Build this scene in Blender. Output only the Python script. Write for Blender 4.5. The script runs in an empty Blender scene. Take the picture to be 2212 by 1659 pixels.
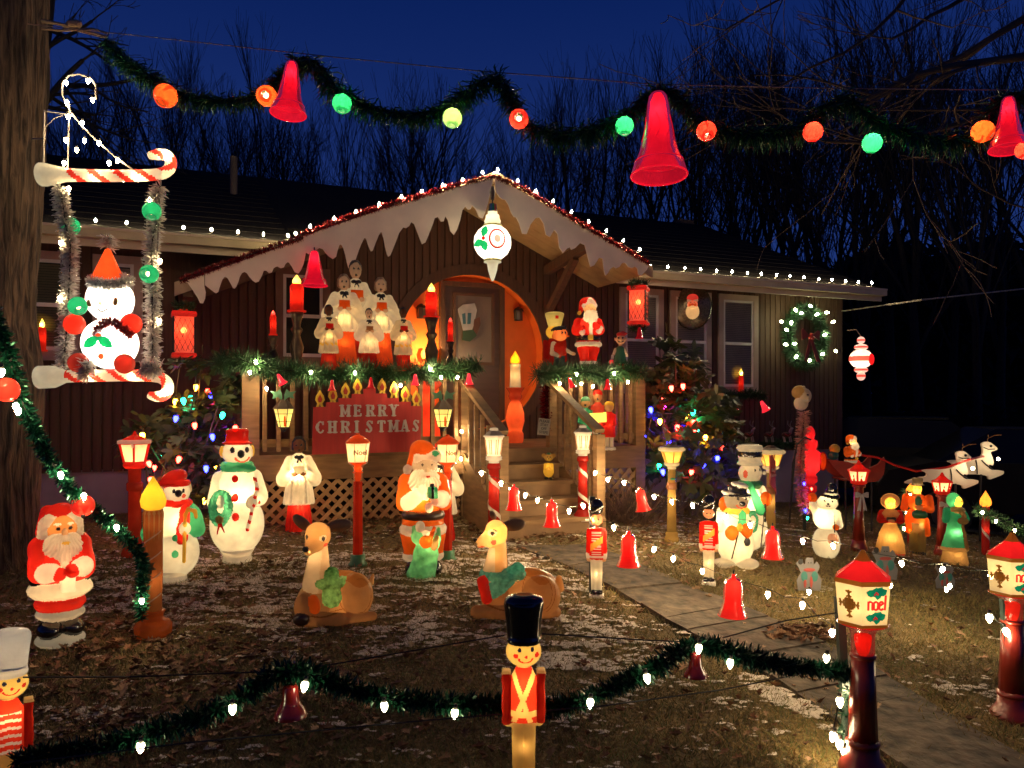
import bpy, math, random
import numpy as np
from mathutils import Vector, Matrix, noise
random.seed(7); rng = np.random.default_rng(7)
sc = bpy.context.scene
COL = sc.collection
# ---------------------------------------------------------------- camera
F = 1663.0; UC = 1106.0; VH = 869.0; EYE = 1.6     # focal length, principal column, horizon row, eye height
cam = bpy.data.cameras.new('camera'); cam.sensor_width = 36; cam.lens = 36*F/2212
cam.shift_y = (VH-829.5)/2212; cam.clip_start = .05; cam.clip_end = 400
camo = bpy.data.objects.new('camera', cam); camo.location = (0, 0, EYE); camo.rotation_euler = (math.radians(90), 0, 0)
COL.objects.link(camo); sc.camera = camo
# ---------------------------------------------------------------- world, view
w = bpy.data.worlds.new('World'); sc.world = w; w.use_nodes = True
nt = w.node_tree; bg = nt.nodes['Background']
tc = nt.nodes.new('ShaderNodeTexCoord'); sp = nt.nodes.new('ShaderNodeSeparateXYZ'); rp = nt.nodes.new('ShaderNodeValToRGB')
nt.links.new(tc.outputs['Generated'], sp.inputs[0]); nt.links.new(sp.outputs[2], rp.inputs[0]); nt.links.new(rp.outputs[0], bg.inputs[0]); bg.inputs[1].default_value = .80
for i, (p_, c_) in enumerate(((.0, (.010, .026, .120)), (.25, (.007, .019, .100)), (.50, (.0012, .0078, .060)), (1., (.0004, .002, .016)))):   # dusk: afterglow low, deep blue above
    e_ = rp.color_ramp.elements[i] if i < 2 else rp.color_ramp.elements.new(p_)
    e_.position = p_; e_.color = c_+(1,)
sc.view_settings.view_transform = 'Standard'; sc.view_settings.look = 'None'; sc.view_settings.exposure = .95; sc.view_settings.gamma = 1
sc.render.engine = 'CYCLES'
cy = sc.cycles; cy.use_denoising = True; cy.max_bounces = 8; cy.transparent_max_bounces = 24
cy.diffuse_bounces = 3; cy.glossy_bounces = 2; cy.transmission_bounces = 5; cy.sample_clamp_indirect = 3; cy.caustics_reflective = False; cy.caustics_refractive = False
cy.use_light_tree = True
# ---------------------------------------------------------------- geometry of the place
def ground(x, y):
    x = np.asarray(x, float); y = np.asarray(y, float)
    a = .41*(1-np.exp(-(np.clip(y, 0, 60)/7.0)**1.35*1.15)) + .0*y
    a = np.where(y < 7, .058*y, .406+.02*(1-np.exp(-(y-7)/.35*.058)))
    a = a + .12*np.exp(-((y-(7.6+.42*(x+1.8)))/.55)**2)*(x < 1.6)*(x > -4)*.8
    l = .7*np.log1p(np.exp(np.clip((x-1)/.7, -30, 30)))
    l = np.minimum(l, 7+.0*l)
    return a-.11*l
def P(u, v, Y): return Vector(((u-UC)/F*Y, Y, EYE+(VH-v)/F*Y))
def G(u, v):
    lo, hi = .8, 60.
    for _ in range(50):
        m = (lo+hi)/2; p = P(u, v, m)
        if p.z > float(ground(p.x, p.y)): lo = m
        else: hi = m
    p = P(u, v, lo); return p
W0 = np.array([-4.66, 8.1]); EE = np.array([.9205, .3907]); NN = np.array([.3907, -.9205])
def H(s, d, z):
    p = W0+s*EE+d*NN; return Vector((p[0], p[1], z))
def HS(u, d):
    r = (u-UC)/F; o = W0+d*NN
    return (r*o[1]-o[0])/(EE[0]-r*EE[1])
def HZ(u, v, d):
    p = H(HS(u, d), d, 0); return EYE+(VH-v)/F*p.y
def HP(u, v, d):
    p = H(HS(u, d), d, 0); return P(u, v, p.y)
YAW = math.atan2(EE[1], EE[0])
# ---------------------------------------------------------------- materials
MATS = {}
def newmat(name):
    m = bpy.data.materials.new(name); m.use_nodes = True
    for n in list(m.node_tree.nodes): m.node_tree.nodes.remove(n)
    o = m.node_tree.nodes.new('ShaderNodeOutputMaterial')
    return m, m.node_tree, o
def noisecol(t, col, amt=.2, scale=6., detail=4., stretch=None):
    tc = t.nodes.new('ShaderNodeTexCoord'); mp = t.nodes.new('ShaderNodeMapping')
    if stretch: mp.inputs['Scale'].default_value = stretch
    nz = t.nodes.new('ShaderNodeTexNoise'); nz.inputs['Scale'].default_value = scale; nz.inputs['Detail'].default_value = detail
    cr = t.nodes.new('ShaderNodeValToRGB')
    a = tuple(max(0, c*(1-amt)) for c in col[:3])+(1,); b = tuple(min(1, c*(1+amt)) for c in col[:3])+(1,)
    cr.color_ramp.elements[0].position = .3; cr.color_ramp.elements[1].position = .7
    cr.color_ramp.elements[0].color = a; cr.color_ramp.elements[1].color = b
    t.links.new(tc.outputs['Object'], mp.inputs[0]); t.links.new(mp.outputs[0], nz.inputs[0]); t.links.new(nz.outputs[0], cr.inputs[0])
    return cr.outputs[0], nz.outputs[0]
def mat(col, rough=.6, metal=0., amt=.2, scale=6., bump=0., stretch=None, spec=.5, name=None):
    k = ('m', tuple(col), rough, metal, amt, scale, bump, stretch, spec)
    if k in MATS: return MATS[k]
    m, t, o = newmat(name or 'paint'); b = t.nodes.new('ShaderNodeBsdfPrincipled')
    c, f = noisecol(t, col, amt, scale, 5, stretch)
    t.links.new(c, b.inputs['Base Color']); b.inputs['Roughness'].default_value = rough; b.inputs['Metallic'].default_value = metal
    b.inputs['Specular IOR Level'].default_value = spec
    if bump:
        bp = t.nodes.new('ShaderNodeBump'); bp.inputs['Strength'].default_value = bump; bp.inputs['Distance'].default_value = .02
        t.links.new(f, bp.inputs['Height']); t.links.new(bp.outputs[0], b.inputs['Normal'])
    t.links.new(b.outputs[0], o.inputs[0]); MATS[k] = m; return m
def lit(col, em=.06, clear=.26, dif=.35, amt=.22, scale=7.):
    """thin translucent plastic shell of a lamp: the bulb inside lights it through, and an even glow is added"""
    k = ('l', tuple(col), em, clear, dif, amt, scale)
    if k in MATS: return MATS[k]
    m, t, o = newmat('translucent_plastic'); N = t.nodes.new; L = t.links.new
    c, f = noisecol(t, col, amt, scale, 3)
    d = N('ShaderNodeBsdfDiffuse'); tr = N('ShaderNodeBsdfTranslucent'); L(c, d.inputs[0]); L(c, tr.inputs[0])
    m1 = N('ShaderNodeMixShader'); m1.inputs[0].default_value = 1-dif; L(d.outputs[0], m1.inputs[1]); L(tr.outputs[0], m1.inputs[2])
    tp = N('ShaderNodeBsdfTransparent'); tp.inputs[0].default_value = tuple(min(1, x*1.1) for x in col)+(1,)
    m2 = N('ShaderNodeMixShader'); m2.inputs[0].default_value = clear; L(m1.outputs[0], m2.inputs[1]); L(tp.outputs[0], m2.inputs[2])
    gl = N('ShaderNodeBsdfGlossy'); gl.inputs['Roughness'].default_value = .22
    lw = N('ShaderNodeLayerWeight'); lw.inputs[0].default_value = .18
    n2 = N('ShaderNodeTexNoise'); n2.inputs['Scale'].default_value = 26; n2.inputs['Detail'].default_value = 4; tc = N('ShaderNodeTexCoord'); L(tc.outputs['Object'], n2.inputs[0])
    bp = N('ShaderNodeBump'); bp.inputs['Strength'].default_value = .45; bp.inputs['Distance'].default_value = .012; L(n2.outputs[0], bp.inputs['Height'])
    for q in (d, tr, gl): L(bp.outputs[0], q.inputs['Normal'])
    m3 = N('ShaderNodeMixShader'); L(lw.outputs['Fresnel'], m3.inputs[0]); L(m2.outputs[0], m3.inputs[1]); L(gl.outputs[0], m3.inputs[2])
    e = N('ShaderNodeEmission'); L(c, e.inputs[0]); e.inputs[1].default_value = em*.8  # added even glow, standing in for bulb light on parts it barely reaches
    ad = N('ShaderNodeAddShader'); L(m3.outputs[0], ad.inputs[0]); L(e.outputs[0], ad.inputs[1]); L(ad.outputs[0], o.inputs[0])
    m.cycles.emission_sampling = 'NONE' if em < .3 else 'AUTO'
    MATS[k] = m; return m
def glow(col, s):
    k = ('g', tuple(col), s)
    if k in MATS: return MATS[k]
    m, t, o = newmat('lamp_glow'); e = t.nodes.new('ShaderNodeEmission'); e.inputs[0].default_value = tuple(col)+(1,); e.inputs[1].default_value = s
    t.links.new(e.outputs[0], o.inputs[0]); MATS[k] = m; return m
def tinsel(col, rough=.25, metal=.7, em=0):
    k = ('t', tuple(col), rough, metal, em)
    if k in MATS: return MATS[k]
    m, t, o = newmat('tinsel'); b = t.nodes.new('ShaderNodeBsdfPrincipled'); b.inputs['Base Color'].default_value = tuple(col)+(1,)
    b.inputs['Roughness'].default_value = rough; b.inputs['Metallic'].default_value = metal
    t.links.new(b.outputs[0], o.inputs[0]); MATS[k] = m; return m
# ---------------------------------------------------------------- mesh building
class MB:
    def __init__(s): s.v = []; s.f = []; s.n = 0
    def add(s, v, f):
        v = np.asarray(v, float).reshape(-1, 3); n = s.n
        s.v.append(v); s.n += len(v); s.f += [tuple(i+n for i in q) for q in f]; return s
    def box(s, c, h, rz=0, R=None, bev=0):
        x, y, z = h
        v = np.array([(a*x, b*y, e*z) for e in (-1, 1) for a, b in ((-1, -1), (1, -1), (1, 1), (-1, 1))], float)
        if R is not None: v = v@np.array(R).T
        elif rz:
            cs, sn = math.cos(rz), math.sin(rz); v = np.stack([v[:, 0]*cs-v[:, 1]*sn, v[:, 0]*sn+v[:, 1]*cs, v[:, 2]], 1)
        return s.add(v+np.array(c), [(3, 2, 1, 0), (4, 5, 6, 7), (0, 1, 5, 4), (1, 2, 6, 5), (2, 3, 7, 6), (3, 0, 4, 7)])
    def beam(s, a, b, w, h, up=(0, 0, 1)):
        a = Vector(a); b = Vector(b); d = (b-a); L = d.length; d.normalize(); x = d.cross(Vector(up)).normalized(); z = x.cross(d)
        R = np.array([[x[i], d[i], z[i]] for i in range(3)])
        return s.box(tuple((a+b)/2), (w/2, L/2, h/2), R=R)
    def lathe(s, prof, n=24, c=(0, 0, 0), sy=1., rot=0., R=None, caps=True, flute=0, sx=1.):
        vs = []
        for r, z in prof:
            for i in range(n):
                a = 2*math.pi*i/n+rot; rr = r*(1-(flute if i % 2 else 0))
                vs.append((rr*math.cos(a)*sx, rr*math.sin(a)*sy, z))
        vs = np.array(vs)
        if R is not None: vs = vs@np.array(R).T
        f = []
        for k in range(len(prof)-1):
            for i in range(n):
                j = (i+1) % n; f.append((k*n+i, k*n+j, (k+1)*n+j, (k+1)*n+i))
        if caps:
            if prof[0][0] > 1e-4: f.append(tuple(range(n))[::-1])
            if prof[-1][0] > 1e-4: f.append(tuple((len(prof)-1)*n+i for i in range(n)))
        return s.add(vs+np.array(c), f)
    def ball(s, c, r, n=16, m=10, R=None):
        if np.isscalar(r): r = (r, r, r)
        prof = [(math.sin(math.pi*k/m), -math.cos(math.pi*k/m)) for k in range(m+1)]
        vs = []
        for q, z in prof:
            for i in range(n):
                a = 2*math.pi*i/n; vs.append((q*math.cos(a)*r[0], q*math.sin(a)*r[1], z*r[2]))
        vs = np.array(vs)
        if R is not None: vs = vs@np.array(R).T
        f = [(k*n+i, k*n+(i+1) % n, (k+1)*n+(i+1) % n, (k+1)*n+i) for k in range(m) for i in range(n)]
        return s.add(vs+np.array(c), f)
    def tube(s, pts, r, n=6, caps=True):
        pts = [np.array(tuple(p), float) for p in pts]; m = len(pts)
        rs = [r]*m if np.isscalar(r) else list(r); vs = []; up = np.array([0, 0, 1.]); last = None
        for i, p in enumerate(pts):
            t = pts[min(i+1, m-1)]-pts[max(i-1, 0)]; t = t/(np.linalg.norm(t)+1e-9)
            if last is None:
                a = np.cross(t, up)
                if np.linalg.norm(a) < .1: a = np.cross(t, np.array([1., 0, 0]))
            else: a = last-t*np.dot(last, t)
            a = a/(np.linalg.norm(a)+1e-9); last = a; b = np.cross(t, a)
            for k in range(n):
                q = 2*math.pi*k/n; vs.append(p+rs[i]*(math.cos(q)*a+math.sin(q)*b))
        f = [(i*n+k, i*n+(k+1) % n, (i+1)*n+(k+1) % n, (i+1)*n+k) for i in range(m-1) for k in range(n)]
        if caps: f += [tuple(range(n))[::-1], tuple((m-1)*n+k for k in range(n))]
        return s.add(vs, f)
    def prism(s, poly, y0, y1, M=None, c=None):
        """polygon in x,z extruded along y"""
        n = len(poly); v = [(x, y0, z) for x, z in poly]+[(x, y1, z) for x, z in poly]
        v = np.array(v, float)
        if M is not None: v = v@np.array(M).T
        if c is not None: v = v+np.array(c)
        return s.add(v, [tuple(range(n)), tuple(range(2*n-1, n-1, -1))]+[(i, i+n, (i+1) % n+n, (i+1) % n) for i in range(n)])
    def mesh(s, name='mesh', smooth=False):
        me = bpy.data.meshes.new(name)
        V = np.concatenate(s.v) if s.v else np.zeros((0, 3))
        me.from_pydata(V.tolist(), [], s.f)
        if smooth: me.polygons.foreach_set('use_smooth', np.ones(len(me.polygons), bool))
        me.update(); return me
    def build(s, name, m, parent=None, smooth=False, kind=None, label=None, loc=None, rz=0):
        return obj(name, s.mesh(name, smooth), m, parent, kind, label, loc, rz)
def obj(name, me, m=None, parent=None, kind=None, label=None, loc=None, rz=0):
    o = bpy.data.objects.new(name, me); COL.objects.link(o)
    if m is not None and not me.materials: me.materials.append(m)
    if parent is not None: o.parent = parent
    if kind: o['kind'] = kind
    if label: o['label'] = label
    if loc is not None: o.location = loc
    if rz: o.rotation_euler = (0, 0, rz)
    return o
def thing(name, label, cat, loc=(0, 0, 0), rz=0, group=None, scale=1.):
    o = bpy.data.objects.new(name, None); COL.objects.link(o); o.empty_display_size = .1
    o.location = loc; o.rotation_euler = (0, 0, rz); o.scale = (scale,)*3
    o['label'] = label; o['category'] = cat
    if group: o['group'] = group
    return o
def tag(o, label, cat, group=None):
    o['label'] = label; o['category'] = cat
    if group: o['group'] = group
    return o
def lamp(parent, loc, power, col=(1, .74, .42), r=0., name='bulb_light'):
    l = bpy.data.lights.new(name, 'POINT'); l.energy = power; l.color = col; l.shadow_soft_size = r
    o = bpy.data.objects.new(name, l); COL.objects.link(o); o.location = loc
    if parent is not None: o.parent = parent
    return o
def copytree(o, parent=None):
    c = o.copy(); COL.objects.link(c)
    if parent is not None: c.parent = parent
    for ch in o.children: copytree(ch, c)
    return c
def fastmesh(name, V, FI, m, kind=None, parent=None, smooth=False):
    """V (n,3) array, FI (k,3 or 4) array of equal polygons"""
    me = bpy.data.meshes.new(name); k = FI.shape[1]
    me.vertices.add(len(V)); me.vertices.foreach_set('co', V.astype(np.float32).ravel())
    me.loops.add(FI.size); me.loops.foreach_set('vertex_index', FI.astype(np.int32).ravel())
    me.polygons.add(len(FI)); me.polygons.foreach_set('loop_start', np.arange(0, FI.size, k, dtype=np.int32))
    me.polygons.foreach_set('loop_total', np.full(len(FI), k, np.int32))
    if smooth: me.polygons.foreach_set('use_smooth', np.ones(len(FI), bool))
    me.update(calc_edges=True); me.validate(); 
    return obj(name, me, m, parent, kind)
# ---------------------------------------------------------------- moulded shells: smooth union of solids, one closed skin, split by colour
def E(l, x, y, z, rx, ry, rz, t=0.): return ('e', l, x, y, z, rx, ry, rz, t)
def C(l, p, q, r, r2=None, s=1.): return ('c', l, p, q, r, r if r2 is None else r2, s)
def Bx(l, x, y, z, hx, hy, hz, r=.01, t=0.): return ('b', l, x, y, z, hx, hy, hz, r, t)
def T(l, x, y, z, R, r, sx=1., sy=1., axis='z'): return ('t', l, x, y, z, R, r, sx, sy, axis)
def Lz(l, prof, x=0, y=0, sy=1.): return ('l', l, prof, x, y, sy)
def sd(p, X, Y, Z):
    k = p[0]
    if k == 'e':
        x, y, z, a, b, c, t = p[2:]; dx, dy, dz = X-x, Y-y, Z-z
        if t: cs, sn = math.cos(t), math.sin(t); dx, dz = dx*cs+dz*sn, -dx*sn+dz*cs
        k0 = np.sqrt((dx/a)**2+(dy/b)**2+(dz/c)**2); k1 = np.sqrt((dx/a**2)**2+(dy/b**2)**2+(dz/c**2)**2)+1e-6
        return k0*(k0-1)/k1
    if k == 'c':
        a, b, r1, r2, s = p[2:]; a = np.array(a, float); b = np.array(b, float); d = b-a; L = d@d+1e-9
        t = np.clip(((X-a[0])*d[0]+(Y-a[1])*d[1]+(Z-a[2])*d[2])/L, 0, 1)
        return np.sqrt((X-a[0]-t*d[0])**2+((Y-a[1]-t*d[1])/s)**2+(Z-a[2]-t*d[2])**2)-(r1+(r2-r1)*t)
    if k == 'b':
        x, y, z, a, b, c, r, t = p[2:]; dx, dy, dz = X-x, Y-y, Z-z
        if t: cs, sn = math.cos(t), math.sin(t); dx, dz = dx*cs+dz*sn, -dx*sn+dz*cs
        q = [np.abs(dx)-a+r, np.abs(dy)-b+r, np.abs(dz)-c+r]
        return np.sqrt(sum(np.maximum(i, 0)**2 for i in q))+np.minimum(np.maximum(np.maximum(q[0], q[1]), q[2]), 0)-r
    if k == 't':
        x, y, z, R, r, sx, sy, ax = p[2:]; dx, dy, dz = X-x, Y-y, Z-z
        if ax == 'y': dy, dz = dz, dy
        q = np.sqrt((dx/sx)**2+(dy/sy)**2)-R
        return np.sqrt(q*q+dz*dz)-r
    if k == 'l':
        prof, x, y, sy = p[2:]; z = np.array([a for a, _ in prof]); r = np.array([b for _, b in prof])
        q = np.sqrt((X-x)**2+((Y-y)/sy)**2); rr = np.interp(Z, z, r)
        return np.maximum((q-rr)*.75, np.maximum(z[0]-Z, Z-z[-1]))
EDG = []
for a in range(8):
    for b in (1, 2, 4):
        if not a & b: EDG.append((a, a | b))
COR = np.array([((c >> 0) & 1, (c >> 1) & 1, (c >> 2) & 1) for c in range(8)])
def skin(prims, n, k=.012):
    lo = np.array([9., 9, 9]); hi = -lo
    for p in prims:
        if p[0] == 'e': c = np.array(p[2:5]); r = np.array([max(p[5], p[7])]*3 if p[8] else p[5:8]); r[1] = p[6]; a, b = c-r, c+r
        elif p[0] == 'c': q = np.array([p[2], p[3]], float); r = max(p[4], p[5])*max(1, p[6]); a, b = q.min(0)-r, q.max(0)+r
        elif p[0] == 'b': c = np.array(p[2:5]); r = np.array([math.hypot(p[5], p[7])]*3 if p[9] else p[5:8]); r[1] = p[6]; a, b = c-r, c+r
        elif p[0] == 't':
            c = np.array(p[2:5]); R = p[5]; r = p[6]; e = np.array([R*p[7]+r*1.6, R*p[8]+r*1.6, r*1.3])
            if p[9] == 'y': e = e[[0, 2, 1]]
            a, b = c-e, c+e
        else: rm = max(q for _, q in p[2]); a = np.array([p[3]-rm, p[4]-rm*p[5], p[2][0][0]]); b = np.array([p[3]+rm, p[4]+rm*p[5], p[2][-1][0]])
        lo = np.minimum(lo, a); hi = np.maximum(hi, b)
    h = 1./n; lo = lo-3*h; hi = hi+3*h
    N = np.ceil((hi-lo)/h).astype(int)+1
    ax = [lo[i]+h*np.arange(N[i]) for i in range(3)]
    X = ax[0][:, None, None]; Y = ax[1][None, :, None]; Z = ax[2][None, None, :]
    D = None
    for p in prims:
        d = sd(p, X, Y, Z).astype(np.float32)+np.zeros(N, np.float32)
        if D is None: D = d
        else: m = np.maximum(k-np.abs(D-d), 0)/k; D = np.minimum(D, d)-m*m*k*.25
    ins = D < 0
    cnt = sum(ins[c[0]:N[0]-1+c[0], c[1]:N[1]-1+c[1], c[2]:N[2]-1+c[2]].astype(np.int8) for c in COR)
    idx = np.argwhere((cnt > 0) & (cnt < 8)); acc = np.zeros((len(idx), 3)); w_ = np.zeros(len(idx))
    fc = [D[idx[:, 0]+c[0], idx[:, 1]+c[1], idx[:, 2]+c[2]] for c in COR]
    for a, b in EDG:
        cr = (fc[a] < 0) != (fc[b] < 0); t = np.where(cr, fc[a]/(fc[a]-fc[b]+1e-12), 0)
        acc += (COR[a]+(COR[b]-COR[a])*t[:, None])*cr[:, None]; w_ += cr
    V = lo+(idx+acc/w_[:, None])*h
    ids = -np.ones(N-1, int); ids[idx[:, 0], idx[:, 1], idx[:, 2]] = np.arange(len(idx))
    Q = []
    for A in range(3):
        B_, C_ = (A+1) % 3, (A+2) % 3
        s0 = [slice(1, -1)]*3; s0[A] = slice(0, N[A]-1); s1 = list(s0); s1[A] = slice(1, N[A])
        i0 = ins[tuple(s0)]; i1 = ins[tuple(s1)]; e = np.argwhere(i0 != i1)
        flip = i0[e[:, 0], e[:, 1], e[:, 2]]
        base = e+1; base[:, A] -= 1
        def cell(db, dc):
            q = base.copy(); q[:, B_] += db; q[:, C_] += dc; return ids[q[:, 0], q[:, 1], q[:, 2]]
        q = np.stack([cell(-1, -1), cell(0, -1), cell(0, 0), cell(-1, 0)], 1)
        q[~flip] = q[~flip][:, ::-1]; Q.append(q)
    Q = np.concatenate(Q); Q = Q[(Q >= 0).all(1)]
    return V, Q
RELIEF = dict(beard=('comb', 42, .006), moustache=('comb', 40, .003), skirt=('pleat', 22, .0045), surplice=('pleat', 18, .004), wreath=('leaf', 95, .007), saddle=('leaf', 80, .005), sack=('leaf', 30, .007), hair=('leaf', 90, .004), fur_collar=('leaf', 70, .006), coat_trim=('leaf', 60, .003), hat_trim=('leaf', 60, .003), trouser_cuff=('leaf', 60, .003), shawl=('leaf', 50, .004), tunic=('pleat', 20, .004), sleeve=('leaf', 26, .004), coat=('leaf', 22, .004), trousers=('leaf', 24, .003), scarf=('leaf', 50, .004))
def figure(name, label, cat, loc, height, prims, colors, px=120, rz=0., lights=(), paint=(), group=None, k=.012, mirror=False, bulb=(1, .71, .38), power=1., sx=1., fwd=.05, cap=150):
    """prims in units of the figure's height; colors: part name -> material; paint: (part, lo, hi) ellipsoids that only recolour"""
    root = thing(name, label, cat, loc, rz, group)
    n = int(min(cap, max(34, px)))
    if mirror:
        pass
    V, Q = skin(prims, n, k)
    cen = V[Q].mean(1); X, Y, Z = cen[:, 0], cen[:, 1], cen[:, 2]
    best = np.full(len(Q), 1e9); lab = np.zeros(len(Q), int)
    names = []
    for p in prims:
        if p[1] not in names: names.append(p[1])
    for p in prims:
        d = np.abs(sd(p, X, Y, Z)) if False else sd(p, X, Y, Z); i = names.index(p[1])
        b = d < best-1e-4; best[b] = d[b]; lab[b] = i
    for q in paint:
        if callable(q[1]): msk = q[1](X, Y, Z)
        else: msk = sd(q[1], X, Y, Z) < 0
        if len(q) > 2:
            okk = np.isin(lab, [names.index(a) for a in q[2] if a in names]); msk = msk & okk
        if q[0] not in names: names.append(q[0])
        lab[msk] = names.index(q[0])
    # moulded relief: beards combed, skirts pleated, wreaths leafy
    vn = np.zeros_like(V); fn = np.cross(V[Q[:, 2]]-V[Q[:, 0]], V[Q[:, 3]]-V[Q[:, 1]])
    for c_ in range(4): np.add.at(vn, Q[:, c_], fn)
    vn /= np.linalg.norm(vn, axis=1)[:, None]+1e-12; amp = np.zeros(len(V))
    for i, nm in enumerate(names):
        b_ = nm.split('#')[0]
        if b_ not in RELIEF: continue
        vi = np.unique(Q[lab == i]); x, y, z = V[vi].T; kd, fr, am = RELIEF[b_]
        if kd == 'comb': zt = z.max()+.06; xc = np.median(x); v_ = np.sin(np.arctan2(x-xc, zt-z)*fr+np.sin(z*60)*.8)
        elif kd == 'pleat': v_ = np.sin(np.arctan2(y, x)*fr+np.sin(z*9))
        else: v_ = np.sin(x*fr+np.sin(z*fr*.8)*2)*np.sin(z*fr*1.1+np.sin(y*fr)*2)
        amp[vi] = am*v_
    V = V+vn*amp[:, None]
    V = V*height*np.array([sx, (1+sx)/2, 1.])
    if mirror: V[:, 0] *= -1; Q = Q[:, ::-1]
    for i, nm in enumerate(names):
        q = Q[lab == i]
        if not len(q): continue
        u, inv = np.unique(q, return_inverse=True)
        base = nm.split('#')[0]
        fastmesh(base, V[u], inv.reshape(q.shape), colors.get(nm, colors.get(base)), parent=root, smooth=True)
    for l in lights:
        x = -l[0] if mirror else l[0]
        lamp(root, (x*height*sx, (l[1]-fwd)*height, l[2]*height), l[3]*.29*power*height**2, l[4] if len(l) > 4 else bulb)
    return root
def stand(u, v, vt):
    p = G(u, v); return p, (v-vt)*p.y/F, (v-vt)*.463
# ================================================================ THE SETTING
pathL = [(1110, 1182), (1225, 1225), (1331, 1277), (1430, 1339), (1530, 1390), (1659, 1462), (1780, 1542), (1946, 1654), (2130, 1790)]
pathR = [(1262, 1178), (1350, 1205), (1470, 1262), (1600, 1310), (1720, 1358), (1850, 1425), (1980, 1502), (2140, 1598), (2400, 1740)]
PL = [G(*q) for q in pathL]; PR = [G(*q) for q in pathR]
poly = np.array([(p.x, p.y) for p in PL]+[(p.x, p.y) for p in PR[::-1]])
def inpoly(x, y, poly=poly):
    c = np.zeros(x.shape, bool); n = len(poly)
    for i in range(n):
        x1, y1 = poly[i]; x2, y2 = poly[(i+1) % n]
        k = ((y1 > y) != (y2 > y)) & (x < (x2-x1)*(y-y1)/((y2-y1)+1e-12)+x1); c ^= k
    return c
def fbm(x, y, f, o=4, seed=0):
    """cheap value noise, vectorised"""
    r = np.random.default_rng(100+seed); tb = r.random((256, 256)); s = 0; a = 1; t = 0
    for i in range(o):
        X = x*f+17.3*i; Y = y*f+9.1*i; xi = np.floor(X).astype(int); yi = np.floor(Y).astype(int); fx = X-xi; fy = Y-yi
        fx = fx*fx*(3-2*fx); fy = fy*fy*(3-2*fy)
        g = lambda p, q: tb[(xi+p) % 256, (yi+q) % 256]
        s = s+a*((g(0, 0)*(1-fx)+g(1, 0)*fx)*(1-fy)+(g(0, 1)*(1-fx)+g(1, 1)*fx)*fy); t += a; a *= .55; f *= 2.1
    return s/t
def gz(x, y): return ground(x, y)+(fbm(x, y, 2.2, 3, 5)-.5)*.05
# ground sheet
xs = np.concatenate([np.linspace(-80, -9, 24), np.linspace(-8.8, 11, 230), np.linspace(11.5, 80, 24)])
ys = np.concatenate([np.linspace(-6, 1, 8), np.linspace(1.1, 12, 170), np.linspace(12.3, 22, 20), np.linspace(24, 120, 22)])
gx, gy = np.meshgrid(xs, ys, indexing='ij'); gzz = gz(gx, gy)
gzz = np.where(inpoly(gx, gy), gzz-.05, gzz)
V = np.stack([gx, gy, gzz], -1).reshape(-1, 3); nx, ny = gx.shape
ii, jj = np.meshgrid(np.arange(nx-1), np.arange(ny-1), indexing='ij'); a = (ii*ny+jj).ravel()
def soilmat():
    m, t, o = newmat('lawn_soil'); b = t.nodes.new('ShaderNodeBsdfPrincipled'); L = t.links.new
    tc = t.nodes.new('ShaderNodeTexCoord'); n1 = t.nodes.new('ShaderNodeTexNoise'); n1.inputs['Scale'].default_value = 1.6; n1.inputs['Detail'].default_value = 8
    n2 = t.nodes.new('ShaderNodeTexNoise'); n2.inputs['Scale'].default_value = 40; n2.inputs['Detail'].default_value = 6
    r1 = t.nodes.new('ShaderNodeValToRGB'); r1.color_ramp.elements[0].color = (.13, .085, .032, 1); r1.color_ramp.elements[1].color = (.24, .17, .065, 1)
    r1.color_ramp.elements[0].position = .35; r1.color_ramp.elements[1].position = .65
    mx = t.nodes.new('ShaderNodeMix'); mx.data_type = 'RGBA'; mx.blend_type = 'MULTIPLY'; mx.inputs[0].default_value = .8
    r2 = t.nodes.new('ShaderNodeValToRGB'); r2.color_ramp.elements[0].position = .35; r2.color_ramp.elements[1].position = .65; r2.color_ramp.elements[0].color = (.25, .25, .25, 1); r2.color_ramp.elements[1].color = (1.3, 1.3, 1.3, 1)
    L(tc.outputs['Object'], n1.inputs[0]); L(tc.outputs['Object'], n2.inputs[0]); L(n1.outputs[0], r1.inputs[0]); L(n2.outputs[0], r2.inputs[0])
    L(r1.outputs[0], mx.inputs[6]); L(r2.outputs[0], mx.inputs[7]); L(mx.outputs[2], b.inputs['Base Color']); b.inputs['Roughness'].default_value = .95
    bp = t.nodes.new('ShaderNodeBump'); bp.inputs['Strength'].default_value = .8; bp.inputs['Distance'].default_value = .03; L(n2.outputs[0], bp.inputs['Height']); L(bp.outputs[0], b.inputs['Normal'])
    L(b.outputs[0], o.inputs[0]); return m
fastmesh('ground', V, np.stack([a, a+ny, a+ny+1, a+1], 1), soilmat(), kind='structure', smooth=True)
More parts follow.
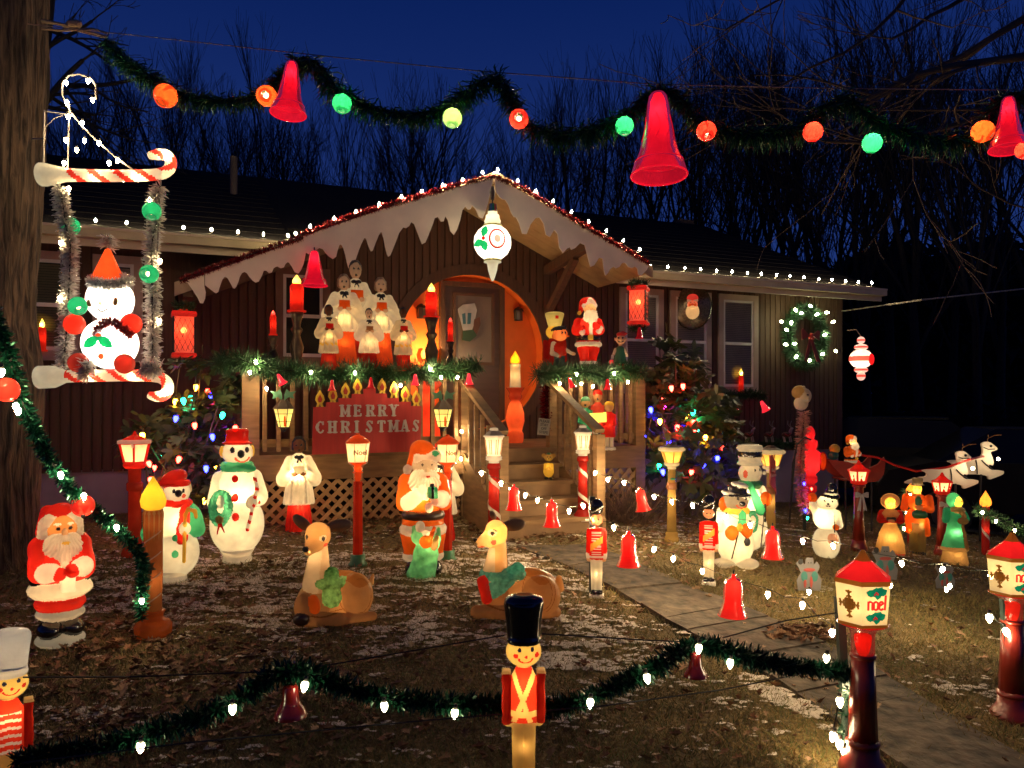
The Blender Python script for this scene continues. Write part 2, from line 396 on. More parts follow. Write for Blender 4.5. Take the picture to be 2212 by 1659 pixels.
# path of concrete slabs
conc = mat((.078, .057, .038), .92, amt=.75, scale=11, bump=1.)
wk = bpy.data.objects.new('walkway', None); COL.objects.link(wk); wk['kind'] = 'structure'
def lerp(a, b, t): return a+(b-a)*t
for i in range(8):
    for hf in (0, 1):
        if i in (0, 7) and hf: continue
        t0, t1 = ((0, 1) if i in (0, 7) else ((0, .5) if hf == 0 else (.5, 1)))
        l0, l1 = lerp(PL[i], PL[i+1], t0), lerp(PL[i], PL[i+1], t1); r0, r1 = lerp(PR[i], PR[i+1], t0), lerp(PR[i], PR[i+1], t1)
        cn = (l0+l1+r0+r1)/4; dz = random.uniform(-.006, .012)
        n_ = 6; vs = []; q = [l0, r0, r1, l1]
        q = [cn+(p-cn)*.985 for p in q]
        for aa in range(n_+1):
            for bb in range(n_+1):
                s_, t_ = aa/n_, bb/n_; p = lerp(lerp(q[0], q[1], s_), lerp(q[3], q[2], s_), t_)
                e = .03*(math.sin(p.x*9+p.y*5)*.5) if s_ in (0, 1) else 0
                vs.append((p.x+e, p.y, float(ground(p.x, p.y))+.012+dz))
        k = n_+1; f = [(aa*k+bb, (aa+1)*k+bb, (aa+1)*k+bb+1, aa*k+bb+1) for aa in range(n_) for bb in range(n_)]
        rim = [bb for bb in range(k)]+[aa*k+n_ for aa in range(1, k)]+[n_*k+bb for bb in range(n_-1, -1, -1)]+[aa*k for aa in range(n_-1, 0, -1)]
        base = len(vs); vs += [(vs[j][0], vs[j][1], vs[j][2]-.08) for j in rim]
        m_ = len(rim); f += [(rim[j], rim[(j+1) % m_], base+(j+1) % m_, base+j) for j in range(m_)]
        MB().add(vs, f).build('paving_slab', conc, wk)
# driveway
dv = MB(); vs = []; f = []
for i in range(13):
    for j in range(9):
        x = 5.6+i*1.6+(j*.35); y = 10.2+j*2.2; vs.append((x, y, float(ground(x, y))+.03))
f = [(i*9+j, (i+1)*9+j, (i+1)*9+j+1, i*9+j+1) for i in range(12) for j in range(8)]
dv.add(vs, f).build('driveway', mat((.014, .014, .014), .9, amt=.3, scale=20), kind='structure')
# snow scraps: raised ragged flakes where drifts stayed
def snowdust(n, seed):
    r = np.random.default_rng(seed); Y = 1.6+9*r.random(n)**.8; X = (r.random(n)*2-1)*.72*Y; X, Y = X[(np.abs(X) < 6.5)], Y[(np.abs(X) < 6.5)]
    U = UC+X/Y*F; Vv = VH+(EYE-ground(X, Y))/Y*F; g = lambda u, v, a, b: np.exp(-((U-u)/a)**2-((Vv-v)/b)**2)
    dens = .36*g(560, 1260, 520, 120)+.16*g(1350, 1500, 330, 130)+.22*g(1180, 1230, 170, 80)+.12*g(1350, 1400, 260, 70)+.14*g(1850, 1140, 350, 50)+.08*g(1000, 1500, 800, 200)+.20*g(1500, 1160, 160, 45)
    dens += .42*np.exp(-((U-1720)/130)**2-((Vv-1500-.52*(U-1720)-28)/22)**2)
    val = dens+(fbm(X, Y*1.5, .8, 3, 1)-.5)*.35+(fbm(X*.7, Y*2.2, 5.5, 3, 2)-.5)*.8+(fbm(X*.9, Y*1.6, 19, 2, 3)-.5)*.5
    k = (val > .23+.22*r.random(len(X))) & ~inpoly(X, Y) & (((X+4.66)*NN[0]+(Y-8.1)*NN[1]) > .1)
    pr = (((X+4.66)*NN[0]+(Y-8.1)*NN[1]) < 2.1) & (((X+4.66)*EE[0]+(Y-8.1)*EE[1]) > 1.4) & (((X+4.66)*EE[0]+(Y-8.1)*EE[1]) < 6); k &= ~pr
    X, Y, val = X[k], Y[k], val[k]; n = len(X); m = 7; a = np.arange(m)*2*math.pi/m; R = r.uniform(.004, .0125, n)*(1+2.2*np.clip(val-.3, 0, .4)); asp = r.uniform(1.1, 2.4, n); th = r.normal(0, .5, n)
    px = R[:, None]*asp[:, None]*np.cos(a)*r.uniform(.6, 1.2, (n, m)); py = R[:, None]*np.sin(a)*r.uniform(.6, 1.2, (n, m))
    x = X[:, None]+px*np.cos(th)[:, None]-py*np.sin(th)[:, None]; y = Y[:, None]+px*np.sin(th)[:, None]+py*np.cos(th)[:, None]; z0 = gz(X, Y)+.007
    V = np.concatenate([np.stack([x, y, np.repeat(z0[:, None], m, 1)], -1), np.stack([X, Y, z0+R*.45], 1)[:, None]], 1).reshape(-1, 3); o = np.arange(n)[:, None]*(m+1)
    print('snow', n); return V, np.concatenate([np.stack([o[:, 0]+m, o[:, 0]+i, o[:, 0]+(i+1) % m], 1) for i in range(m)])
V, Q = snowdust(300000, 4)
fastmesh('snow', V, Q, mat((.55, .48, .40), .8, amt=.25, scale=20), kind='stuff', smooth=True)
# grass blades
def blades(n, ymin, ymax, hh, wd, m, seed):
    r = np.random.default_rng(seed); y = ymin+(ymax-ymin)*r.random(n)**1.15; x = (r.random(n)*2-1)*.72*y
    k = ~inpoly(x+r.normal(0, .08, n), y+r.normal(0, .08, n)) & (((x+4.66)*NN[0]+(y-8.1)*NN[1]) > 0); x = x[k]; y = y[k]; n = len(x)
    z = gz(x, y)-.004; a = r.random(n)*6.283; ht = hh*(.45+.9*r.random(n)); ln = ht*r.uniform(.2, 1.6, n); b = r.random(n)*6.283
    w_ = wd*(.7+.6*r.random(n))
    V = np.empty((n, 3, 3)); V[:, 0] = np.stack([x-w_*np.cos(a), y-w_*np.sin(a), z], 1); V[:, 1] = np.stack([x+w_*np.cos(a), y+w_*np.sin(a), z], 1)
    V[:, 2] = np.stack([x+ln*np.cos(b), y+ln*np.sin(b), z+ht], 1)
    fastmesh('lawn_grass', V.reshape(-1, 3), np.arange(3*n).reshape(-1, 3), m, kind='stuff')
blades(150000, 1.5, 6.0, .030, .0028, mat((.23, .16, .055), .8, amt=.5, scale=1.3), 1)
blades(60000, 1.5, 6.0, .032, .0026, mat((.11, .13, .035), .8, amt=.5, scale=1.7), 2)
blades(70000, 5.5, 13, .04, .0045, mat((.18, .135, .045), .8, amt=.5, scale=1.3), 3)
# fallen oak leaves
def leaves(n, seed):
    r = np.random.default_rng(seed); X = []; Y = []
    while len(X) < n:
        k = r.random()
        if k < .40: u = r.normal(330, 330); v = r.normal(1430, 120)
        elif k < .62: u = r.uniform(520, 1250); v = r.normal(1140+(.03*(u-900)), 22)
        elif k < .72: u = r.normal(1400, 130); v = r.normal(1150, 28)
        elif k < .76: u = r.normal(1730, 45); v = r.normal(1372, 10)
        elif k < .84: u = r.normal(1450, 250); v = r.normal(1170, 60)
        else: u = r.uniform(0, 2200); v = r.uniform(1130, 1659)
        if v < 1105 or v > 1700 or u < -60 or u > 2280: continue
        p = G(u, v)
        if ((p.x+4.66)*NN[0]+(p.y-8.1)*NN[1]) < .05: continue
        if inpoly(np.array([p.x]), np.array([p.y]))[0] and not (1650 < u < 1810) and r.random() < .93: continue
        X.append(p.x); Y.append(p.y)
    X = np.array(X); Y = np.array(Y)
    out = np.array([(0, -.5), (.18, -.3), (.1, -.15), (.34, -.02), (.16, .08), (.3, .26), (.1, .26), (0, .5)])
    L = np.concatenate([out, out[1:-1][::-1]*np.array([-1, 1])]); m_ = len(L)
    S = r.uniform(.028, .068, n)*np.where(Y < 4, 1., 1.15); a = r.random(n)*6.283; tx = r.normal(0, .45, n); ty = r.normal(0, .45, n); cu = r.uniform(.2, 1.6, n)
    px = S[:, None]*(L[None, :, 0]); py = S[:, None]*L[None, :, 1]
    pz = cu[:, None]*(px**2)/S[:, None]*1.2+np.abs(tx)[:, None]*py*.6+ty[:, None]*px*.6+.018+r.random(n)[:, None]*.015
    x = X[:, None]+px*np.cos(a)[:, None]-py*np.sin(a)[:, None]; y = Y[:, None]+px*np.sin(a)[:, None]+py*np.cos(a)[:, None]
    z = gz(X, Y)[:, None]+pz
    V = np.stack([x, y, z], -1); C_ = np.stack([X, Y, gz(X, Y)+.012+r.random(n)*.01], 1)[:, None]
    V = np.concatenate([V, C_], 1).reshape(-1, 3); k = m_+1; o = np.arange(n)[:, None]*k
    T3 = np.concatenate([np.stack([o[:, 0]+m_, o[:, 0]+i, o[:, 0]+(i+1) % m_], 1) for i in range(m_)])
    return V, T3
V, Q = leaves(2600, 11); fastmesh('fallen_leaves', V, Q, mat((.17, .075, .032), .75, amt=.6, scale=5), kind='stuff')
V, Q = leaves(1300, 12); fastmesh('fallen_leaves', V, Q, mat((.26, .15, .075), .7, amt=.5, scale=5), kind='stuff')
# ================================================================ HOUSE
brown = mat((.095, .046, .026), .8, amt=.25, scale=3, stretch=(8, 8, .6), bump=.15)
brown2 = mat((.10, .052, .030), .75, amt=.2, scale=4)
trimc = mat((.42, .30, .24), .6, amt=.1); cream = mat((.62, .50, .34), .6, amt=.12, scale=3)
whitew = mat((.70, .66, .62), .5, amt=.08); roofm = mat((.010, .009, .009), .98, amt=.5, scale=40, bump=.5, spec=.1)
hs = thing('house', 'low dark brown house with vertical board siding, round doorway and gabled entrance', 'house', (W0[0], W0[1], 0), YAW)
# local frame of the house: x = s, y = -d, z
def hb(name, s0, s1, d0, d1, z0, z1, m, parent=hs, **k):
    mb = MB().box(((s0+s1)/2, -(d0+d1)/2, (z0+z1)/2), (abs(s1-s0)/2, abs(d1-d0)/2, abs(z1-z0)/2)); return mb.build(name, m, parent, **k)
S0, S1 = -4.0, 10.75; RC = (4.02, 2.25, 1.03)     # round opening
RC = (HS(1022, 0), 2.24, 1.0)
hb('foundation', S0, S1, -.4, -.03, -1.2, .88, mat((.42, .36, .38), .9, amt=.15, scale=3, bump=.2))
def ztop(s): return 4.13-.44*abs(s-4.306) if 2.15 < s < 6.35 else 3.37
def circ_hole_wall(name, d0, d1, s0, s1, zb, ztf, m):
    """wall slab with the round hole left open, made of columns"""
    mb = MB(); n = 160; w_ = (s1-s0)/n; rh = RC[2]+.02
    for i in range(n):
        a, b = s0+i*w_, s0+(i+1)*w_; c = (a+b)/2; dx = abs(c-RC[0])
        t = ztf(c)
        if dx < rh:
            hgt = math.sqrt(rh**2-dx**2)
            if RC[1]-hgt > zb: mb.box((c, -(d0+d1)/2, (zb+RC[1]-hgt)/2), (w_/2, (d1-d0)/2, (RC[1]-hgt-zb)/2))
            mb.box((c, -(d0+d1)/2, (t+RC[1]+hgt)/2), (w_/2, (d1-d0)/2, (t-RC[1]-hgt)/2))
        else: mb.box((c, -(d0+d1)/2, (zb+t)/2), (w_/2, (d1-d0)/2, (t-zb)/2))
    return mb.build(name, m, hs)
hb('wall', S0, 3.0, -.16, -.012, .88, 3.37, brown2); hb('wall', 5.8, S1, -.16, -.012, .88, 3.37, brown2)
circ_hole_wall('wall', -.16, -.012, 3.0, 5.8, .88, lambda s: 3.37, brown2)
gm = MB(); gm.prism([(2.16, 3.372), (6.34, 3.372), (4.306, 4.12)], .012, .15); gm.build('gable_wall', brown2, hs)
hb('wall', S1-.12, S1, -8, -.012, .88, 3.37, brown2)   # end wall
bm_ = None; s = S0
while s < S1-.02:
    wd = .098; zt = min(ztop(s), ztop(s+wd)); zb = .86; c = s+wd/2; dx = abs(c-RC[0]); segs = [(zb, zt)]
    if dx < RC[2]+.035:
        hh = math.sqrt((RC[2]+.035)**2-dx**2); segs = [(RC[1]+hh, zt)]
        if RC[1]-hh > zb+.05: segs.append((zb, RC[1]-hh))
    for z0, z1 in segs:
        if bm_ is None: bm_ = MB().box((wd/2, -.006, .5), (wd/2-.007, .009, .5)).mesh('siding_board')
        o = obj('siding_board', bm_, brown, hs, loc=(s, -random.uniform(0, .003), z0)); o.scale = (1, 1, z1-z0)
    s += wd
for a, b in ((S1-.10, S1+.02),): hb('corner_board', a, b, -.02, .035, .86, 3.37, brown)
# round opening: trim ring, reveal, orange wall behind
rg = MB(); n = 48
ring = []
for r, d in ((RC[2]-.01, .0), (RC[2]-.01, .035), (RC[2]+.125, .035), (RC[2]+.125, .0)):
    ring.append([(RC[0]+r*math.cos(2*math.pi*i/n), -d, RC[1]+r*math.sin(2*math.pi*i/n)) for i in range(n)])
rg.add(sum(ring, []), [(k*n+i, k*n+(i+1) % n, ((k+1) % 4)*n+(i+1) % n, ((k+1) % 4)*n+i) for k in range(4) for i in range(n)]); rg.build('round_trim', brown, hs, smooth=False)
rv = MB(); rv.add([(RC[0]+(RC[2]-.005)*math.cos(2*math.pi*i/n), -d, RC[1]+(RC[2]-.005)*math.sin(2*math.pi*i/n)) for d in (.03, -.24) for i in range(n)], [(i, (i+1) % n, n+(i+1) % n, n+i) for i in range(n)])
orange = mat((.85, .17, .02), .7, amt=.08, scale=5); rv.build('round_reveal', orange, hs, smooth=True)
hb('entry_wall', RC[0]-1.2, RC[0]+1.25, -.30, -.22, .9, 3.6, orange)
def dx_(u, d): return HS(u, d)
DD = -.22
ds0, ds1 = HS(948, DD), HS(1085, DD); dz1 = HZ(1016, 612, DD)
door = hb('door', ds0+.06, ds1-.06, DD, DD+.05, 1.12, dz1-.06, mat((.075, .04, .028), .5, amt=.15, scale=3, stretch=(1, 1, 8)))
for a, b, z0, z1 in ((ds0, ds0+.06, 1.12, dz1), (ds1-.06, ds1, 1.12, dz1), (ds0+.06, ds1-.06, dz1-.06, dz1)): hb('door_frame', a, b, DD+.001, DD+.09, z0, z1, brown)
glassm = mat((.055, .047, .04), .12, amt=.3, scale=3, spec=.8)
ps0, ps1 = HS(984, DD+.05), HS(1061, DD+.05); pz0, pz1 = HZ(1020, 782, DD+.05), HZ(1020, 640, DD+.05)
hb('pane', ps0, ps1, DD+.051, DD+.056, pz0, pz1, mat((.16, .125, .095), .35, amt=.25, scale=2), door)
for a, b, z0, z1 in ((ps0-.04, ps0, pz0-.04, pz1+.04), (ps1, ps1+.04, pz0-.04, pz1+.04), (ps0, ps1, pz0-.04, pz0), (ps0, ps1, pz1, pz1+.04)): hb('pane_moulding', a, b, DD+.051, DD+.07, z0, z1, brown2, door)
MB().ball((ds0+.13, -(DD+.10), 2.0), .03).build('handle', mat((.3, .2, .08), .3, 1.), door, smooth=True)
hb('threshold', ds0, ds1, DD+.0, DD+.12, 1.10, 1.145, trimc)
# windows
def window(s0, s1, z0, z1, blind=True, cm=trimc, bcol=(.70, .54, .42)):
    w_ = hb('window', s0-.0, s1+.0, .012, .022, z0, z1, mat((.03, .025, .022), .6))
    c = .085
    for a, b, p, q in ((s0, s0+c, z0, z1), (s1-c, s1, z0, z1), (s0+c, s1-c, z1-c, z1), (s0+c, s1-c, z0, z0+.07)): hb('frame', a, b, .022, .055, p, q, cm, w_)
    a, b, p, q = s0+c, s1-c, z0+.07, z1-c; zm = (p+q)/2
    for x0, x1, y0, y1, dd in ((a, a+.035, p, q, .045), (b-.035, b, p, q, .045), (a+.035, b-.035, zm-.02, zm+.02, .05), (a+.035, b-.035, q-.035, q, .046), (a+.035, b-.035, p, p+.04, .046)): hb('sash', x0, x1, .022, dd, y0, y1, whitew, w_)
    hb('sill', s0-.03, s1+.03, .023, .10, z0-.035, z0-.001, cm, w_)
    if blind:
        mb = MB(); z = p+.05
        while z < q-.04: mb.box(((a+b)/2, -.026, z), ((b-a)/2-.04, .002, .0115)); z += .027
        mb.build('blind', mat(bcol, .7, amt=.1), w_, kind='stuff')
    m, t, o = newmat('window_glass') if 'glass' not in MATS else (MATS['glass'], None, None)
    if t is not None:
        tp = t.nodes.new('ShaderNodeBsdfTransparent'); tp.inputs[0].default_value = (.8, .82, .8, 1); gl = t.nodes.new('ShaderNodeBsdfGlossy'); gl.inputs['Roughness'].default_value = .03
        lw = t.nodes.new('ShaderNodeLayerWeight'); lw.inputs[0].default_value = .16; mx = t.nodes.new('ShaderNodeMixShader')
        t.links.new(lw.outputs['Fresnel'], mx.inputs[0]); t.links.new(tp.outputs[0], mx.inputs[1]); t.links.new(gl.outputs[0], mx.inputs[2]); t.links.new(mx.outputs[0], o.inputs[0]); MATS['glass'] = m
    hb('pane', a+.035, b-.035, .034, .036, zm+.02, q-.035, m, w_); hb('pane', a+.035, b-.035, .034, .036, p+.04, zm-.02, m, w_)
    return w_
WZ = (1.76, 3.20)
for u0, u1 in ((1339, 1433), (1448, 1536), (1552, 1637)): window(HS(u0, .04), HS(u1, .04), *WZ)
window(HS(595, .04), HS(713, .04), 2.06, 3.17, blind=False, cm=mat((.17, .09, .06), .6))
window(HS(12, .04), HS(172, .04), 2.07, 3.17, bcol=(.32, .27, .17)); window(HS(200, .04), HS(308, .04), 2.07, 3.17)
# roofs
def slab(name, a, b, c, d_, th, m, parent=hs):
    """sloped slab through four (s,d,z) corners, th thick downwards"""
    q = [(p[0], -p[1], p[2]) for p in (a, b, c, d_)]; v = q+[(x, y, z-th) for x, y, z in q]
    return MB().add(v, [(0, 1, 2, 3), (7, 6, 5, 4), (0, 4, 5, 1), (1, 5, 6, 2), (2, 6, 7, 3), (3, 7, 4, 0)]).build(name, m, parent)
ez, rz_ = 3.36, 5.30; sl = (rz_-ez)/4.5
for s0, s1, df in ((-4.5, 2.25, .5), (2.25, 6.3, -.25), (6.3, 11.1, .5)):
    slab('roof', (s0, df, ez+(.5-df)*sl), (s1, df, ez+(.5-df)*sl), (s1, -4, rz_), (s0, -4, rz_), .09, roofm)
slab('roof', (-4.5, -4.0, rz_), (11.1, -4, rz_), (11.1, -8.5, ez), (-4.5, -8.5, ez), .09, roofm)
for k in range(14):     # shingle courses on the front slope
    d = .46-k*.3; z = ez+(.5-d)*sl
    for s0, s1 in ((-4.4, 2.2), (6.35, 11.05)): slab('shingle_course', (s0, d+.01, z-.004+.012), (s1, d+.01, z+.008), (s1, d-.29, z+.29*sl+.004), (s0, d-.29, z+.29*sl+.004), .01, roofm)
gut = mat((.55, .45, .26), .5, amt=.15, scale=4)
for s0, s1 in ((-4.5, 2.05), (6.35, 11.1)):
    hb('gutter', s0, s1, .50, .60, ez-.115, ez-.02, gut); hb('soffit', s0, s1, .0, .50, ez-.10, ez-.085, cream); hb('fascia', s0, s1, .475, .499, ez-.19, ez-.101, cream)
    hb('gutter_lip', s0, s1, .60, .612, ez-.035, ez-.01, cream)
# gable roof over the entrance
GA = (4.306, 4.17); GL = (1.03, 2.735); GR = (6.36, 3.25)
slab('gable_roof', (GL[0], 1.3, GL[1]), (GA[0], 1.3, GA[1]), (GA[0], -2.8, GA[1]), (GL[0], -2.8, GL[1]), .07, roofm)
slab('gable_roof', (GA[0], 1.3, GA[1]), (GR[0], 1.3, GR[1]), (GR[0], -2.8, GR[1]), (GA[0], -2.8, GA[1]), .07, roofm)
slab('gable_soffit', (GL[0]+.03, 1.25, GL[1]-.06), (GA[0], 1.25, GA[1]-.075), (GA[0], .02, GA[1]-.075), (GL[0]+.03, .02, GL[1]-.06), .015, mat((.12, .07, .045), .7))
for k in range(6):
    d0 = 1.25-k*.205
    slab('soffit_board', (GA[0], d0, GA[1]-.075), (GR[0]-.03, d0, GR[1]-.065), (GR[0]-.03, d0-.198, GR[1]-.065), (GA[0], d0-.198, GA[1]-.075), .015, mat((.42, .29, .15), .6, amt=.15))
slab('rake_board', (GL[0], 1.33, GL[1]), (GA[0], 1.33, GA[1]), (GA[0], 1.30, GA[1]), (GL[0], 1.30, GL[1]), .13, mat((.35, .24, .15), .6))
slab('rake_board', (GA[0], 1.33, GA[1]), (GR[0], 1.33, GR[1]), (GR[0], 1.30, GR[1]), (GA[0], 1.30, GA[1]), .13, mat((.35, .24, .15), .6))
MB().beam((5.55, -.02, 3.35), (5.55, -1.2, 3.48), .09, .12).build('beam', brown, hs)
MB().beam((5.55, -.02, 2.75), (5.55, -.85, 3.38), .08, .08).build('brace', brown, hs)
MB().beam((1.15, -.02, 2.62), (1.15, -1.28, 2.66), .09, .1).build('beam', brown, hs)
p = HS(505, -2.2); MB().lathe([(.05, 4.0), (.05, 5.05)], 12, (p, 2.2, 0)).build('vent_pipe', mat((.05, .035, .03), .7), hs)
hb('chimney', 10.6, 10.95, -4.6, -4.1, 4.9, 5.42, mat((.04, .025, .02), .9))
# ================================================================ PORCH
wood = mat((.22, .125, .052), .75, amt=.25, scale=5, stretch=(1, 1, 6)); wood2 = mat((.20, .115, .055), .8, amt=.3, scale=4)
lat = mat((.42, .26, .12), .8, amt=.2, scale=4)
pc = thing('porch', 'raised wooden entrance porch with baluster railing, lattice skirt and steps', 'porch', (W0[0], W0[1], 0), YAW)
PD = 1.96; sA, sB, sC, sD = HS(541, PD), 3.744, 4.66, HS(1383, PD); FZ = 1.12
def pb(name, s0, s1, d0, d1, z0, z1, m=wood, **k): return hb(name, s0, s1, d0, d1, z0, z1, m, pc, **k)
for k in range(14): pb('deck_board', sA-.05, sD+.05, .03+k*.14, .16+k*.14, FZ-.035, FZ, wood2)
pb('rim_board', sA-.04, sB, PD-.03, PD+.012, FZ-.24, FZ-.036); pb('rim_board', sC, sD+.04, PD-.03, PD+.012, FZ-.24, FZ-.036)
pb('rim_board', sD+.0, sD+.04, .05, PD-.031, FZ-.24, FZ-.036); pb('rim_board', sA-.04, sA, .05, PD-.031, FZ-.24, FZ-.036)
RZ = 1.93
def post(s, d, z0, z1, w_=.1): return pb('post', s-w_/2, s+w_/2, d-w_/2, d+w_/2, z0, z1)
post(sA, PD+.0-.05, .2, RZ-.04, .15); post(sD, PD-.05, .1, RZ-.04, .12); post(sB-.02, PD-.05, .2, RZ-.04, .09); post(sC+.05, PD-.05, .2, RZ-.04, .09)
bal = None
for a, b in ((sA, sB), (sC, sD)):
    pb('top_rail', a-.06, b+.04, PD-.11, PD+.03, RZ-.038, RZ); pb('rail', a+.04, b-.04, PD-.07, PD-.03, RZ-.12, RZ-.04); pb('bottom_rail', a+.04, b-.04, PD-.07, PD-.03, FZ+.07, FZ+.14)
    n = int((b-a)/.122); 
    for i in range(1, n):
        s = a+(b-a)*i/n
        if bal is None: bal = MB().box((0, 0, (RZ-.04+FZ+.03)/2), (.019, .019, (RZ-.07-FZ)/2)).mesh('baluster')
        obj('baluster', bal, wood, pc, loc=(s, -(PD-.012), 0))
for dd in np.arange(.2, PD-.1, .125):   # side railings
    obj('baluster', bal, wood, pc, loc=(sA+.01, -dd, 0)); obj('baluster', bal, wood, pc, loc=(sD-.01, -dd, 0))
pb('top_rail', sA-.05, sA+.05, .05, PD-.111, RZ-.038, RZ); pb('top_rail', sD-.05, sD+.05, .05, PD-.111, RZ-.038, RZ)
def lattice(s0, s1, z0, z1, d, par=pc):
    for sg in (1, -1):
        c = s0-(z1-z0)
        while c < s1+(z1-z0):
            pts = []
            for z in (z0, z1): 
                x = c+(z-z0) if sg > 0 else c+(z1-z)
                pts.append((x, z))
            (xa, za), (xb, zb) = pts
            t0, t1 = 0., 1.
            dx = xb-xa
            for lim, sd_ in ((s0, 1), (s1, -1)):
                ta = (lim-xa)/dx
                if (dx > 0) == (sd_ > 0): t0 = max(t0, ta)
                else: t1 = min(t1, ta)
            if t1-t0 > .06:
                A = (xa+dx*t0, -(d+.006*sg), za+(zb-za)*t0); B = (xa+dx*t1, -(d+.006*sg), za+(zb-za)*t1)
                MB().beam(A, B, .036, .010, up=(0, 1, 0)).build('lattice_slat', lat, par) if False else MB().beam(A, B, .010, .036, up=(0, 0, 1)).build('lattice_slat', lat, par)
            c += .112
lattice(sA, sB-.08, .42, FZ-.25, PD-.02); lattice(sC+.1, sD, .28, FZ-.25, PD-.02)
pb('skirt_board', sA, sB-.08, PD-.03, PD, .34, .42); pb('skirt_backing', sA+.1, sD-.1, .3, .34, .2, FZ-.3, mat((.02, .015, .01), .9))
for k in range(1, 5):
    d0 = PD+.25*(k-1); z = FZ-.145*k
    pb('riser', sB+.02, sC-.02, d0+.0, d0+.02, z, z+.145-.037, wood2); pb('tread', sB-.01, sC+.01, d0+.021 if k > 1 else PD+.021, d0+.285, z-.036, z, wood)
pb('riser', sB+.02, sC-.02, PD+1.0, PD+1.02, .30, FZ-.58-.037, wood2)
for s in (sB-.03, sC+.03):
    MB().prism([(PD, FZ-.02), (PD, .25), (PD+1.1, .25), (PD+1.1, FZ-.6), (PD+.9, FZ-.5)], -.018, .018, M=np.array([[0, 1, 0], [-1, 0, 0], [0, 0, 1]]), c=(s, 0, 0)).build('stringer', wood, pc)
    MB().beam((s, -(PD-.02), RZ-.12), (s, -(PD+1.02), 1.33), .095, .04).build('handrail', wood, pc)
    post(s, PD+1.0, .3, 1.30, .085)
    for k in range(1, 6):
        d = PD+.165*k; pb('baluster', s-.018, s+.018, d-.018, d+.018, FZ-.55*(d-PD)/1.0-.1, RZ-.15-.6*(d-PD))
# ================================================================ TREES
bark = mat((.030, .024, .020), .95, amt=.3, scale=8)
def grow(seed, H_, spread=.55, twig=1., lean=(0, 0), r0=.16, splits=5, first=.25, droop=0.):
    r = np.random.default_rng(seed); segs = []
    def rec(p, d, L, rad, lev):
        n = 4 if lev < 2 else 3 if lev < 4 else 2
        for i in range(n):
            d = d+r.normal(0, .10 if lev else .035, 3); d[2] += .05-droop*(lev > 1); d = d/np.linalg.norm(d)
            q = p+d*L/n; r1 = rad*(1-.16/n*1.6); segs.append((p, q, rad, r1, lev)); p = q; rad = r1
            if lev == 0 and i >= 2 or lev > 0 and r.random() < .80*twig:
                if lev < splits:
                    k = 2 if lev == 0 else 1
                    for _ in range(k):
                        s = r.normal(0, 1, 3); s -= d*(s@d); s /= np.linalg.norm(s); a = r.uniform(.45, 1.0)*spread*1.3
                        rec(p, d*math.cos(a)+s*math.sin(a), L*r.uniform(.5, .75), rad*r.uniform(.35, .6), lev+1)
        if lev < splits:
            for _ in range(2):
                s = r.normal(0, 1, 3); s -= d*(s@d); s /= np.linalg.norm(s); a = r.uniform(.2, .6)*spread
                rec(p, d*math.cos(a)+s*math.sin(a), L*r.uniform(.55, .78), rad*.7, lev+1)
    rec(np.array([0, 0, -.5]), np.array([lean[0], lean[1], 1.]), H_*.50, r0, 0)
    return segs
def segmesh(segs, lo=0, hi=99, rmin=.006):
    S = [s for s in segs if lo <= s[4] <= hi]
    A = np.array([s[0] for s in S]); B = np.array([s[1] for s in S]); ra = np.maximum([s[2] for s in S], rmin); rb = np.maximum([s[3] for s in S], rmin*.7)
    D = B-A; D /= np.linalg.norm(D, axis=1)[:, None]+1e-9; U = np.cross(D, np.array([.31, .95, .05])); U /= np.linalg.norm(U, axis=1)[:, None]+1e-9; W = np.cross(D, U)
    k = 3 if lo > 0 else 6; vs = []
    for P_, R_ in ((A, ra), (B, rb)):
        for i in range(k):
            a = 2*math.pi*i/k; vs.append(P_+R_[:, None]*(U*math.cos(a)+W*math.sin(a)))
    V = np.stack(vs, 1); n = len(S); o = np.arange(n)[:, None]*2*k
    Q = np.concatenate([np.stack([o[:, 0]+i, o[:, 0]+(i+1) % k, o[:, 0]+k+(i+1) % k, o[:, 0]+k+i], 1) for i in range(k)])
    return V.reshape(-1, 3), Q
protos = []
for i in range(5):
    sg = grow(20+i, 13, spread=[.42, .34, .46, .32, .40][i], twig=.80, r0=.23)
    t = thing('bare_tree', 'bare tree standing in the dark wood behind the house', 'tree')
    V, Q = segmesh(sg, 0, 1); fastmesh('trunk', V, Q, bark, parent=t, smooth=True)
    V, Q = segmesh(sg, 2, 9, .0075); fastmesh('crown', V, Q, bark, parent=t)
    zt = V[:, 2].max(); protos.append((t, zt)); print('tree', i, len(Q), zt)
spots = [(-30, 120, 24), (95, 60, 23), (195, 160, 27), (335, 30, 22), (430, 130, 26), (520, 110, 24), (590, 90, 25), (650, 160, 28), (725, 120, 24), (850, 105, 24), (940, 110, 27), (1120, 190, 28), (1195, 110, 23), (1270, 50, 26), (1360, 60, 24), (1465, 50, 24), (1520, 10, 23), (1585, 40, 27), (1640, -30, 22), (1700, 60, 28), (1755, -40, 21), (1810, 10, 26), (1870, -60, 20), (1930, 10, 25), (1990, -70, 19), (2050, -10, 24), (2110, -90, 18), (2170, 0, 23), (2230, -60, 20), (2290, -20, 24)]
regs = [(400, 'leftmost woods, left of the roof vent pipe'), (1000, 'behind the roof left of the gable'), (1500, 'behind the roof right of the gable'), (9999, 'in the black wood right of the house')]
used = set()
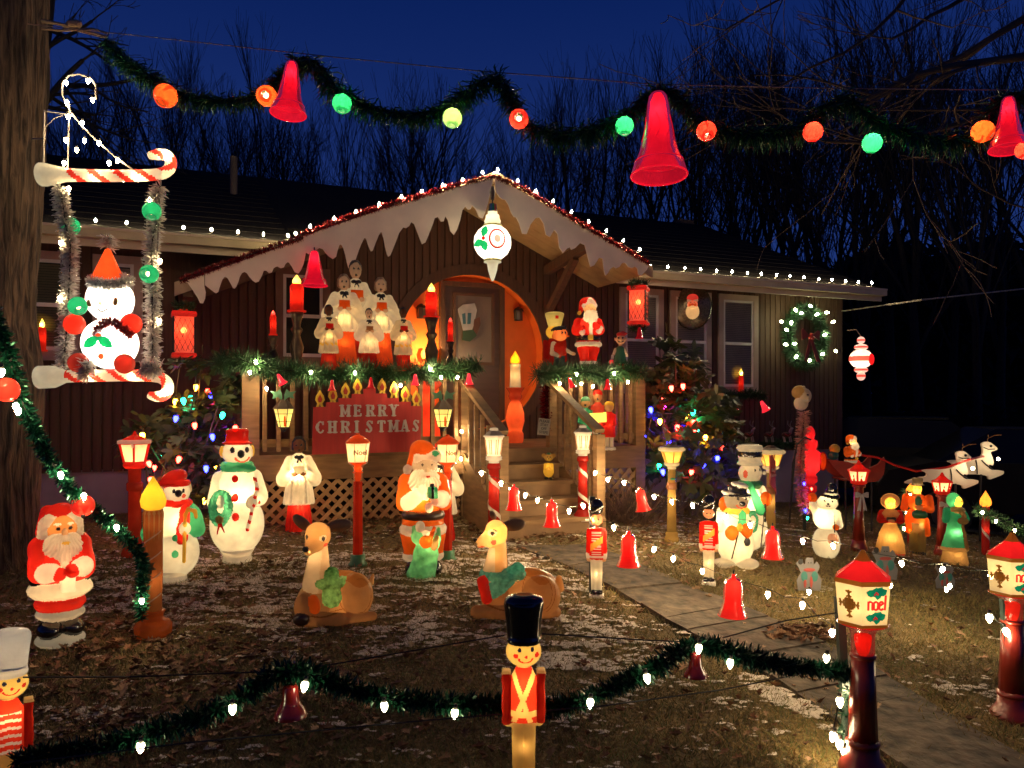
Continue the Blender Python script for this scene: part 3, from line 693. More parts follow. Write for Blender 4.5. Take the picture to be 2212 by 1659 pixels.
for i, (u, v, Y) in enumerate(spots):
    k = i % 5; t, zt = protos[k]; o = t if k not in used else copytree(t); used.add(k)
    x = (u-UC)/F*Y; zg = float(ground(min(x, 12), min(Y, 30))) if x > 0 else .4; want = EYE+(VH-v)/F*Y-zg
    o.location = (x, Y, zg); s_ = want/zt; o.scale = (s_*random.uniform(.8, 1.0), s_*random.uniform(.8, 1.0), s_); o.rotation_euler = (0, 0, random.uniform(0, 6.28))
    g = next(n for m, n in regs if u < m); o['label'] = 'bare leafless tree against the night sky, '+g; o['group'] = 'bare trees, '+g
# far wood: dense dark brush closing the view
r = np.random.default_rng(5); n = 60000
x = np.concatenate([r.uniform(-38, 52, n//2), r.uniform(5, 45, n//2)]); y = 31+r.uniform(0, 7, n); hh = 3.2+5.6*(x > 5)*np.clip((x-5)/10, 0, 1)+1.2*fbm(x, y, .4, 2, 8); z = hh*r.random(n)**.8-1.5
a = r.random((n, 3))*6.28; d1 = np.stack([np.cos(a[:, 0]), np.sin(a[:, 0]), np.sin(a[:, 1])], 1)*.45; d2 = np.stack([np.sin(a[:, 2]), np.cos(a[:, 1]), np.cos(a[:, 2])], 1)*.28
c = np.stack([x, y, z], 1); V = np.stack([c-d1, c+d2, c+d1], 1).reshape(-1, 3)
fastmesh('far_wood', V, np.arange(3*n).reshape(-1, 3), mat((.012, .014, .01), .95, amt=.3, scale=1.), kind='stuff')
n = 16000; x = np.concatenate([r.uniform(-32, 32, n//2), r.uniform(8.5, 34, n//2)]); y = np.concatenate([-24-r.uniform(0, 5, n//2), r.uniform(17.5, 20.5, n//2)]); hh = np.concatenate([np.full(n//2, 9.), np.full(n//2, 2.7)]); z = hh*r.random(n)-1.6  # the mass behind the camera is unseen, added to block low blue sky light
a = r.random((n, 3))*6.28; sc_ = np.where(y < 0, 1.1, .5)[:, None]; d1 = np.stack([np.cos(a[:, 0]), np.sin(a[:, 0])*.5, np.sin(a[:, 1])], 1)*sc_; d2 = np.stack([np.sin(a[:, 2]), np.cos(a[:, 1])*.5, np.cos(a[:, 2])], 1)*.7*sc_
c = np.stack([x, y, z], 1); V = np.stack([c-d1, c+d2, c+d1], 1).reshape(-1, 3); fastmesh('undergrowth_and_sky_block', V, np.arange(3*n).reshape(-1, 3), mat((.012, .012, .009), .95, amt=.3, scale=1., spec=.1), kind='stuff')
# big trunk at the left edge
def barkmat():
    m, t, o = newmat('bark'); b = t.nodes.new('ShaderNodeBsdfPrincipled'); L = t.links.new
    tc = t.nodes.new('ShaderNodeTexCoord'); mp = t.nodes.new('ShaderNodeMapping'); mp.inputs['Scale'].default_value = (20, 20, 2.6)
    n = t.nodes.new('ShaderNodeTexNoise'); n.inputs['Scale'].default_value = 1.4; n.inputs['Detail'].default_value = 7; n.inputs['Distortion'].default_value = .6
    r = t.nodes.new('ShaderNodeValToRGB'); r.color_ramp.elements[0].position = .38; r.color_ramp.elements[1].position = .62
    r.color_ramp.elements[0].color = (.02, .013, .009, 1); r.color_ramp.elements[1].color = (.11, .070, .043, 1)
    L(tc.outputs['Object'], mp.inputs[0]); L(mp.outputs[0], n.inputs[0]); L(n.outputs[0], r.inputs[0]); L(r.outputs[0], b.inputs['Base Color']); b.inputs['Roughness'].default_value = .95
    bp = t.nodes.new('ShaderNodeBump'); bp.inputs['Strength'].default_value = 1; bp.inputs['Distance'].default_value = .05; L(n.outputs[0], bp.inputs['Height']); L(bp.outputs[0], b.inputs['Normal'])
    L(b.outputs[0], o.inputs[0]); return m
bk = barkmat(); Yt = 5.9
_a, _b = np.meshgrid(np.arange(450)*.16, np.arange(600)*.035, indexing='ij'); BN = np.abs(fbm(_a+fbm(_a, _b, .5, 2, 31)*3, _b, 1., 3, 32)-.5)*4-1
edge = [(-260, 92), (0, 93), (200, 88), (340, 80), (500, 75), (600, 64), (700, 62), (780, 74), (840, 82), (900, 78), (1000, 72), (1120, 70), (1200, 78), (1240, 92), (1256, 110)]
nr = 150; vs = []; zz = []
vv = np.linspace(-500, 1262, 170); pr = fbm(np.arange(nr*4)*.37, np.zeros(nr*4), 1., 3, 9)
for v in vv:
    ur = np.interp(v, [e[0] for e in edge], [e[1] for e in edge]); z = EYE+(VH-v)/F*Yt; xr = (ur-UC)/F*Yt; R_ = .34+.05*(v > 1150)*(v-1150)/110
    cx = xr-R_
    for i in range(nr):
        a = 2*math.pi*i/nr; q = R_*(1+.03*math.sin(a*9+math.sin(z*1.3)*1.5)+.05*BN[int(i*3) % 450, int((z+3)*40) % 600]); vs.append((cx+q*math.cos(a), Yt+q*math.sin(a), z))
m_ = len(vv); f = [(k*nr+i, (k+1)*nr+i, (k+1)*nr+(i+1) % nr, k*nr+(i+1) % nr) for k in range(m_-1) for i in range(nr)]
bt = thing('large_tree', 'thick rough-barked tree trunk at the left edge of the lawn', 'tree')
MB().add(vs, f).build('trunk', bk, bt, smooth=True)
MB().tube([(-3.9, 5.95, 6.2), (-4.6, 6.3, 7.4), (-5.6, 6.8, 8.4)], [.16, .12, .08], 8).build('branch', bk, bt, smooth=True)
# limbs reaching in from a tree on the right
lt = thing('overhanging_tree', 'brown-barked tree outside the right edge whose bare limbs reach over the bells', 'tree')
limb = mat((.075, .048, .03), .9, amt=.3, scale=6); r = np.random.default_rng(77)
MB().tube([(6.2, 7.8, -1), (6.1, 7.8, 2.5), (5.8, 7.7, 6)], [.24, .2, .13], 10).build('trunk', limb, lt, smooth=True)
segs = []
def rec(p, d, L, rad, lev):
    n = 5
    for i in range(n):
        d = d+r.normal(0, .09, 3)+np.array([0, 0, .01]); d /= np.linalg.norm(d); q = p+d*L/n; segs.append((p, q, rad, rad*.86, lev+1)); p = q; rad *= .86
        if lev < 3 and r.random() < (.62 if lev < 2 else .42):
            s = r.normal(0, 1, 3); s -= d*(s@d); s /= np.linalg.norm(s); a = r.uniform(.3, .8); rec(p, d*math.cos(a)+s*math.sin(a), L*r.uniform(.4, .7), rad*.6, lev+1)
for (u0, v0, u1, v1, Y, rad) in ((2230, 120, 1790, 330, 7.2, .045), (2240, 200, 1760, 300, 6.8, .03), (2230, 30, 1880, 180, 7.4, .04), (2120, -40, 1900, 150, 7.8, .03), (1980, -40, 1700, 240, 7.9, .025), (1880, -60, 1560, 60, 7.9, .02), (2240, 450, 2100, 480, 7.2, .012)):
    a = np.array(P(u0, v0, Y)); b = np.array(P(u1, v1, Y-.4)); L = np.linalg.norm(b-a); rec(a, (b-a)/L, L, rad*.95, 0)
    if u0 > 2200: MB().tube([(5.9, 7.75, float(a[2])-.5), tuple(a)], [rad*1.5, rad], 6).build('branch', limb, lt, smooth=True)
V, Q = segmesh(segs, 0, 9, .004); fastmesh('branch', V, Q, limb, parent=lt)

# gnarled tree behind the big trunk, upper left
gt = thing('gnarled_tree', 'dark gnarled tree spreading crooked limbs just right of the big trunk, upper left', 'tree')
MB().tube([P(30, 1000, 12), P(40, 500, 12), P(70, 250, 12), P(100, 60, 12), P(115, -60, 12)], [.20, .17, .13, .09, .06], 8).build('trunk', bark, gt, smooth=True)
segs = []; r = np.random.default_rng(15)
for (u0, v0, u1, v1, rad) in ((70, 250, 200, 160, .07), (150, 185, 330, 205, .045), (92, 110, 190, 40, .045), (100, 60, 240, 120, .04), (110, 0, 200, -60, .04), (75, 200, 20, 60, .05), (80, 180, 260, 300, .035), (140, 190, 300, 380, .03)):
    a = np.array(P(u0, v0, 12)); b = np.array(P(u1, v1, 11.6)); L = np.linalg.norm(b-a); rec(a, (b-a)/L, L, rad, 0)
V, Q = segmesh(segs, 0, 9, .005); fastmesh('crown', V, Q, bark, parent=gt)
# ================================================================ COLOURS OF THE MOULDED PLASTIC
WH = lit((.88, .79, .58), .08); WH2 = lit((.80, .68, .45), .10); RED = lit((.80, .03, .015), .05); DRED = lit((.55, .03, .012), .03); ORG = lit((.88, .16, .015), .07)
GRN = lit((.08, .50, .22), .05); YEL = lit((.92, .55, .07), .08); SKIN = lit((.88, .50, .22), .07); DSKIN = lit((.20, .07, .028), .05); TAN = lit((.72, .38, .13), .05); BRN = lit((.48, .23, .08), .035)
FACE = lit((.72, .42, .22), .09); GREY = lit((.42, .36, .26), .05); CREAM = lit((.78, .62, .36), .07); PINK = lit((.85, .12, .06), .05); CORAL = lit((.95, .08, .04), .30)
BLK = mat((.010, .010, .011), .14, spec=.8); DBR = mat((.05, .025, .012), .35); MET = mat((.10, .08, .06), .35, .8); BLKD = mat((.015, .014, .014), .6)
WHP = mat((.70, .64, .55), .35, amt=.06); REDP = mat((.50, .025, .015), .3, amt=.12); GRNP = mat((.03, .16, .07), .35); GLD = mat((.30, .17, .04), .4, .3); REDD = mat((.16, .012, .008), .35)
WARM = (1, .78, .46)
def fig(name, label, cat, u, vt, vb, prims, colors, **k):
    p = G(u, vb); h = (vb-vt)*p.y/F; p = p+Vector((0, .10*h, 0)); p.z = float(ground(p.x, p.y))
    rz = -math.atan2(p.x, p.y) if k.pop('face', True) else 0
    return figure(name, label, cat, (p.x, p.y, p.z-.006), h, prims, colors, px=(vb-vt)*.463*.95, rz=k.pop('rz', 0)+rz, **k)
def figat(name, label, cat, u, vt, vb, d, prims, colors, rz=0, **k):
    s = HS(u, d); p = H(s, d, 0); z = EYE+(VH-vb)/F*p.y; h = (vb-vt)*p.y/F
    return figure(name, label, cat, (p.x, p.y, z), h, prims, colors, px=(vb-vt)*.463*.95, rz=rz-math.atan2(p.x, p.y), **k)
# ---------------- Santas
def two(f, *a):
    return [f(a[0]+'#1', *a[1:]), f(a[0]+'#2', -a[1], *a[2:])]
santaA = [E('base', 0, 0, .05, .19, .16, .06), E('boot#1', -.085, -.03, .13, .095, .12, .065), E('boot#2', .08, -.03, .13, .095, .12, .065),
  E('trouser_cuff', .0, 0, .235, .185, .16, .055), E('trousers', 0, 0, .31, .195, .16, .085), E('coat_trim', 0, 0, .405, .245, .20, .085),
  E('coat', 0, .0, .58, .20, .17, .17), E('coat', 0, 0, .49, .215, .175, .05), Bx('placket', .02, -.175, .46, .055, .03, .06, .02), C('belt', (-.13, 0, .495), (.13, 0, .495), .10, .10, 1.), 
  C('sleeve#1', (-.15, 0, .70), (-.175, -.07, .55), .085, .08), C('sleeve#2', (.15, 0, .70), (.175, -.07, .55), .085, .08),
  C('cuff#1', (-.145, -.14, .54), (-.085, -.17, .545), .066, .06), C('cuff#2', (.15, -.13, .56), (.10, -.17, .56), .066, .06),
  E('mitten#1', -.05, -.205, .535, .052, .04, .046, .3), E('mitten#2', .045, -.205, .55, .052, .04, .046, -.3),
  E('beard', 0, -.10, .715, .145, .095, .10), C('beard', (0, -.13, .68), (.0, -.165, .60), .10, .03), C('moustache', (0, -.185, .775), (-.08, -.15, .765), .025, .018), C('moustache', (0, -.185, .775), (.08, -.15, .765), .025, .018),
  E('head', 0, -.04, .84, .115, .115, .10), C('hair#1', (-.12, -.04, .86), (-.145, -.02, .76), .05, .035), C('hair#2', (.115, -.04, .86), (.135, -.02, .765), .05, .035),
  C('hat_trim', (-.09, -.06, .885), (.10, -.07, .895), .05, .048), E('hat', -.01, .0, .93, .115, .11, .07, .2), C('hat', (-.09, .02, .93), (-.15, .03, .80), .06, .03), E('nose', .0, -.17, .815, .022, .03, .025)]
eyes = lambda x, z, r=.014, dx=.045, y=-.16: [('eye#1', E('', x-dx, y, z, r, .06, r*.9)), ('eye#2', E('', x+dx, y, z, r, .06, r*.9))]
SC = dict(base=WH2, boot=BLK, trouser_cuff=WH2, trousers=RED, coat_trim=WH2, coat=RED, placket=WH, belt=BLK, sleeve=RED, cuff=WH, mitten=RED, beard=WH2, moustache=WH2, head=lit((.8, .33, .09), .07), hair=WH2, hat_trim=WH2, hat=RED, nose=SKIN, eye=DBR, mouth=YEL, brow=WH)
fig('santa_figure', 'red and white Santa with full beard and clasped red mittens, nearest the big trunk', 'santa', 112, 1090, 1404, santaA, SC,
    sx=.83, lights=[(0, .02, .50, 5.5), (0, .0, .84, .9)], paint=eyes(0, .838, .016)+[('mouth', E('', 0, -.2, .745, .03, .05, .012)), ('brow#1', E('', -.05, -.16, .868, .03, .06, .01)), ('brow#2', E('', .05, -.16, .868, .03, .06, .01))], rz=.18)
santaB = [E('boot#1', -.10, -.02, .05, .055, .10, .06), E('boot#2', .10, -.02, .05, .055, .1, .06), C('trousers', (-.095, 0, .30), (-.09, 0, .17), .095, .075), C('trousers', (.095, 0, .30), (.09, 0, .17), .095, .075),
  E('trouser_cuff#1', -.09, 0, .14, .085, .085, .045), E('trouser_cuff#2', .09, 0, .14, .085, .085, .045), E('coat', 0, 0, .385, .175, .15, .09), T('coat_trim', 0, 0, .34, .16, .038, 1., .85),
  E('coat', 0, 0, .57, .165, .15, .17), T('belt', 0, 0, .445, .13, .035, 1.1, .95), E('coat', 0, 0, .46, .15, .13, .06),
  C('sleeve#1', (-.13, 0, .68), (-.165, -.06, .55), .08, .07), C('sleeve#2', (.13, 0, .68), (.165, -.06, .55), .08, .07), C('cuff#1', (-.14, -.11, .55), (-.07, -.16, .60), .06, .055), C('cuff#2', (.145, -.11, .57), (.10, -.16, .58), .06, .058),
  E('hand#1', -.03, -.18, .645, .035, .035, .045), E('hand#2', .07, -.19, .60, .04, .035, .03), C('finger', (-.015, -.19, .66), (-.005, -.185, .72), .014, .012), Bx('gift', .055, -.215, .63, .037, .03, .04, .006), Bx('ribbon', .05, -.222, .632, .007, .03, .042, .003), E('bow', .05, -.215, .685, .022, .015, .014),
  E('beard', 0, -.09, .70, .13, .085, .10), C('beard', (.0, -.12, .66), (.0, -.14, .62), .09, .05), E('pompom', .03, -.165, .515, .035, .03, .038), E('head', .01, -.03, .81, .105, .10, .09), C('moustache', (.02, -.165, .755), (-.05, -.14, .745), .022, .015), C('moustache', (.02, -.165, .755), (.085, -.13, .75), .022, .015),
  C('hat_trim', (-.05, -.07, .865), (.10, -.07, .885), .042, .045), E('hat', -.0, .0, .915, .115, .105, .085, -.3), C('hat', (-.06, .0, .91), (-.12, .0, .80), .055, .025), E('pompom#2', -.135, -.02, .785, .036, .036, .036), E('nose', .02, -.15, .79, .02, .03, .02),
  C('sack', (-.02, -.12, .02), (.01, -.14, .22), .11, .09, .6), C('sack', (-.06, -.14, .3), (-.08, -.14, .36), .05, .03), C('sack', (.09, -.14, .25), (.115, -.14, .36), .035, .015), C('sack', (.02, -.12, .16), (-.1, -.1, .03), .09, .05, .7), E('toy_drum', .0, -.20, .275, .05, .04, .048), C('toy_doll', (.04, -.18, .30), (.07, -.18, .37), .018, .014), E('mitten', -.045, -.18, .385, .04, .035, .04), C('toy_bear', (.07, -.19, .24), (.09, -.19, .30), .03, .02)]
SB = dict(SC); SB.update(coat=ORG, trousers=ORG, sleeve=ORG, hat=ORG, trouser_cuff=WH2, head=lit((.62, .48, .30), .07), nose=CREAM, sack=lit((.22, .70, .28), .05, scale=14, amt=.45), gift=GRN, ribbon=BLK, bow=DBR, hand=WH, finger=WH, pompom=WH2, toy_drum=ORG, toy_doll=ORG, toy_bear=TAN, belt=DBR, mouth=PINK, holly=GRN, mitten=WH2)
fig('santa_figure', 'orange-suited Santa with finger to lips, green gift and green toy sack, middle of the lawn', 'santa', 911, 952, 1247, santaB, SB,
    sx=.89, lights=[(-.03, -.02, .60, 5.5), (.04, -.05, .28, 2.2), (0, .02, .84, .5)], paint=eyes(.02, .825, .013, .04)+[('mouth', E('', .02, -.2, .742, .018, .08, .01)), ('holly', E('', .09, -.1, .905, .03, .06, .02))], rz=.1)
santaC = [Bx('base', 0, 0, .022, .13, .09, .022, .01), E('boot#1', -.055, -.03, .06, .06, .09, .035), E('boot#2', .055, -.03, .06, .06, .09, .035), E('trouser_cuff#1', -.06, 0, .115, .062, .062, .028), E('trouser_cuff#2', .06, 0, .115, .062, .062, .028),
  C('trousers', (-.065, 0, .30), (-.055, 0, .15), .085, .055), C('trousers', (.065, 0, .30), (.055, 0, .15), .085, .055), E('coat', 0, 0, .385, .16, .13, .06), T('coat_trim', 0, 0, .355, .155, .03, 1., .8), E('coat', 0, 0, .57, .15, .13, .17), T('belt', 0, 0, .44, .115, .035, 1.12, .95), Bx('buckle', .03, -.155, .44, .035, .015, .035, .01), 
  C('sleeve#1', (-.13, 0, .65), (-.165, -.04, .54), .07, .065), C('sleeve#2', (.12, 0, .65), (.16, -.05, .55), .065, .06), C('sleeve#1', (-.16, -.05, .53), (-.09, -.13, .56), .06, .045), C('sleeve#2', (.155, -.07, .53), (.09, -.13, .60), .055, .04), C('cuff#1', (-.085, -.13, .56), (-.08, -.13, .50), .035, .035), C('cuff#2', (.135, -.12, .52), (.16, -.1, .56), .033, .033),
  Bx('placket', .035, -.13, .60, .022, .03, .12, .01), E('beard', .03, -.09, .715, .10, .075, .09), E('head', .02, -.02, .83, .085, .09, .09), E('hat', -.01, .01, .91, .115, .105, .085), C('hat', (-.08, .03, .88), (-.11, .02, .79), .05, .025), C('hat_trim', (-.055, -.05, .87), (.03, -.075, .935), .034, .034), C('hat_trim', (.03, -.075, .935), (.095, -.04, .87), .034, .03), E('pompom', -.12, -.02, .775, .03, .03, .03), E('nose', .045, -.12, .815, .018, .025, .018), C('moustache', (.045, -.13, .785), (-.03, -.11, .775), .018, .012), C('moustache', (.045, -.13, .785), (.11, -.1, .785), .018, .012)]
SCc = dict(SC); SCc.update(buckle=YEL, pompom=YEL, base=WHP, head=SKIN, beard=WH, hat_trim=WH, moustache=WH, trouser_cuff=WH)
figat('santa_figure', 'red Santa in wide black belt standing on the right porch rail', 'santa', 1271, 640, 802, 1.93, santaC, SCc, lights=[(.02, 0, .62, 3.0), (.03, .03, .85, .8), (0, 0, .25, .7)], paint=eyes(.045, .845, .011, .035))
# ---------------- snowmen
snowA = [Lz('base', [(0, .13), (.05, .12), (.09, .15)]), E('body', 0, 0, .28, .235, .19, .235), E('body', .0, 0, .56, .185, .155, .17), C('arm#1', (-.15, 0, .62), (-.20, -.05, .46), .065, .06), C('arm#2', (.15, 0, .62), (.195, -.05, .49), .07, .065), C('arm#2', (.19, -.06, .47), (.11, -.15, .46), .055, .045), E('mitten', .095, -.175, .455, .05, .04, .045),
  T('cuff', .155, -.12, .455, .035, .015, .5, 1., 'z'), E('head', 0, -.01, .82, .13, .12, .095), T('scarf', 0, 0, .715, .10, .035, 1.1, .9), E('scarf_knot', .06, -.1, .715, .09, .05, .035, -.2), T('wreath', -.155, -.14, .42, .065, .036, 1., 1.35, 'y'), E('bell', -.17, -.19, .345, .03, .03, .03), C('ribbon', (-.17, -.2, .33), (-.19, -.19, .24), .012, .006), C('ribbon', (-.17, -.2, .33), (-.13, -.19, .25), .012, .006), E('bird', -.16, -.18, .47, .03, .03, .045),
  C('cane', (.12, -.20, .64), (.14, -.2, .56), .015), C('cane', (.14, -.2, .56), (.06, -.2, .26), .015), Lz('hat', [(.885, .13), (.895, .135), (.905, .10), (.94, .095), (.985, .10), (1.0, .085)], .0, .0, .9), E('nose', .015, -.125, .815, .028, .03, .028), E('ear#1', -.13, 0, .83, .02, .04, .045), E('ear#2', .13, 0, .83, .02, .04, .045),
  E('button#1', -.04, -.165, .635, .028, .02, .028), E('button#2', -.04, -.165, .495, .03, .02, .03), E('button#3', -.04, -.19, .36, .03, .02, .03)]
GT = lit((.10, .48, .24), .05, scale=30, amt=.4)
SNC = dict(base=WH2, body=WH, arm=WH, mitten=WH2, cuff=RED, head=WH, scarf=GRN, scarf_knot=GRN, wreath=GT, bell=GLD, ribbon=RED, bird=WH, cane=WH, cane_stripe=RED, hat=RED, nose=BLKD, ear=YEL, button=RED, eye=BLKD, mouth=PINK, cheek=PINK)
def arcmouth(x0, z0, rx, rz, th=.007, ymax=-.05):
    def f(X, Y, Z):
        q = np.sqrt(((X-x0)/rx)**2+((Z-z0)/rz)**2); return (np.abs(q-1)*min(rx, rz) < th) & (Z < z0) & (Y < ymax)
    return f
fig('snowman_figure', 'tallest white snowman in red top hat with green scarf, wreath and striped cane, left lawn', 'snowman', 502, 927, 1218, snowA, SNC,
    sx=.84, lights=[(0, .0, .50, 7.5), (0, .02, .25, 2.0), (0, 0, .82, .7)], rz=.12,
    paint=[('eye#1', E('', -.055, -.1, .845, .02, .06, .022)), ('eye#2', E('', .07, -.1, .845, .02, .06, .022)), ('mouth', arcmouth(.03, .79, .06, .035, .006)), ('cane_stripe', lambda X, Y, Z: (np.sin((Z*1.0+X*.4)*95) > .35), ['cane'])])
snowB = [Lz('base', [(0, .13), (.07, .12), (.1, .14)], sy=.9), E('body', .03, 0, .27, .21, .18, .22), E('body', 0, 0, .55, .19, .16, .17), C('coat#1', (-.15, 0, .62), (-.22, -.04, .46), .085, .085), C('coat#2', (.14, 0, .62), (.21, -.04, .48), .085, .085), E('coat#2', .17, -.03, .55, .1, .12, .13), E('coat#1', -.17, -.0, .55, .1, .12, .13), E('head', .03, -.02, .80, .12, .11, .10), E('hat', .0, .0, .92, .13, .12, .075, .35), T('hat_brim', .01, -.01, .885, .12, .025, 1., .9), E('nose', .04, -.13, .80, .03, .03, .03), E('ear', .14, .0, .84, .025, .04, .05, .3), E('ear#2', -.12, .0, .80, .035, .05, .06), T('scarf', .03, 0, .70, .09, .04, 1.1, .9), C('scarf_tail', (.1, -.13, .66), (.07, -.17, .42), .045, .06, .5), E('mitten', .10, -.19, .50, .055, .05, .055),
  C('cane', (.09, -.22, .22), (.10, -.22, .62), .018), C('cane', (.10, -.22, .62), (.13, -.22, .67), .018), C('cane', (.13, -.22, .67), (.19, -.22, .65), .018), C('cane', (.19, -.22, .65), (.20, -.22, .60), .018), E('button#1', .01, -.18, .42, .03, .02, .03), E('button#2', .01, -.18, .28, .03, .02, .03)]
SNB = dict(SNC); SNB.update(coat=GRN, hat=RED, hat_brim=RED, scarf=RED, scarf_tail=RED, cane=YEL, button=GRN, mitten=WH, ear=CREAM, nose=BLKD)
fig('snowman_figure', 'snowman in green coat, red cap and red scarf with golden cane, behind the pinecone candle', 'snowman', 365, 1016, 1264, snowB, SNB, sx=.88, lights=[(.03, 0, .55, 5.), (.03, 0, .28, 1.5), (.03, 0, .8, .6)],
    paint=[('eye#1', E('', .0, -.12, .82, .016, .05, .02)), ('eye#2', E('', .085, -.1, .82, .014, .06, .02)), ('cheek', E('', .09, -.1, .775, .02, .06, .02))])
snowC = [E('foot#1', -.17, -.08, .055, .17, .15, .055), E('foot#2', .17, -.05, .06, .17, .13, .065), E('body', -.0, 0, .28, .27, .2, .26), E('body', -.03, 0, .55, .235, .17, .17), C('arm#1', (-.19, 0, .62), (-.2, -.08, .5), .09, .08), C('arm#2', (.12, 0, .62), (.18, -.08, .5), .08, .08), E('mitten#1', -.05, -.2, .43, .10, .07, .085), E('mitten#2', .16, -.19, .46, .085, .07, .08), E('bird', .06, -.22, .5, .04, .04, .045),
  E('head', .0, -.03, .78, .19, .15, .12), E('earmuff', -.17, -.05, .74, .07, .08, .085), T('scarf', -.0, 0, .665, .14, .04, 1.15, .9), C('scarf_tail', (.1, -.14, .63), (.09, -.17, .49), .055, .06, .5), Lz('hat', [(.84, .21), (.855, .22), (.87, .15), (.93, .14), (.955, .14)], .02, 0, .85), E('hat_top', .06, -.02, .965, .13, .11, .035, -.15), C('hat_brim', (-.18, -.08, .885), (.2, -.1, .82), .022, .022, 2.), E('nose', .1, -.19, .765, .045, .03, .03), C('broom', (.03, -.24, .4), (-.05, -.24, .14), .012), E('button', .17, -.18, .33, .045, .03, .05), T('wreath', .25, -.05, .55, .1, .03, .6, 1., 'y')]
SND = dict(SNC); SND.update(foot=WH2, body=WH, head=GREY, hat=BLK, hat_top=WHP, hat_brim=WHP, earmuff=ORG, scarf=YEL, scarf_tail=GRN, mitten=ORG, bird=YEL, broom=DBR, button=BLKD, nose=BLK)
fig('snowman_figure', 'stout grey-faced snowman with black hat, orange earmuffs and mittens, beside a toy soldier', 'snowman', 1594, 1042, 1229, snowC, SND, sx=.78, lights=[(-.08, .02, .52, 6.), (0, .0, .28, 4.)], paint=[('eye#1', E('', .04, -.15, .82, .02, .06, .022)), ('eye#2', E('', .15, -.12, .82, .015, .06, .022)), ('mouth', arcmouth(.09, .75, .07, .04, .008))])
snowD = [E('body', .0, 0, .20, .19, .16, .21), E('body', 0, 0, .46, .15, .14, .16), E('arm', .12, -.03, .52, .06, .08, .10), E('head', .0, -.01, .73, .125, .115, .10), Lz('hat', [(.805, .135), (.82, .145), (.835, .12), (.86, .12), (.875, .125), (.94, .125), (.955, .145), (.99, .13), (1., .09)]), Lz('hat_band', [(.885, .128), (.93, .128)]), T('scarf', 0, 0, .625, .09, .035, 1.1, 1.), C('scarf_tail', (-.02, -.12, .62), (.08, -.16, .40), .03, .055, .5), C('scarf_tail', (-.05, -.1, .63), (-.15, -.08, .58), .03, .02), E('nose', .14, -.07, .735, .02, .02, .02), E('button#1', .10, -.135, .52, .015, .02, .022), E('button#2', .13, -.14, .30, .015, .02, .022), C('broom', (.13, -.17, .5), (.08, -.17, .06), .008), E('mitten', .14, -.14, .5, .06, .05, .07)]
SNE = dict(SNC); SNE.update(head=WH2, hat=WH2, hat_band=BLK, mitten=ORG, broom=DBR, button=BLKD, scarf=GRNP, scarf_tail=GRN, nose=WH2, earpatch=PINK)
fig('snowman_figure', 'tall snowman in white hat with black band and green scarf, behind the stout one', 'snowman', 1627, 961, 1192, snowD, SNE, sx=.85, lights=[(0, 0, .48, 6.), (0, 0, .2, 1.6)], paint=[('eye', E('', .09, -.08, .765, .012, .05, .014)), ('earpatch', E('', -.07, -.10, .725, .022, .06, .038)), ('eye#2', E('', .03, -.12, .765, .012, .05, .014))], rz=.2)
snowE = [E('body', 0, 0, .20, .21, .17, .24), E('body', 0, 0, .55, .20, .16, .17), C('arm#1', (-.13, 0, .6), (-.2, 0, .72), .075, .06), E('mitten', -.2, -.01, .82, .07, .05, .07), C('arm#2', (.15, 0, .6), (.19, -.08, .47), .07, .06), E('hand', .14, -.13, .44, .05, .04, .04), E('head', .02, -.02, .76, .155, .13, .11), T('hat_brim', .06, -.0, .845, .10, .03, 1.1, .9), C('hat', (.07, 0, .86), (.09, 0, .95), .085, .085), T('hat_band', .075, 0, .875, .082, .02, 1., 1.), C('shovel', (.12, -.2, .62), (.125, -.2, .38), .01), E('nose', .03, -.16, .755, .015, .02, .015), E('scarf', .1, -.15, .28, .08, .05, .08)]
SNF = dict(SNC); SNF.update(hat=BLK, hat_brim=BLK, hat_band=WH, mitten=ORG, hand=ORG, shovel=BLK, scarf=lit((.85, .42, .25), .05), mouth=DBR)
fig('snowman_figure', 'small bright snowman tipping a black top hat with an orange mitten, right lawn', 'snowman', 1791, 1049, 1207, snowE, SNF, sx=.87, lights=[(-.03, 0, .56, 8.), (0, 0, .22, 1.6), (0, 0, .8, 1.6)], paint=[('eye#1', E('', -.02, -.15, .795, .012, .05, .014)), ('eye#2', E('', .09, -.12, .79, .012, .05, .014)), ('mouth', arcmouth(.03, .74, .03, .02, .006))])
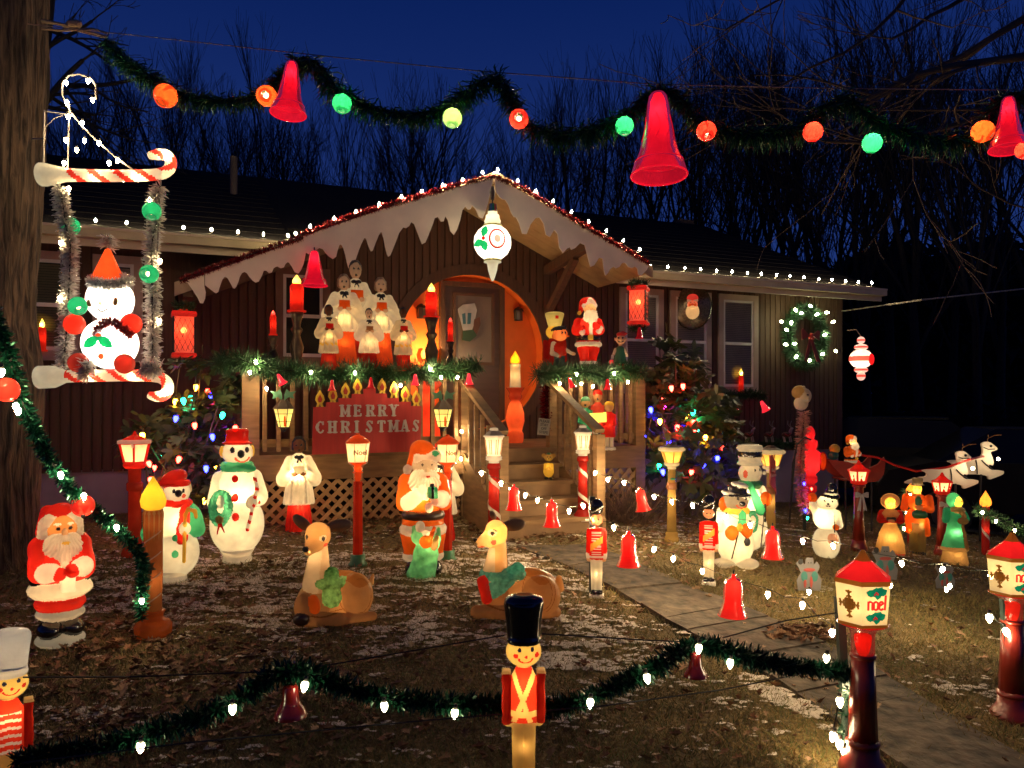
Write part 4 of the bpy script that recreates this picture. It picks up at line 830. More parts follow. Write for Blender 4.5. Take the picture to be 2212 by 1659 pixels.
# ---------------- choir
def singer(w=1., girl=False, sk=.42, hz=0.):
    p = [Lz('skirt', [(0, .125*w), (.03, .13*w), (.25, .105*w), (sk+.03, .10*w)], sy=.75), Lz('surplice', [(sk-.05, .15*w), (sk-.03, .152*w), (.55, .115*w), (.70, .115*w), (.77, .07*w), (.80, .045)], sy=.75),
         C('sleeve#1', (-.085*w, 0, .73), (-.15*w, -.02, .54), .05*w, .07*w), C('sleeve#2', (.085*w, 0, .73), (.15*w, -.02, .54), .05*w, .07*w), C('sleeve#1', (-.14*w, -.03, .55), (-.055, -.12, .605), .055*w, .028), C('sleeve#2', (.14*w, -.03, .55), (.055, -.12, .605), .055*w, .028),
         E('hand#1', -.045, -.145, .605, .035, .02, .022), E('hand#2', .045, -.145, .605, .035, .02, .022), Bx('book', 0, -.15, .645, .066, .010, .045, .004), C('neck', (0, 0, .78), (0, 0, .84), .03, .028),
         E('head', 0, -.008, .885, .062, .062, .078), E('hair', 0, .018, .918, .068, .064, .070), E('nose', 0, -.068, .875, .008, .012, .012), E('collar', 0, -.01, .79, .06, .05, .018), E('bow#1', -.03, -.075, .775, .028, .014, .018, .3), E('bow#2', .03, -.075, .775, .028, .014, .018, -.3), C('bow_tail', (0, -.08, .77), (-.02, -.095, .725), .009, .007), C('bow_tail', (0, -.08, .77), (.028, -.095, .725), .009, .007)]
    if girl: p += [C('hair', (-.055, .01, .92), (-.062, .0, .85), .022, .02), C('hair', (.055, .01, .92), (.062, .0, .85), .022, .02)]
    for k in (-.06, 0, .06): p.append(C('fold', (k*w, -.085*w, .62), (k*1.3*w, -.112*w, sk-.02), .008, .012))
    return p
def singcol(skirt=RED, skin=FACE, hair=DBR, book=ORG, sur=WH2): return dict(skirt=skirt, surplice=sur, sleeve=sur, hand=skin, book=book, neck=skin, head=skin, nose=skin, hair=hair, collar=sur, bow=BLKD, bow_tail=BLKD, fold=sur, mouth=DBR, eye=BLKD, hem=YEL)
spaint = [('mouth', E('', 0, -.06, .838, .014, .03, .014)), ('eye#1', E('', -.025, -.06, .895, .012, .03, .008)), ('eye#2', E('', .025, -.06, .895, .012, .03, .008))]
hemp = [('hem', lambda X, Y, Z: (np.abs(Z-(.385+.01*np.sin(X*70))) < .018), ['surplice'])]
HB = mat((.035, .018, .01), .5); HL = mat((.25, .13, .06), .5)
figat('choir_figure', 'tallest choir boy, dark parted hair, open orange book, back row centre on the porch rail', 'choir singer', 768, 558, 792, 1.72, singer(1.05), singcol(DRED, FACE, HB, ORG), lights=[(0, 0, .5, 1.3), (0, 0, .25, .3)], paint=spaint, rz=.1, sx=.86, bulb=(1, .67, .27), power=.85)
figat('choir_figure', 'brown-haired choir girl with orange book, left of the tallest choir boy', 'choir singer', 743, 588, 793, 1.86, singer(1.25, True), singcol(lit((.85, .12, .02), .10), FACE, HL, ORG), lights=[(0, 0, .48, 1.8), (0, 0, .25, .9)], paint=spaint, rz=.05, sx=.86, bulb=(1, .67, .27), power=.85)
figat('choir_figure', 'fair-haired choir girl with orange book, right of the tallest choir boy', 'choir singer', 822, 595, 793, 1.86, singer(1.25, True), singcol(lit((.85, .12, .02), .10), FACE, mat((.33, .19, .09), .5), ORG), lights=[(0, 0, .48, 1.8), (0, 0, .25, .9)], paint=spaint, rz=.1, sx=.86, bulb=(1, .67, .27), power=.85)
figat('choir_figure', 'small dark-skinned choir girl with red book and red skirt, left end of front row', 'choir singer', 710, 655, 799, 1.97, singer(1.15, True, .30), singcol(DRED, DSKIN, BLKD, RED, CREAM), lights=[(0, 0, .5, 1.2), (0, 0, .15, .5)], paint=spaint+hemp, rz=.1, sx=.86, bulb=(1, .67, .27), power=.85)
figat('choir_figure', 'small choir boy with big brown open book, middle of the front row', 'choir singer', 797, 663, 799, 1.97, singer(1.28, False, .32), singcol(DRED, FACE, HB, BRN), lights=[(0, 0, .42, 2.2)], paint=spaint, rz=.1, sx=.86, bulb=(1, .67, .27), power=.85)
figat('choir_figure', 'small dark-skinned choir boy with red book and red robe, right end of front row', 'choir singer', 871, 661, 802, 1.97, singer(1.1, False, .30), singcol(DRED, DSKIN, BLKD, RED, CREAM), lights=[(0, 0, .5, 1.2), (0, 0, .15, .5)], paint=spaint+hemp, rz=.1, sx=.86, bulb=(1, .67, .27), power=.85)
fig('choir_figure', 'black-haired choir singer in brilliant white surplice standing on the lawn before the lattice', 'choir singer', 640, 942, 1152, singer(1.15, True, .33), singcol(RED, lit((.30, .13, .06), .03), BLKD, WH), sx=.92, lights=[(-.02, 0, .60, 9.), (0, 0, .25, 1.5)], paint=spaint)
fig('choir_figure', 'dazzling white choir singer half hidden behind the orange Santa and the second lamp', 'choir singer', 951, 960, 1172, singer(1.1, True, .33), singcol(RED, WH2, BLKD, WH), lights=[(-.02, 0, .62, 7.)])
# ---------------- soldiers
def soldier():
    return [Bx('base', 0, 0, .02, .075, .07, .025, .012), E('boot#1', -.028, -.01, .065, .035, .05, .025), E('boot#2', .028, -.01, .065, .035, .05, .025), C('leg#1', (-.025, 0, .10), (-.028, 0, .40), .03, .036), C('leg#2', (.025, 0, .10), (.028, 0, .40), .03, .036), Bx('jacket', 0, 0, .55, .067, .05, .16, .03), C('sleeve#1', (-.075, 0, .68), (-.08, 0, .45), .026, .024), C('sleeve#2', (.075, 0, .68), (.08, 0, .45), .026, .024), C('cuff#1', (-.08, 0, .445), (-.08, 0, .42), .027), C('cuff#2', (.08, 0, .445), (.08, 0, .42), .027), E('hand#1', -.078, -.005, .39, .02, .02, .025), E('hand#2', .078, -.005, .39, .02, .02, .025), E('head', 0, 0, .79, .063, .06, .058), E('hat', 0, .0, .915, .07, .068, .085), E('nose', .0, -.06, .785, .01, .012, .01)]
SOL = dict(base=WHP, boot=BLK, leg=WH2, jacket=RED, sleeve=RED, cuff=WH, hand=SKIN, head=lit((.72, .36, .20), .05), hat=BLK, nose=SKIN, stripe=WH, sash=YEL, eye=BLKD, belt=WH, strap=WHP)
solp = [('sash', lambda X, Y, Z: (np.abs(Z-(.555+X*.7)) < .035) & (Y < -.02) & (np.abs(X) < .062), ['jacket']), ('stripe', lambda X, Y, Z: (np.sin(Z*230) > .1) & (Y < -.025) & (np.abs(X) < .045) & (Z > .44) & (Z < .68), ['jacket']), ('belt', lambda X, Y, Z: (np.abs(Z-.425) < .012), ['jacket']), ('strap', lambda X, Y, Z: (np.abs(Z-(.89+X*.55)) < .006), ['hat']), ('eye#1', E('', -.02, -.06, .80, .006, .03, .007)), ('eye#2', E('', .02, -.06, .80, .006, .03, .007))]
fig('toy_soldier', 'shiny toy soldier with round black hat tied to a black stake by the path', 'toy soldier', 1291, 1079, 1297, soldier(), SOL, fwd=.0, lights=[(0, 0, .60, .6), (0, 0, .79, .2), (0, 0, .25, .4)], paint=solp)
fig('toy_soldier', 'toy soldier with round black hat standing left of the stout grey-faced snowman', 'toy soldier', 1536, 1070, 1268, soldier(), SOL, fwd=.0, lights=[(0, 0, .60, .6), (0, 0, .79, .2), (0, 0, .25, .4)], paint=solp)
def soldier2(): return [Lz('hat', [(.79, .070), (.82, .074), (.90, .082), (.955, .090), (.975, .088), (.99, .076), (1., .04)], sy=.85), E('hat', 0, 0, .80, .077, .066, .022), E('head', 0, 0, .745, .080, .072, .068), Lz('jacket', [(.435, .058), (.44, .062), (.60, .060), (.64, .052), (.675, .035)], sy=.75), Bx('sleeve#1', -.078, 0, .54, .018, .026, .115, .01), Bx('sleeve#2', .078, 0, .545, .018, .026, .115, .01), E('hand#1', -.07, -.0, .425, .02, .02, .02), E('hand#2', .07, 0, .43, .02, .02, .02), Bx('epaulette#1', -.078, 0, .655, .018, .026, .006, .003), Bx('epaulette#2', .078, 0, .66, .018, .026, .006, .003), C('leg#1', (-.026, 0, .42), (-.024, 0, .06), .029, .024), C('leg#2', (.026, 0, .42), (.024, 0, .06), .029, .024), Bx('base', 0, 0, .02, .07, .06, .022, .01), E('boot#1', -.025, -.015, .055, .028, .04, .02), E('boot#2', .025, -.015, .055, .028, .04, .02)]
def s2paint(): 
    return [('cross_belt', lambda X, Y, Z: ((np.abs(X+.008-(.525-Z)*-.42) < .0125) | (np.abs(X-.0+(.525-Z)*-.36) < .0115)) & (Y < 0) & (Z > .44), ['jacket']), ('cross_belt', lambda X, Y, Z: (np.abs(Z-.474) < .014) & (Y < .03), ['jacket']),
     ('eye#1', E('', -.018, -.065, .768, .0085, .03, .0095)), ('eye#2', E('', .038, -.06, .770, .0075, .03, .0095)), ('cheek#1', E('', -.034, -.06, .742, .0115, .03, .0115)), ('cheek#2', E('', .058, -.04, .744, .010, .03, .0115)), ('nose', E('', .012, -.07, .740, .007, .03, .007)), ('mouth', arcmouth(.008, .732, .030, .020, .0032, -.03))]
YL2 = lit((.90, .58, .16), .10); LEGM = lit((.70, .44, .13), .05)
S2 = dict(hat=BLK, head=YL2, jacket=lit((.85, .06, .02), .08), sleeve=DRED, hand=YL2, epaulette=YL2, leg=LEGM, base=LEGM, boot=BLK, cross_belt=YL2, eye=mat((.01, .01, .05), .3), cheek=RED, nose=RED, mouth=RED)
fs = fig('toy_soldier', 'nearest toy soldier with tall black hat and crossed yellow belts, glowing before the front garland', 'toy soldier', 1132, 1295, 1790, soldier2(), S2, fwd=0, cap=250, lights=[(0, 0, .60, .75), (0, 0, .50, .5), (0, 0, .745, .65), (0, 0, .32, .22)], paint=s2paint(), rz=.0)
def s3paint(): return [('lace', lambda X, Y, Z: (np.abs(Z-.52-np.floor((Z-.52)/.035+.5)*.035+.25*np.abs(X)) < .007) & (Y < 0) & (np.abs(X) < .05) & (Z < .62), ['jacket'])]+s2paint()[2:]
S3 = dict(S2); S3.update(hat=lit((.62, .58, .50), .12), lace=WH)
fig('toy_soldier', 'toy soldier in white hat cut off by the left edge of the picture', 'toy soldier', -12, 1372, 1850, soldier2(), S3, fwd=0, cap=250, lights=[(0, 0, .60, .7), (0, 0, .745, .55), (0, .02, .9, .25), (0, 0, .28, .3)], paint=s3paint()+[('hat_band', lambda X, Y, Z: np.abs(Z-.828+X*.1) < .004, ['hat'])])
# ---------------- deer
def deerL():
    return [E('body', .06, .05, .23, .29, .17, .23), E('haunch', .20, -.05, .25, .15, .15, .20, .1), E('body', -.16, .0, .20, .17, .16, .18), C('neck', (-.15, -.02, .36), (-.13, -.02, .68), .13, .078), E('head', -.14, -.05, .80, .115, .11, .12), C('muzzle', (-.17, -.10, .74), (-.215, -.18, .69), .085, .045), E('nose', -.245, -.215, .71, .028, .022, .026),
     E('ear#1', -.28, .02, .905, .105, .028, .050, -.72), E('ear#2', .05, .0, .875, .115, .032, .056, .10), T('wreath', -.05, -.01, .38, .135, .045, 1.05, .95), C('wreath', (-.02, -.14, .25), (-.02, -.12, .47), .085, .06, .5), C('foreleg', (-.27, -.13, .07), (.05, -.17, .07), .065, .06), C('hindleg', (.05, -.14, .06), (.34, -.13, .07), .055, .04), E('fawn', -.26, -.15, .19, .085, .08, .13), E('fawn_ear', -.17, -.2, .22, .055, .03, .09, .2), E('fawn_nose', -.28, -.21, .10, .07, .05, .06), C('tail', (.33, .05, .33), (.35, .05, .40), .03, .012)]
DC = dict(body=BRN, haunch=BRN, neck=lit((.62, .40, .20), .05), head=TAN, muzzle=TAN, nose=BLKD, ear=mat((.16, .085, .04), .6), wreath=lit((.20, .42, .12), .04, scale=30, amt=.6), foreleg=BRN, hindleg=BRN, fawn=BRN, fawn_ear=ORG, fawn_nose=DBR, tail=TAN, eye=DBR, groove=lit((.30, .11, .025), .03), back=lit((.40, .15, .035), .03), pale_chest=lit((.70, .50, .28), .06), eyewhite=CREAM, lash=BLKD, cheek=PINK, saddle=lit((.12, .42, .30), .04, scale=30, amt=.4), bow=RED, chest=TAN)
DEERL = [('groove', lambda X, Y, Z: ((np.abs(np.sqrt(((X-.20)/.155)**2+((Z-.27)/.20)**2)-1) < .022) | ((np.abs(np.sqrt(((X-.22)/.105)**2+((Z-.26)/.15)**2)-1) < .028) & (X > .2))) & (Y < -.06) & (Z > .09), ['body', 'haunch']), ('groove', lambda X, Y, Z: (np.abs(Z-(.125+.02*np.sin(X*14))) < .006) & (Y < -.08) & (X < .1), ['body', 'foreleg']), ('pale_chest', lambda X, Y, Z: (Y < -.06) & (X < -.12+.1*(Z-.5)) & (Z < .67), ['neck']), ('back', lambda X, Y, Z: Z > .37+.03*np.sin(X*20), ['body', 'haunch'])]
fig('deer_figure', 'brown moulded deer lying down with green wreath collar and spread ears, left of centre', 'deer', 716, 1108, 1350, deerL(), DC, lights=[(.06, .06, .24, 3.0), (-.13, 0.02, .60, 1.3), (-.14, .04, .80, 2.6)],
    paint=[('eyewhite', E('', -.095, -.16, .79, .034, .10, .026, .35)), ('eye#1', E('', -.092, -.16, .783, .018, .10, .020, .35)), ('eye#2', E('', -.235, -.12, .80, .012, .06, .022)), ('cheek', E('', -.065, -.15, .715, .028, .10, .026))]+DEERL)
def deerR():
    return [E('body', .10, .05, .22, .32, .19, .235), E('haunch', .22, -.10, .21, .19, .14, .20), E('body', -.20, 0, .20, .16, .16, .18), C('neck', (-.22, -.02, .32), (-.185, -.02, .68), .145, .080), E('head', -.205, -.03, .80, .108, .095, .128, .15), E('head', -.235, -.04, .755, .085, .085, .085), C('muzzle', (-.29, -.05, .745), (-.375, -.07, .728), .085, .027), E('nose', -.405, -.08, .742, .018, .02, .018),
     E('ear#1', -.03, -.0, .875, .110, .035, .062, .12), E('ear#2', -.24, .08, .955, .03, .03, .05, .5), T('saddle', -.14, .0, .40, .165, .045, 1.1, .95), C('saddle', (-.24, -.12, .27), (.0, -.12, .47), .10, .07, .6), C('bow', (-.33, -.14, .36), (-.29, -.17, .20), .055, .05), C('foreleg', (-.38, -.13, .07), (.02, -.17, .07), .068, .06), C('hindleg', (.10, -.16, .06), (.36, -.10, .06), .06, .055), C('tail', (.41, .03, .26), (.40, .0, .36), .045, .03), C('muzzle', (-.34, -.06, .69), (-.365, -.07, .685), .03, .022)]
DR = dict(DC); DR.update(neck=TAN, muzzle=lit((.85, .50, .18), .07), head=lit((.85, .44, .13), .07), brow_fur=TAN, mouth=PINK)
fig('deer_figure', 'brown moulded deer lying down with teal saddle and red bow, looking left at the Santa', 'deer', 1118, 1108, 1335, deerR(), DR, lights=[(.05, .06, .22, 2.6), (-.21, 0.02, .58, 1.3), (-.22, .04, .80, 4.5)],
    paint=[('eyewhite', E('', -.24, -.12, .815, .045, .10, .034)), ('eye', E('', -.238, -.14, .812, .021, .10, .020)), ('lash', E('', -.21, -.14, .838, .026, .10, .006, -.5)), ('cheek', E('', -.225, -.12, .725, .026, .10, .026)), ('mouth', E('', -.345, -.07, .676, .035, .05, .008)), ('brow_fur', lambda X, Y, Z: (Z > .865+.25*(X+.22)**1) & (Z > .80), ['head']), ('pale_chest', lambda X, Y, Z: (X < -.215+.0*Z) & (Z < .67), ['neck'])]+DEERL[:2]+DEERL[3:])
# ---------------- Victorian trio
def lady(hood=False):
    p = [Lz('skirt', [(0, .215), (.04, .22), (.18, .205), (.35, .16), (.50, .09), (.55, .08)], sy=.75), E('shawl', 0, 0, .655, .16, .10, .08), C('sleeve#1', (-.12, 0, .67), (-.15, -.04, .56), .06, .055), C('sleeve#2', (.12, 0, .67), (.15, -.04, .56), .06, .055), C('sleeve#1', (-.14, -.05, .55), (-.05, -.12, .56), .045, .03), C('sleeve#2', (.14, -.05, .55), (.05, -.12, .56), .045, .03), E('glove', 0, -.14, .565, .05, .03, .03), Bx('book', 0, -.13, .60, .07, .02, .025, .006), Lz('bodice', [(.5, .08), (.6, .1), (.7, .05)], sy=.8), E('head', 0, -.03, .83, .075, .075, .09), T('bonnet', 0, -.0, .86, .115, .03, 1., .9, 'y'), E('bonnet', 0, .03, .87, .12, .07, .11), E('nose', 0, -.105, .81, .015, .015, .02)]
    for k in range(-4, 5): p.append(C('skirt', (k*.022, -.07*(1-abs(k)/9), .46), (k*.048, -.15*(1-(k/5.2)**2)**.5-.01, .05), .008, .013))
    return p
fig('lady_figure', 'moulded lady with wide yellow bonnet and full pleated yellow skirt, right lawn', 'carol singer', 1930, 1064, 1200, lady(), dict(skirt=lit((.80, .45, .12), .04), shawl=BRN, sleeve=DRED, glove=TAN, book=DBR, bodice=DRED, head=YEL, bonnet=TAN, nose=YEL, eye=DBR, hemline=PINK), lights=[(0, 0, .82, 3.0), (0, 0, .55, 1.2), (0, 0, .28, 3.5)], paint=[('eye#1', E('', -.03, -.1, .845, .012, .05, .008)), ('eye#2', E('', .03, -.1, .845, .012, .05, .008)), ('hemline', lambda X, Y, Z: Z < .05, ['skirt'])], rz=.1)
gent = [E('boot#1', -.055, -.03, .02, .05, .07, .025), E('boot#2', .055, -.03, .02, .05, .07, .025), C('trousers', (-.045, 0, .05), (-.045, 0, .42), .052, .06), C('trousers', (.045, 0, .05), (.045, 0, .42), .052, .06), E('coat', -.02, 0, .44, .135, .10, .17), E('coat', 0, 0, .68, .125, .10, .11), C('coat_tail', (-.08, -.02, .45), (-.11, -.02, .30), .05, .035), C('coat_tail', (.10, -.02, .45), (.12, -.02, .28), .04, .035), C('sleeve#1', (-.13, 0, .74), (-.155, -.03, .60), .05, .045), C('sleeve#2', (.13, 0, .74), (.155, -.03, .60), .05, .045), C('sleeve#2', (.14, -.05, .6), (.05, -.11, .62), .04, .035), C('hat_in_hand', (.0, -.14, .54), (.08, -.14, .54), .055, .05), C('neck', (0, 0, .77), (0, 0, .82), .04), E('scarf', 0, -.05, .755, .05, .05, .03), E('head', 0, -.03, .855, .055, .06, .065), Lz('top_hat', [(.90, .085), (.91, .088), (.92, .062), (.99, .066), (1.0, .06)], 0, -.01, .9), E('hand', .03, -.15, .63, .05, .03, .03)]
fig('gentleman_figure', 'moulded gentleman in grey top hat and long orange coat between two ladies', 'carol singer', 1991, 1032, 1200, gent, dict(boot=BLKD, trousers=lit((.35, .25, .09), .02), coat=ORG, coat_tail=ORG, sleeve=ORG, hat_in_hand=GRNP, neck=YEL, scarf=BRN, head=YEL, top_hat=lit((.28, .22, .12), .03), hand=TAN, vest=GRNP, eye=DBR, mouth=PINK), lights=[(0, 0, .84, 1.8), (0, 0, .60, 1.6), (.04, 0, .42, 1.0)], paint=[('vest', E('', .02, -.1, .70, .04, .08, .07)), ('eye#1', E('', -.02, -.08, .87, .01, .04, .006)), ('eye#2', E('', .022, -.08, .87, .01, .04, .006)), ('mouth', E('', 0, -.08, .825, .012, .04, .005)), ('trousers', lambda X, Y, Z: (Z < .42) & (Y < -.03) & (np.abs(X-.01) < .07), ['coat'])], rz=-.1)
gl = [Lz('skirt', [(0, .17), (.03, .175), (.2, .14), (.3, .12)], sy=.8), Lz('coat', [(.21, .165), (.24, .165), (.45, .11), (.6, .09), (.72, .085), (.78, .05)], sy=.8), T('coat_trim', 0, 0, .225, .155, .025, 1., .8), C('sleeve#1', (-.1, 0, .74), (-.13, -.04, .62), .05, .045), C('sleeve#2', (.1, 0, .74), (.13, -.06, .64), .045, .04), E('muff', .06, -.13, .62, .07, .05, .05), E('fur_collar', .03, -.04, .76, .09, .07, .045), C('fur_collar', (.05, -.09, .76), (.08, -.11, .68), .035, .03), C('fur_collar', (.07, -.1, .55), (.12, -.12, .25), .02, .025), E('head', .03, -.04, .865, .06, .065, .075), E('bonnet', -.01, .01, .885, .09, .085, .105), E('nose', .06, -.105, .86, .012, .015, .015)]
fig('lady_figure', 'moulded lady in green coat and green hood with brown fur, right of the red lamp', 'carol singer', 2071, 1063, 1222, gl, dict(skirt=lit((.80, .45, .14), .04), coat=GRN, coat_trim=TAN, sleeve=GRN, muff=BRN, fur_collar=BRN, head=YEL, bonnet=GRN, nose=YEL, eye=DBR), lights=[(.02, 0, .86, 2.2), (0, 0, .45, 2.2), (0, 0, .14, .9)], paint=[('eye', E('', .055, -.09, .88, .012, .04, .006))], rz=.35)
# ---------------- figures on and about the porch
boy = [C('leg#1', (-.05, 0, .0), (-.05, 0, .35), .06), C('leg#2', (.06, 0, .0), (.06, 0, .35), .06), E('vest', 0, 0, .45, .16, .11, .17), C('sleeve#1', (-.12, 0, .58), (-.15, -.05, .38), .06, .05), C('sleeve#1', (-.14, -.05, .38), (-.03, -.12, .33), .05, .04), C('sleeve#2', (.13, 0, .46), (.27, -.05, .38), .045, .035), E('hand', .30, -.06, .37, .05, .03, .04), E('head', .02, 0, .78, .16, .14, .14), C('nose', (.14, -.06, .74), (.2, -.08, .74), .025, .02), E('ear', -.12, 0, .74, .035, .04, .06), E('cap', .0, .01, .90, .16, .14, .06, .1), C('cap', (-.1, 0, .86), (.14, -.04, .95), .03, .02)]
figat('puppet_boy', 'moulded puppet boy in dark cap and red waistcoat on the right porch rail', 'figurine', 1208, 700, 803, 1.95, boy, dict(leg=mat((.02, .04, .03), .4), vest=DRED, sleeve=CREAM, hand=SKIN, head=lit((.9, .26, .07), .10), nose=ORG, ear=ORG, cap=BLKD, eye=BLKD), lights=[(.02, 0, .78, 1.3), (0, 0, .45, .3)], paint=[('eye#1', E('', .06, -.12, .81, .02, .06, .03)), ('eye#2', E('', .13, -.08, .81, .015, .06, .03))])
figat('toy_soldier', 'small toy soldier with pale yellow hat standing behind the puppet boy', 'toy soldier', 1198, 674, 803, 1.75, [Lz('hat', [(.74, .10), (.80, .12), (.97, .165), (.99, .15), (1., .09)], sy=.8), E('head', 0, 0, .66, .15, .13, .12), Lz('jacket', [(.1, .14), (.3, .15), (.52, .12), (.56, .08)], sy=.8), C('sleeve#1', (-.16, 0, .5), (-.17, 0, .2), .04), C('sleeve#2', (.16, 0, .5), (.17, 0, .2), .04), C('leg#1', (-.05, 0, 0), (-.05, 0, .12), .06), C('leg#2', (.05, 0, 0), (.05, 0, .12), .06)], dict(hat=lit((.75, .62, .2), .10), head=YEL, jacket=DRED, sleeve=DRED, leg=BLKD, eye=BLKD, cockade=RED), lights=[(0, 0, .66, .9), (0, 0, .85, .4)], paint=[('eye#1', E('', -.05, -.12, .68, .015, .05, .02)), ('eye#2', E('', .05, -.12, .68, .015, .05, .02)), ('cockade', E('', .04, -.12, .9, .03, .06, .03))])
elf = [C('leg#1', (-.05, 0, .0), (-.05, 0, .22), .055), C('leg#2', (.06, 0, .0), (.06, 0, .22), .055), Lz('tunic', [(.17, .16), (.2, .16), (.45, .11), (.56, .10), (.60, .05)], sy=.8), C('sleeve#1', (-.11, 0, .52), (-.19, -.03, .36), .045, .035), C('sleeve#2', (.11, 0, .52), (.17, -.03, .36), .045, .035), C('arm#1', (-.19, -.04, .36), (-.20, -.08, .27), .035), Bx('lantern', -.22, -.1, .20, .05, .05, .055, .01), C('neck', (0, 0, .58), (0, 0, .64), .04), E('head', .01, -.01, .76, .125, .11, .115), E('ear#1', -.13, 0, .78, .02, .03, .06), E('ear#2', .14, 0, .78, .02, .03, .06), E('cap', .02, .02, .89, .12, .11, .07), C('cap', (.06, 0, .93), (.17, 0, .91), .05, .02), E('nose', .01, -.12, .76, .02, .03, .02)]
figat('elf_figure', 'unlit moulded elf in green tunic and red cap holding a tiny red lantern', 'elf', 1340, 713, 800, 1.95, elf, dict(leg=REDP, tunic=mat((.03, .12, .06), .4), sleeve=mat((.5, .35, .25), .5), arm=WHP, lantern=lit((.8, .04, .05), .4), neck=mat((.6, .33, .18), .4), head=mat((.6, .33, .18), .4), ear=mat((.6, .33, .18), .4), cap=REDP, nose=mat((.6, .33, .18), .4), eye=BLKD, mouth=BLKD), lights=[(-.22, -.1, .2, .05)], paint=[('eye#1', E('', -.04, -.1, .80, .025, .05, .03)), ('eye#2', E('', .06, -.1, .80, .025, .05, .03)), ('mouth', arcmouth(.01, .73, .06, .035, .01))])
bear = [E('foot#1', -.09, -.05, .05, .08, .10, .05), E('foot#2', .09, -.05, .05, .08, .10, .05), E('body', 0, 0, .30, .20, .16, .22), E('body', 0, 0, .5, .13, .11, .12), C('arm#1', (-.12, 0, .55), (-.14, -.08, .36), .06, .05), C('arm#2', (.12, 0, .55), (.14, -.08, .36), .06, .05), C('arm#1', (-.14, -.1, .35), (-.03, -.16, .47), .05, .04), C('arm#2', (.14, -.1, .35), (.03, -.16, .47), .05, .04), E('head', 0, 0, .80, .17, .14, .13), E('ear#1', -.18, .02, .88, .09, .04, .09), E('ear#2', .18, .02, .88, .09, .04, .09), E('muzzle', 0, -.12, .76, .07, .06, .05), E('nose', 0, -.19, .78, .025, .02, .02), E('hat', .0, 0, .95, .08, .07, .05)]
p = H(HS(1185, 2.35), 2.35, .83)
figure('bear_figure', 'small yellow moulded bear with round ears on the porch steps', 'bear', (p.x, p.y, p.z), .27, bear, dict(foot=BLKD, body=YEL, arm=YEL, head=lit((.62, .36, .08), .05), ear=lit((.55, .30, .07), .05), muzzle=YEL, nose=BLKD, hat=GRNP, eye=BLKD), px=40, lights=[(0, 0, .45, 2.), (0, 0, .8, .3)], paint=[('eye#1', E('', -.05, -.12, .83, .02, .05, .02)), ('eye#2', E('', .05, -.12, .83, .02, .05, .02))])
# carollers: one moulded group of three children round a song sheet, and their dog
def child(x, y, h, coat, cap, nm, legc):
    return [C('leg#%s1' % nm, (x-.04, y, 0), (x-.04, y, .3*h), .035), C('leg#%s2' % nm, (x+.04, y, 0), (x+.04, y, .3*h), .035), Lz('coat#'+nm, [(.25*h, .105), (.5*h, .10), (.72*h, .085), (.78*h, .04)], x, y, .8), C('sleeve#'+nm, (x-.08, y, .7*h), (x-.10, y-.06, .52*h), .035), C('sleeve#'+nm, (x+.08, y, .7*h), (x+.09, y-.06, .52*h), .035), E('head#'+nm, x, y-.01, .86*h, .075, .07, .075*h/.9), E('cap#'+nm, x, y+.012, .92*h, .083, .078, .07*h/.9)]
car = child(-.20, 0, .88, 0, 0, 'a', 0)+child(.0, .06, 1.0, 0, 0, 'b', 0)+child(.19, 0, .80, 0, 0, 'c', 0)+[Bx('song_sheet', -.02, -.13, .52, .17, .012, .085, .01, .08), E('dog', .02, -.13, .14, .09, .07, .13), E('dog', -.03, -.15, .29, .055, .05, .05), E('dog_ear', .01, -.14, .28, .025, .04, .05), Bx('base', 0, 0, .01, .30, .16, .02, .01)]
cc = dict(song_sheet=lit((.95, .75, .15), .6), dog=WHP, dog_ear=BLK, base=WHP, mouth=BLKD, patch=BLK, eye=BLKD)
for a, ct, cp, lg in (('a', GRN, GRNP, YEL), ('b', PINK, RED, DRED), ('c', RED, YEL, CREAM)): cc.update({'coat#'+a: ct, 'sleeve#'+a: ct, 'cap#'+a: cp, 'leg#'+a+'1': lg, 'leg#'+a+'2': lg, 'head#'+a: lit((.75, .42, .16), .05)})
figat('carollers', 'moulded group of three singing children holding a blazing yellow song sheet with a spotted dog', 'carol singers', 1291, 840, 970, 2.12, car, cc, lights=[(.02, .0, .5, 3.), (-.2, 0, .5, .6), (.19, 0, .4, .8), (0, .05, .8, .3)], paint=[('mouth#1', E('', -.2, -.07, .73, .018, .04, .022)), ('mouth#2', E('', .0, -.02, .83, .018, .05, .024)), ('patch', E('', .05, -.15, .15, .05, .1, .08), ['dog'])], rz=.0)
# hanging Santa face plaque, Santa head on the post
sf = [E('beard', 0, 0, .30, .26, .12, .30), E('face', 0, -.03, .58, .20, .12, .16), E('hat', 0, .0, .82, .22, .12, .17), C('hat_trim', (-.17, -.05, .72), (.17, -.05, .72), .05), E('cheek#1', -.09, -.12, .55, .05, .04, .05), E('cheek#2', .09, -.12, .55, .05, .04, .05), E('nose', 0, -.15, .56, .04, .04, .04), C('moustache', (-.13, -.1, .44), (0, -.13, .47), .03, .05), C('moustache', (.13, -.1, .44), (0, -.13, .47), .03, .05)]
pl = figat('santa_plaque', 'round plaque with glowing Santa face hung over the middle right-hand window', 'plaque', 1496, 634, 690, .22, sf, dict(beard=lit((.85, .55, .25), .25), face=lit((.9, .22, .10), .25), hat=lit((.85, .08, .05), .2), hat_trim=CREAM, cheek=ORG, nose=PINK, moustache=lit((.85, .55, .25), .25), eye=BLKD), lights=[(0, .0, .45, .8)], paint=[('eye#1', E('', -.07, -.12, .64, .025, .05, .015)), ('eye#2', E('', .07, -.12, .64, .025, .05, .015))])
hpl = (690-634)*H(HS(1496, .22), .22, 0).y/F
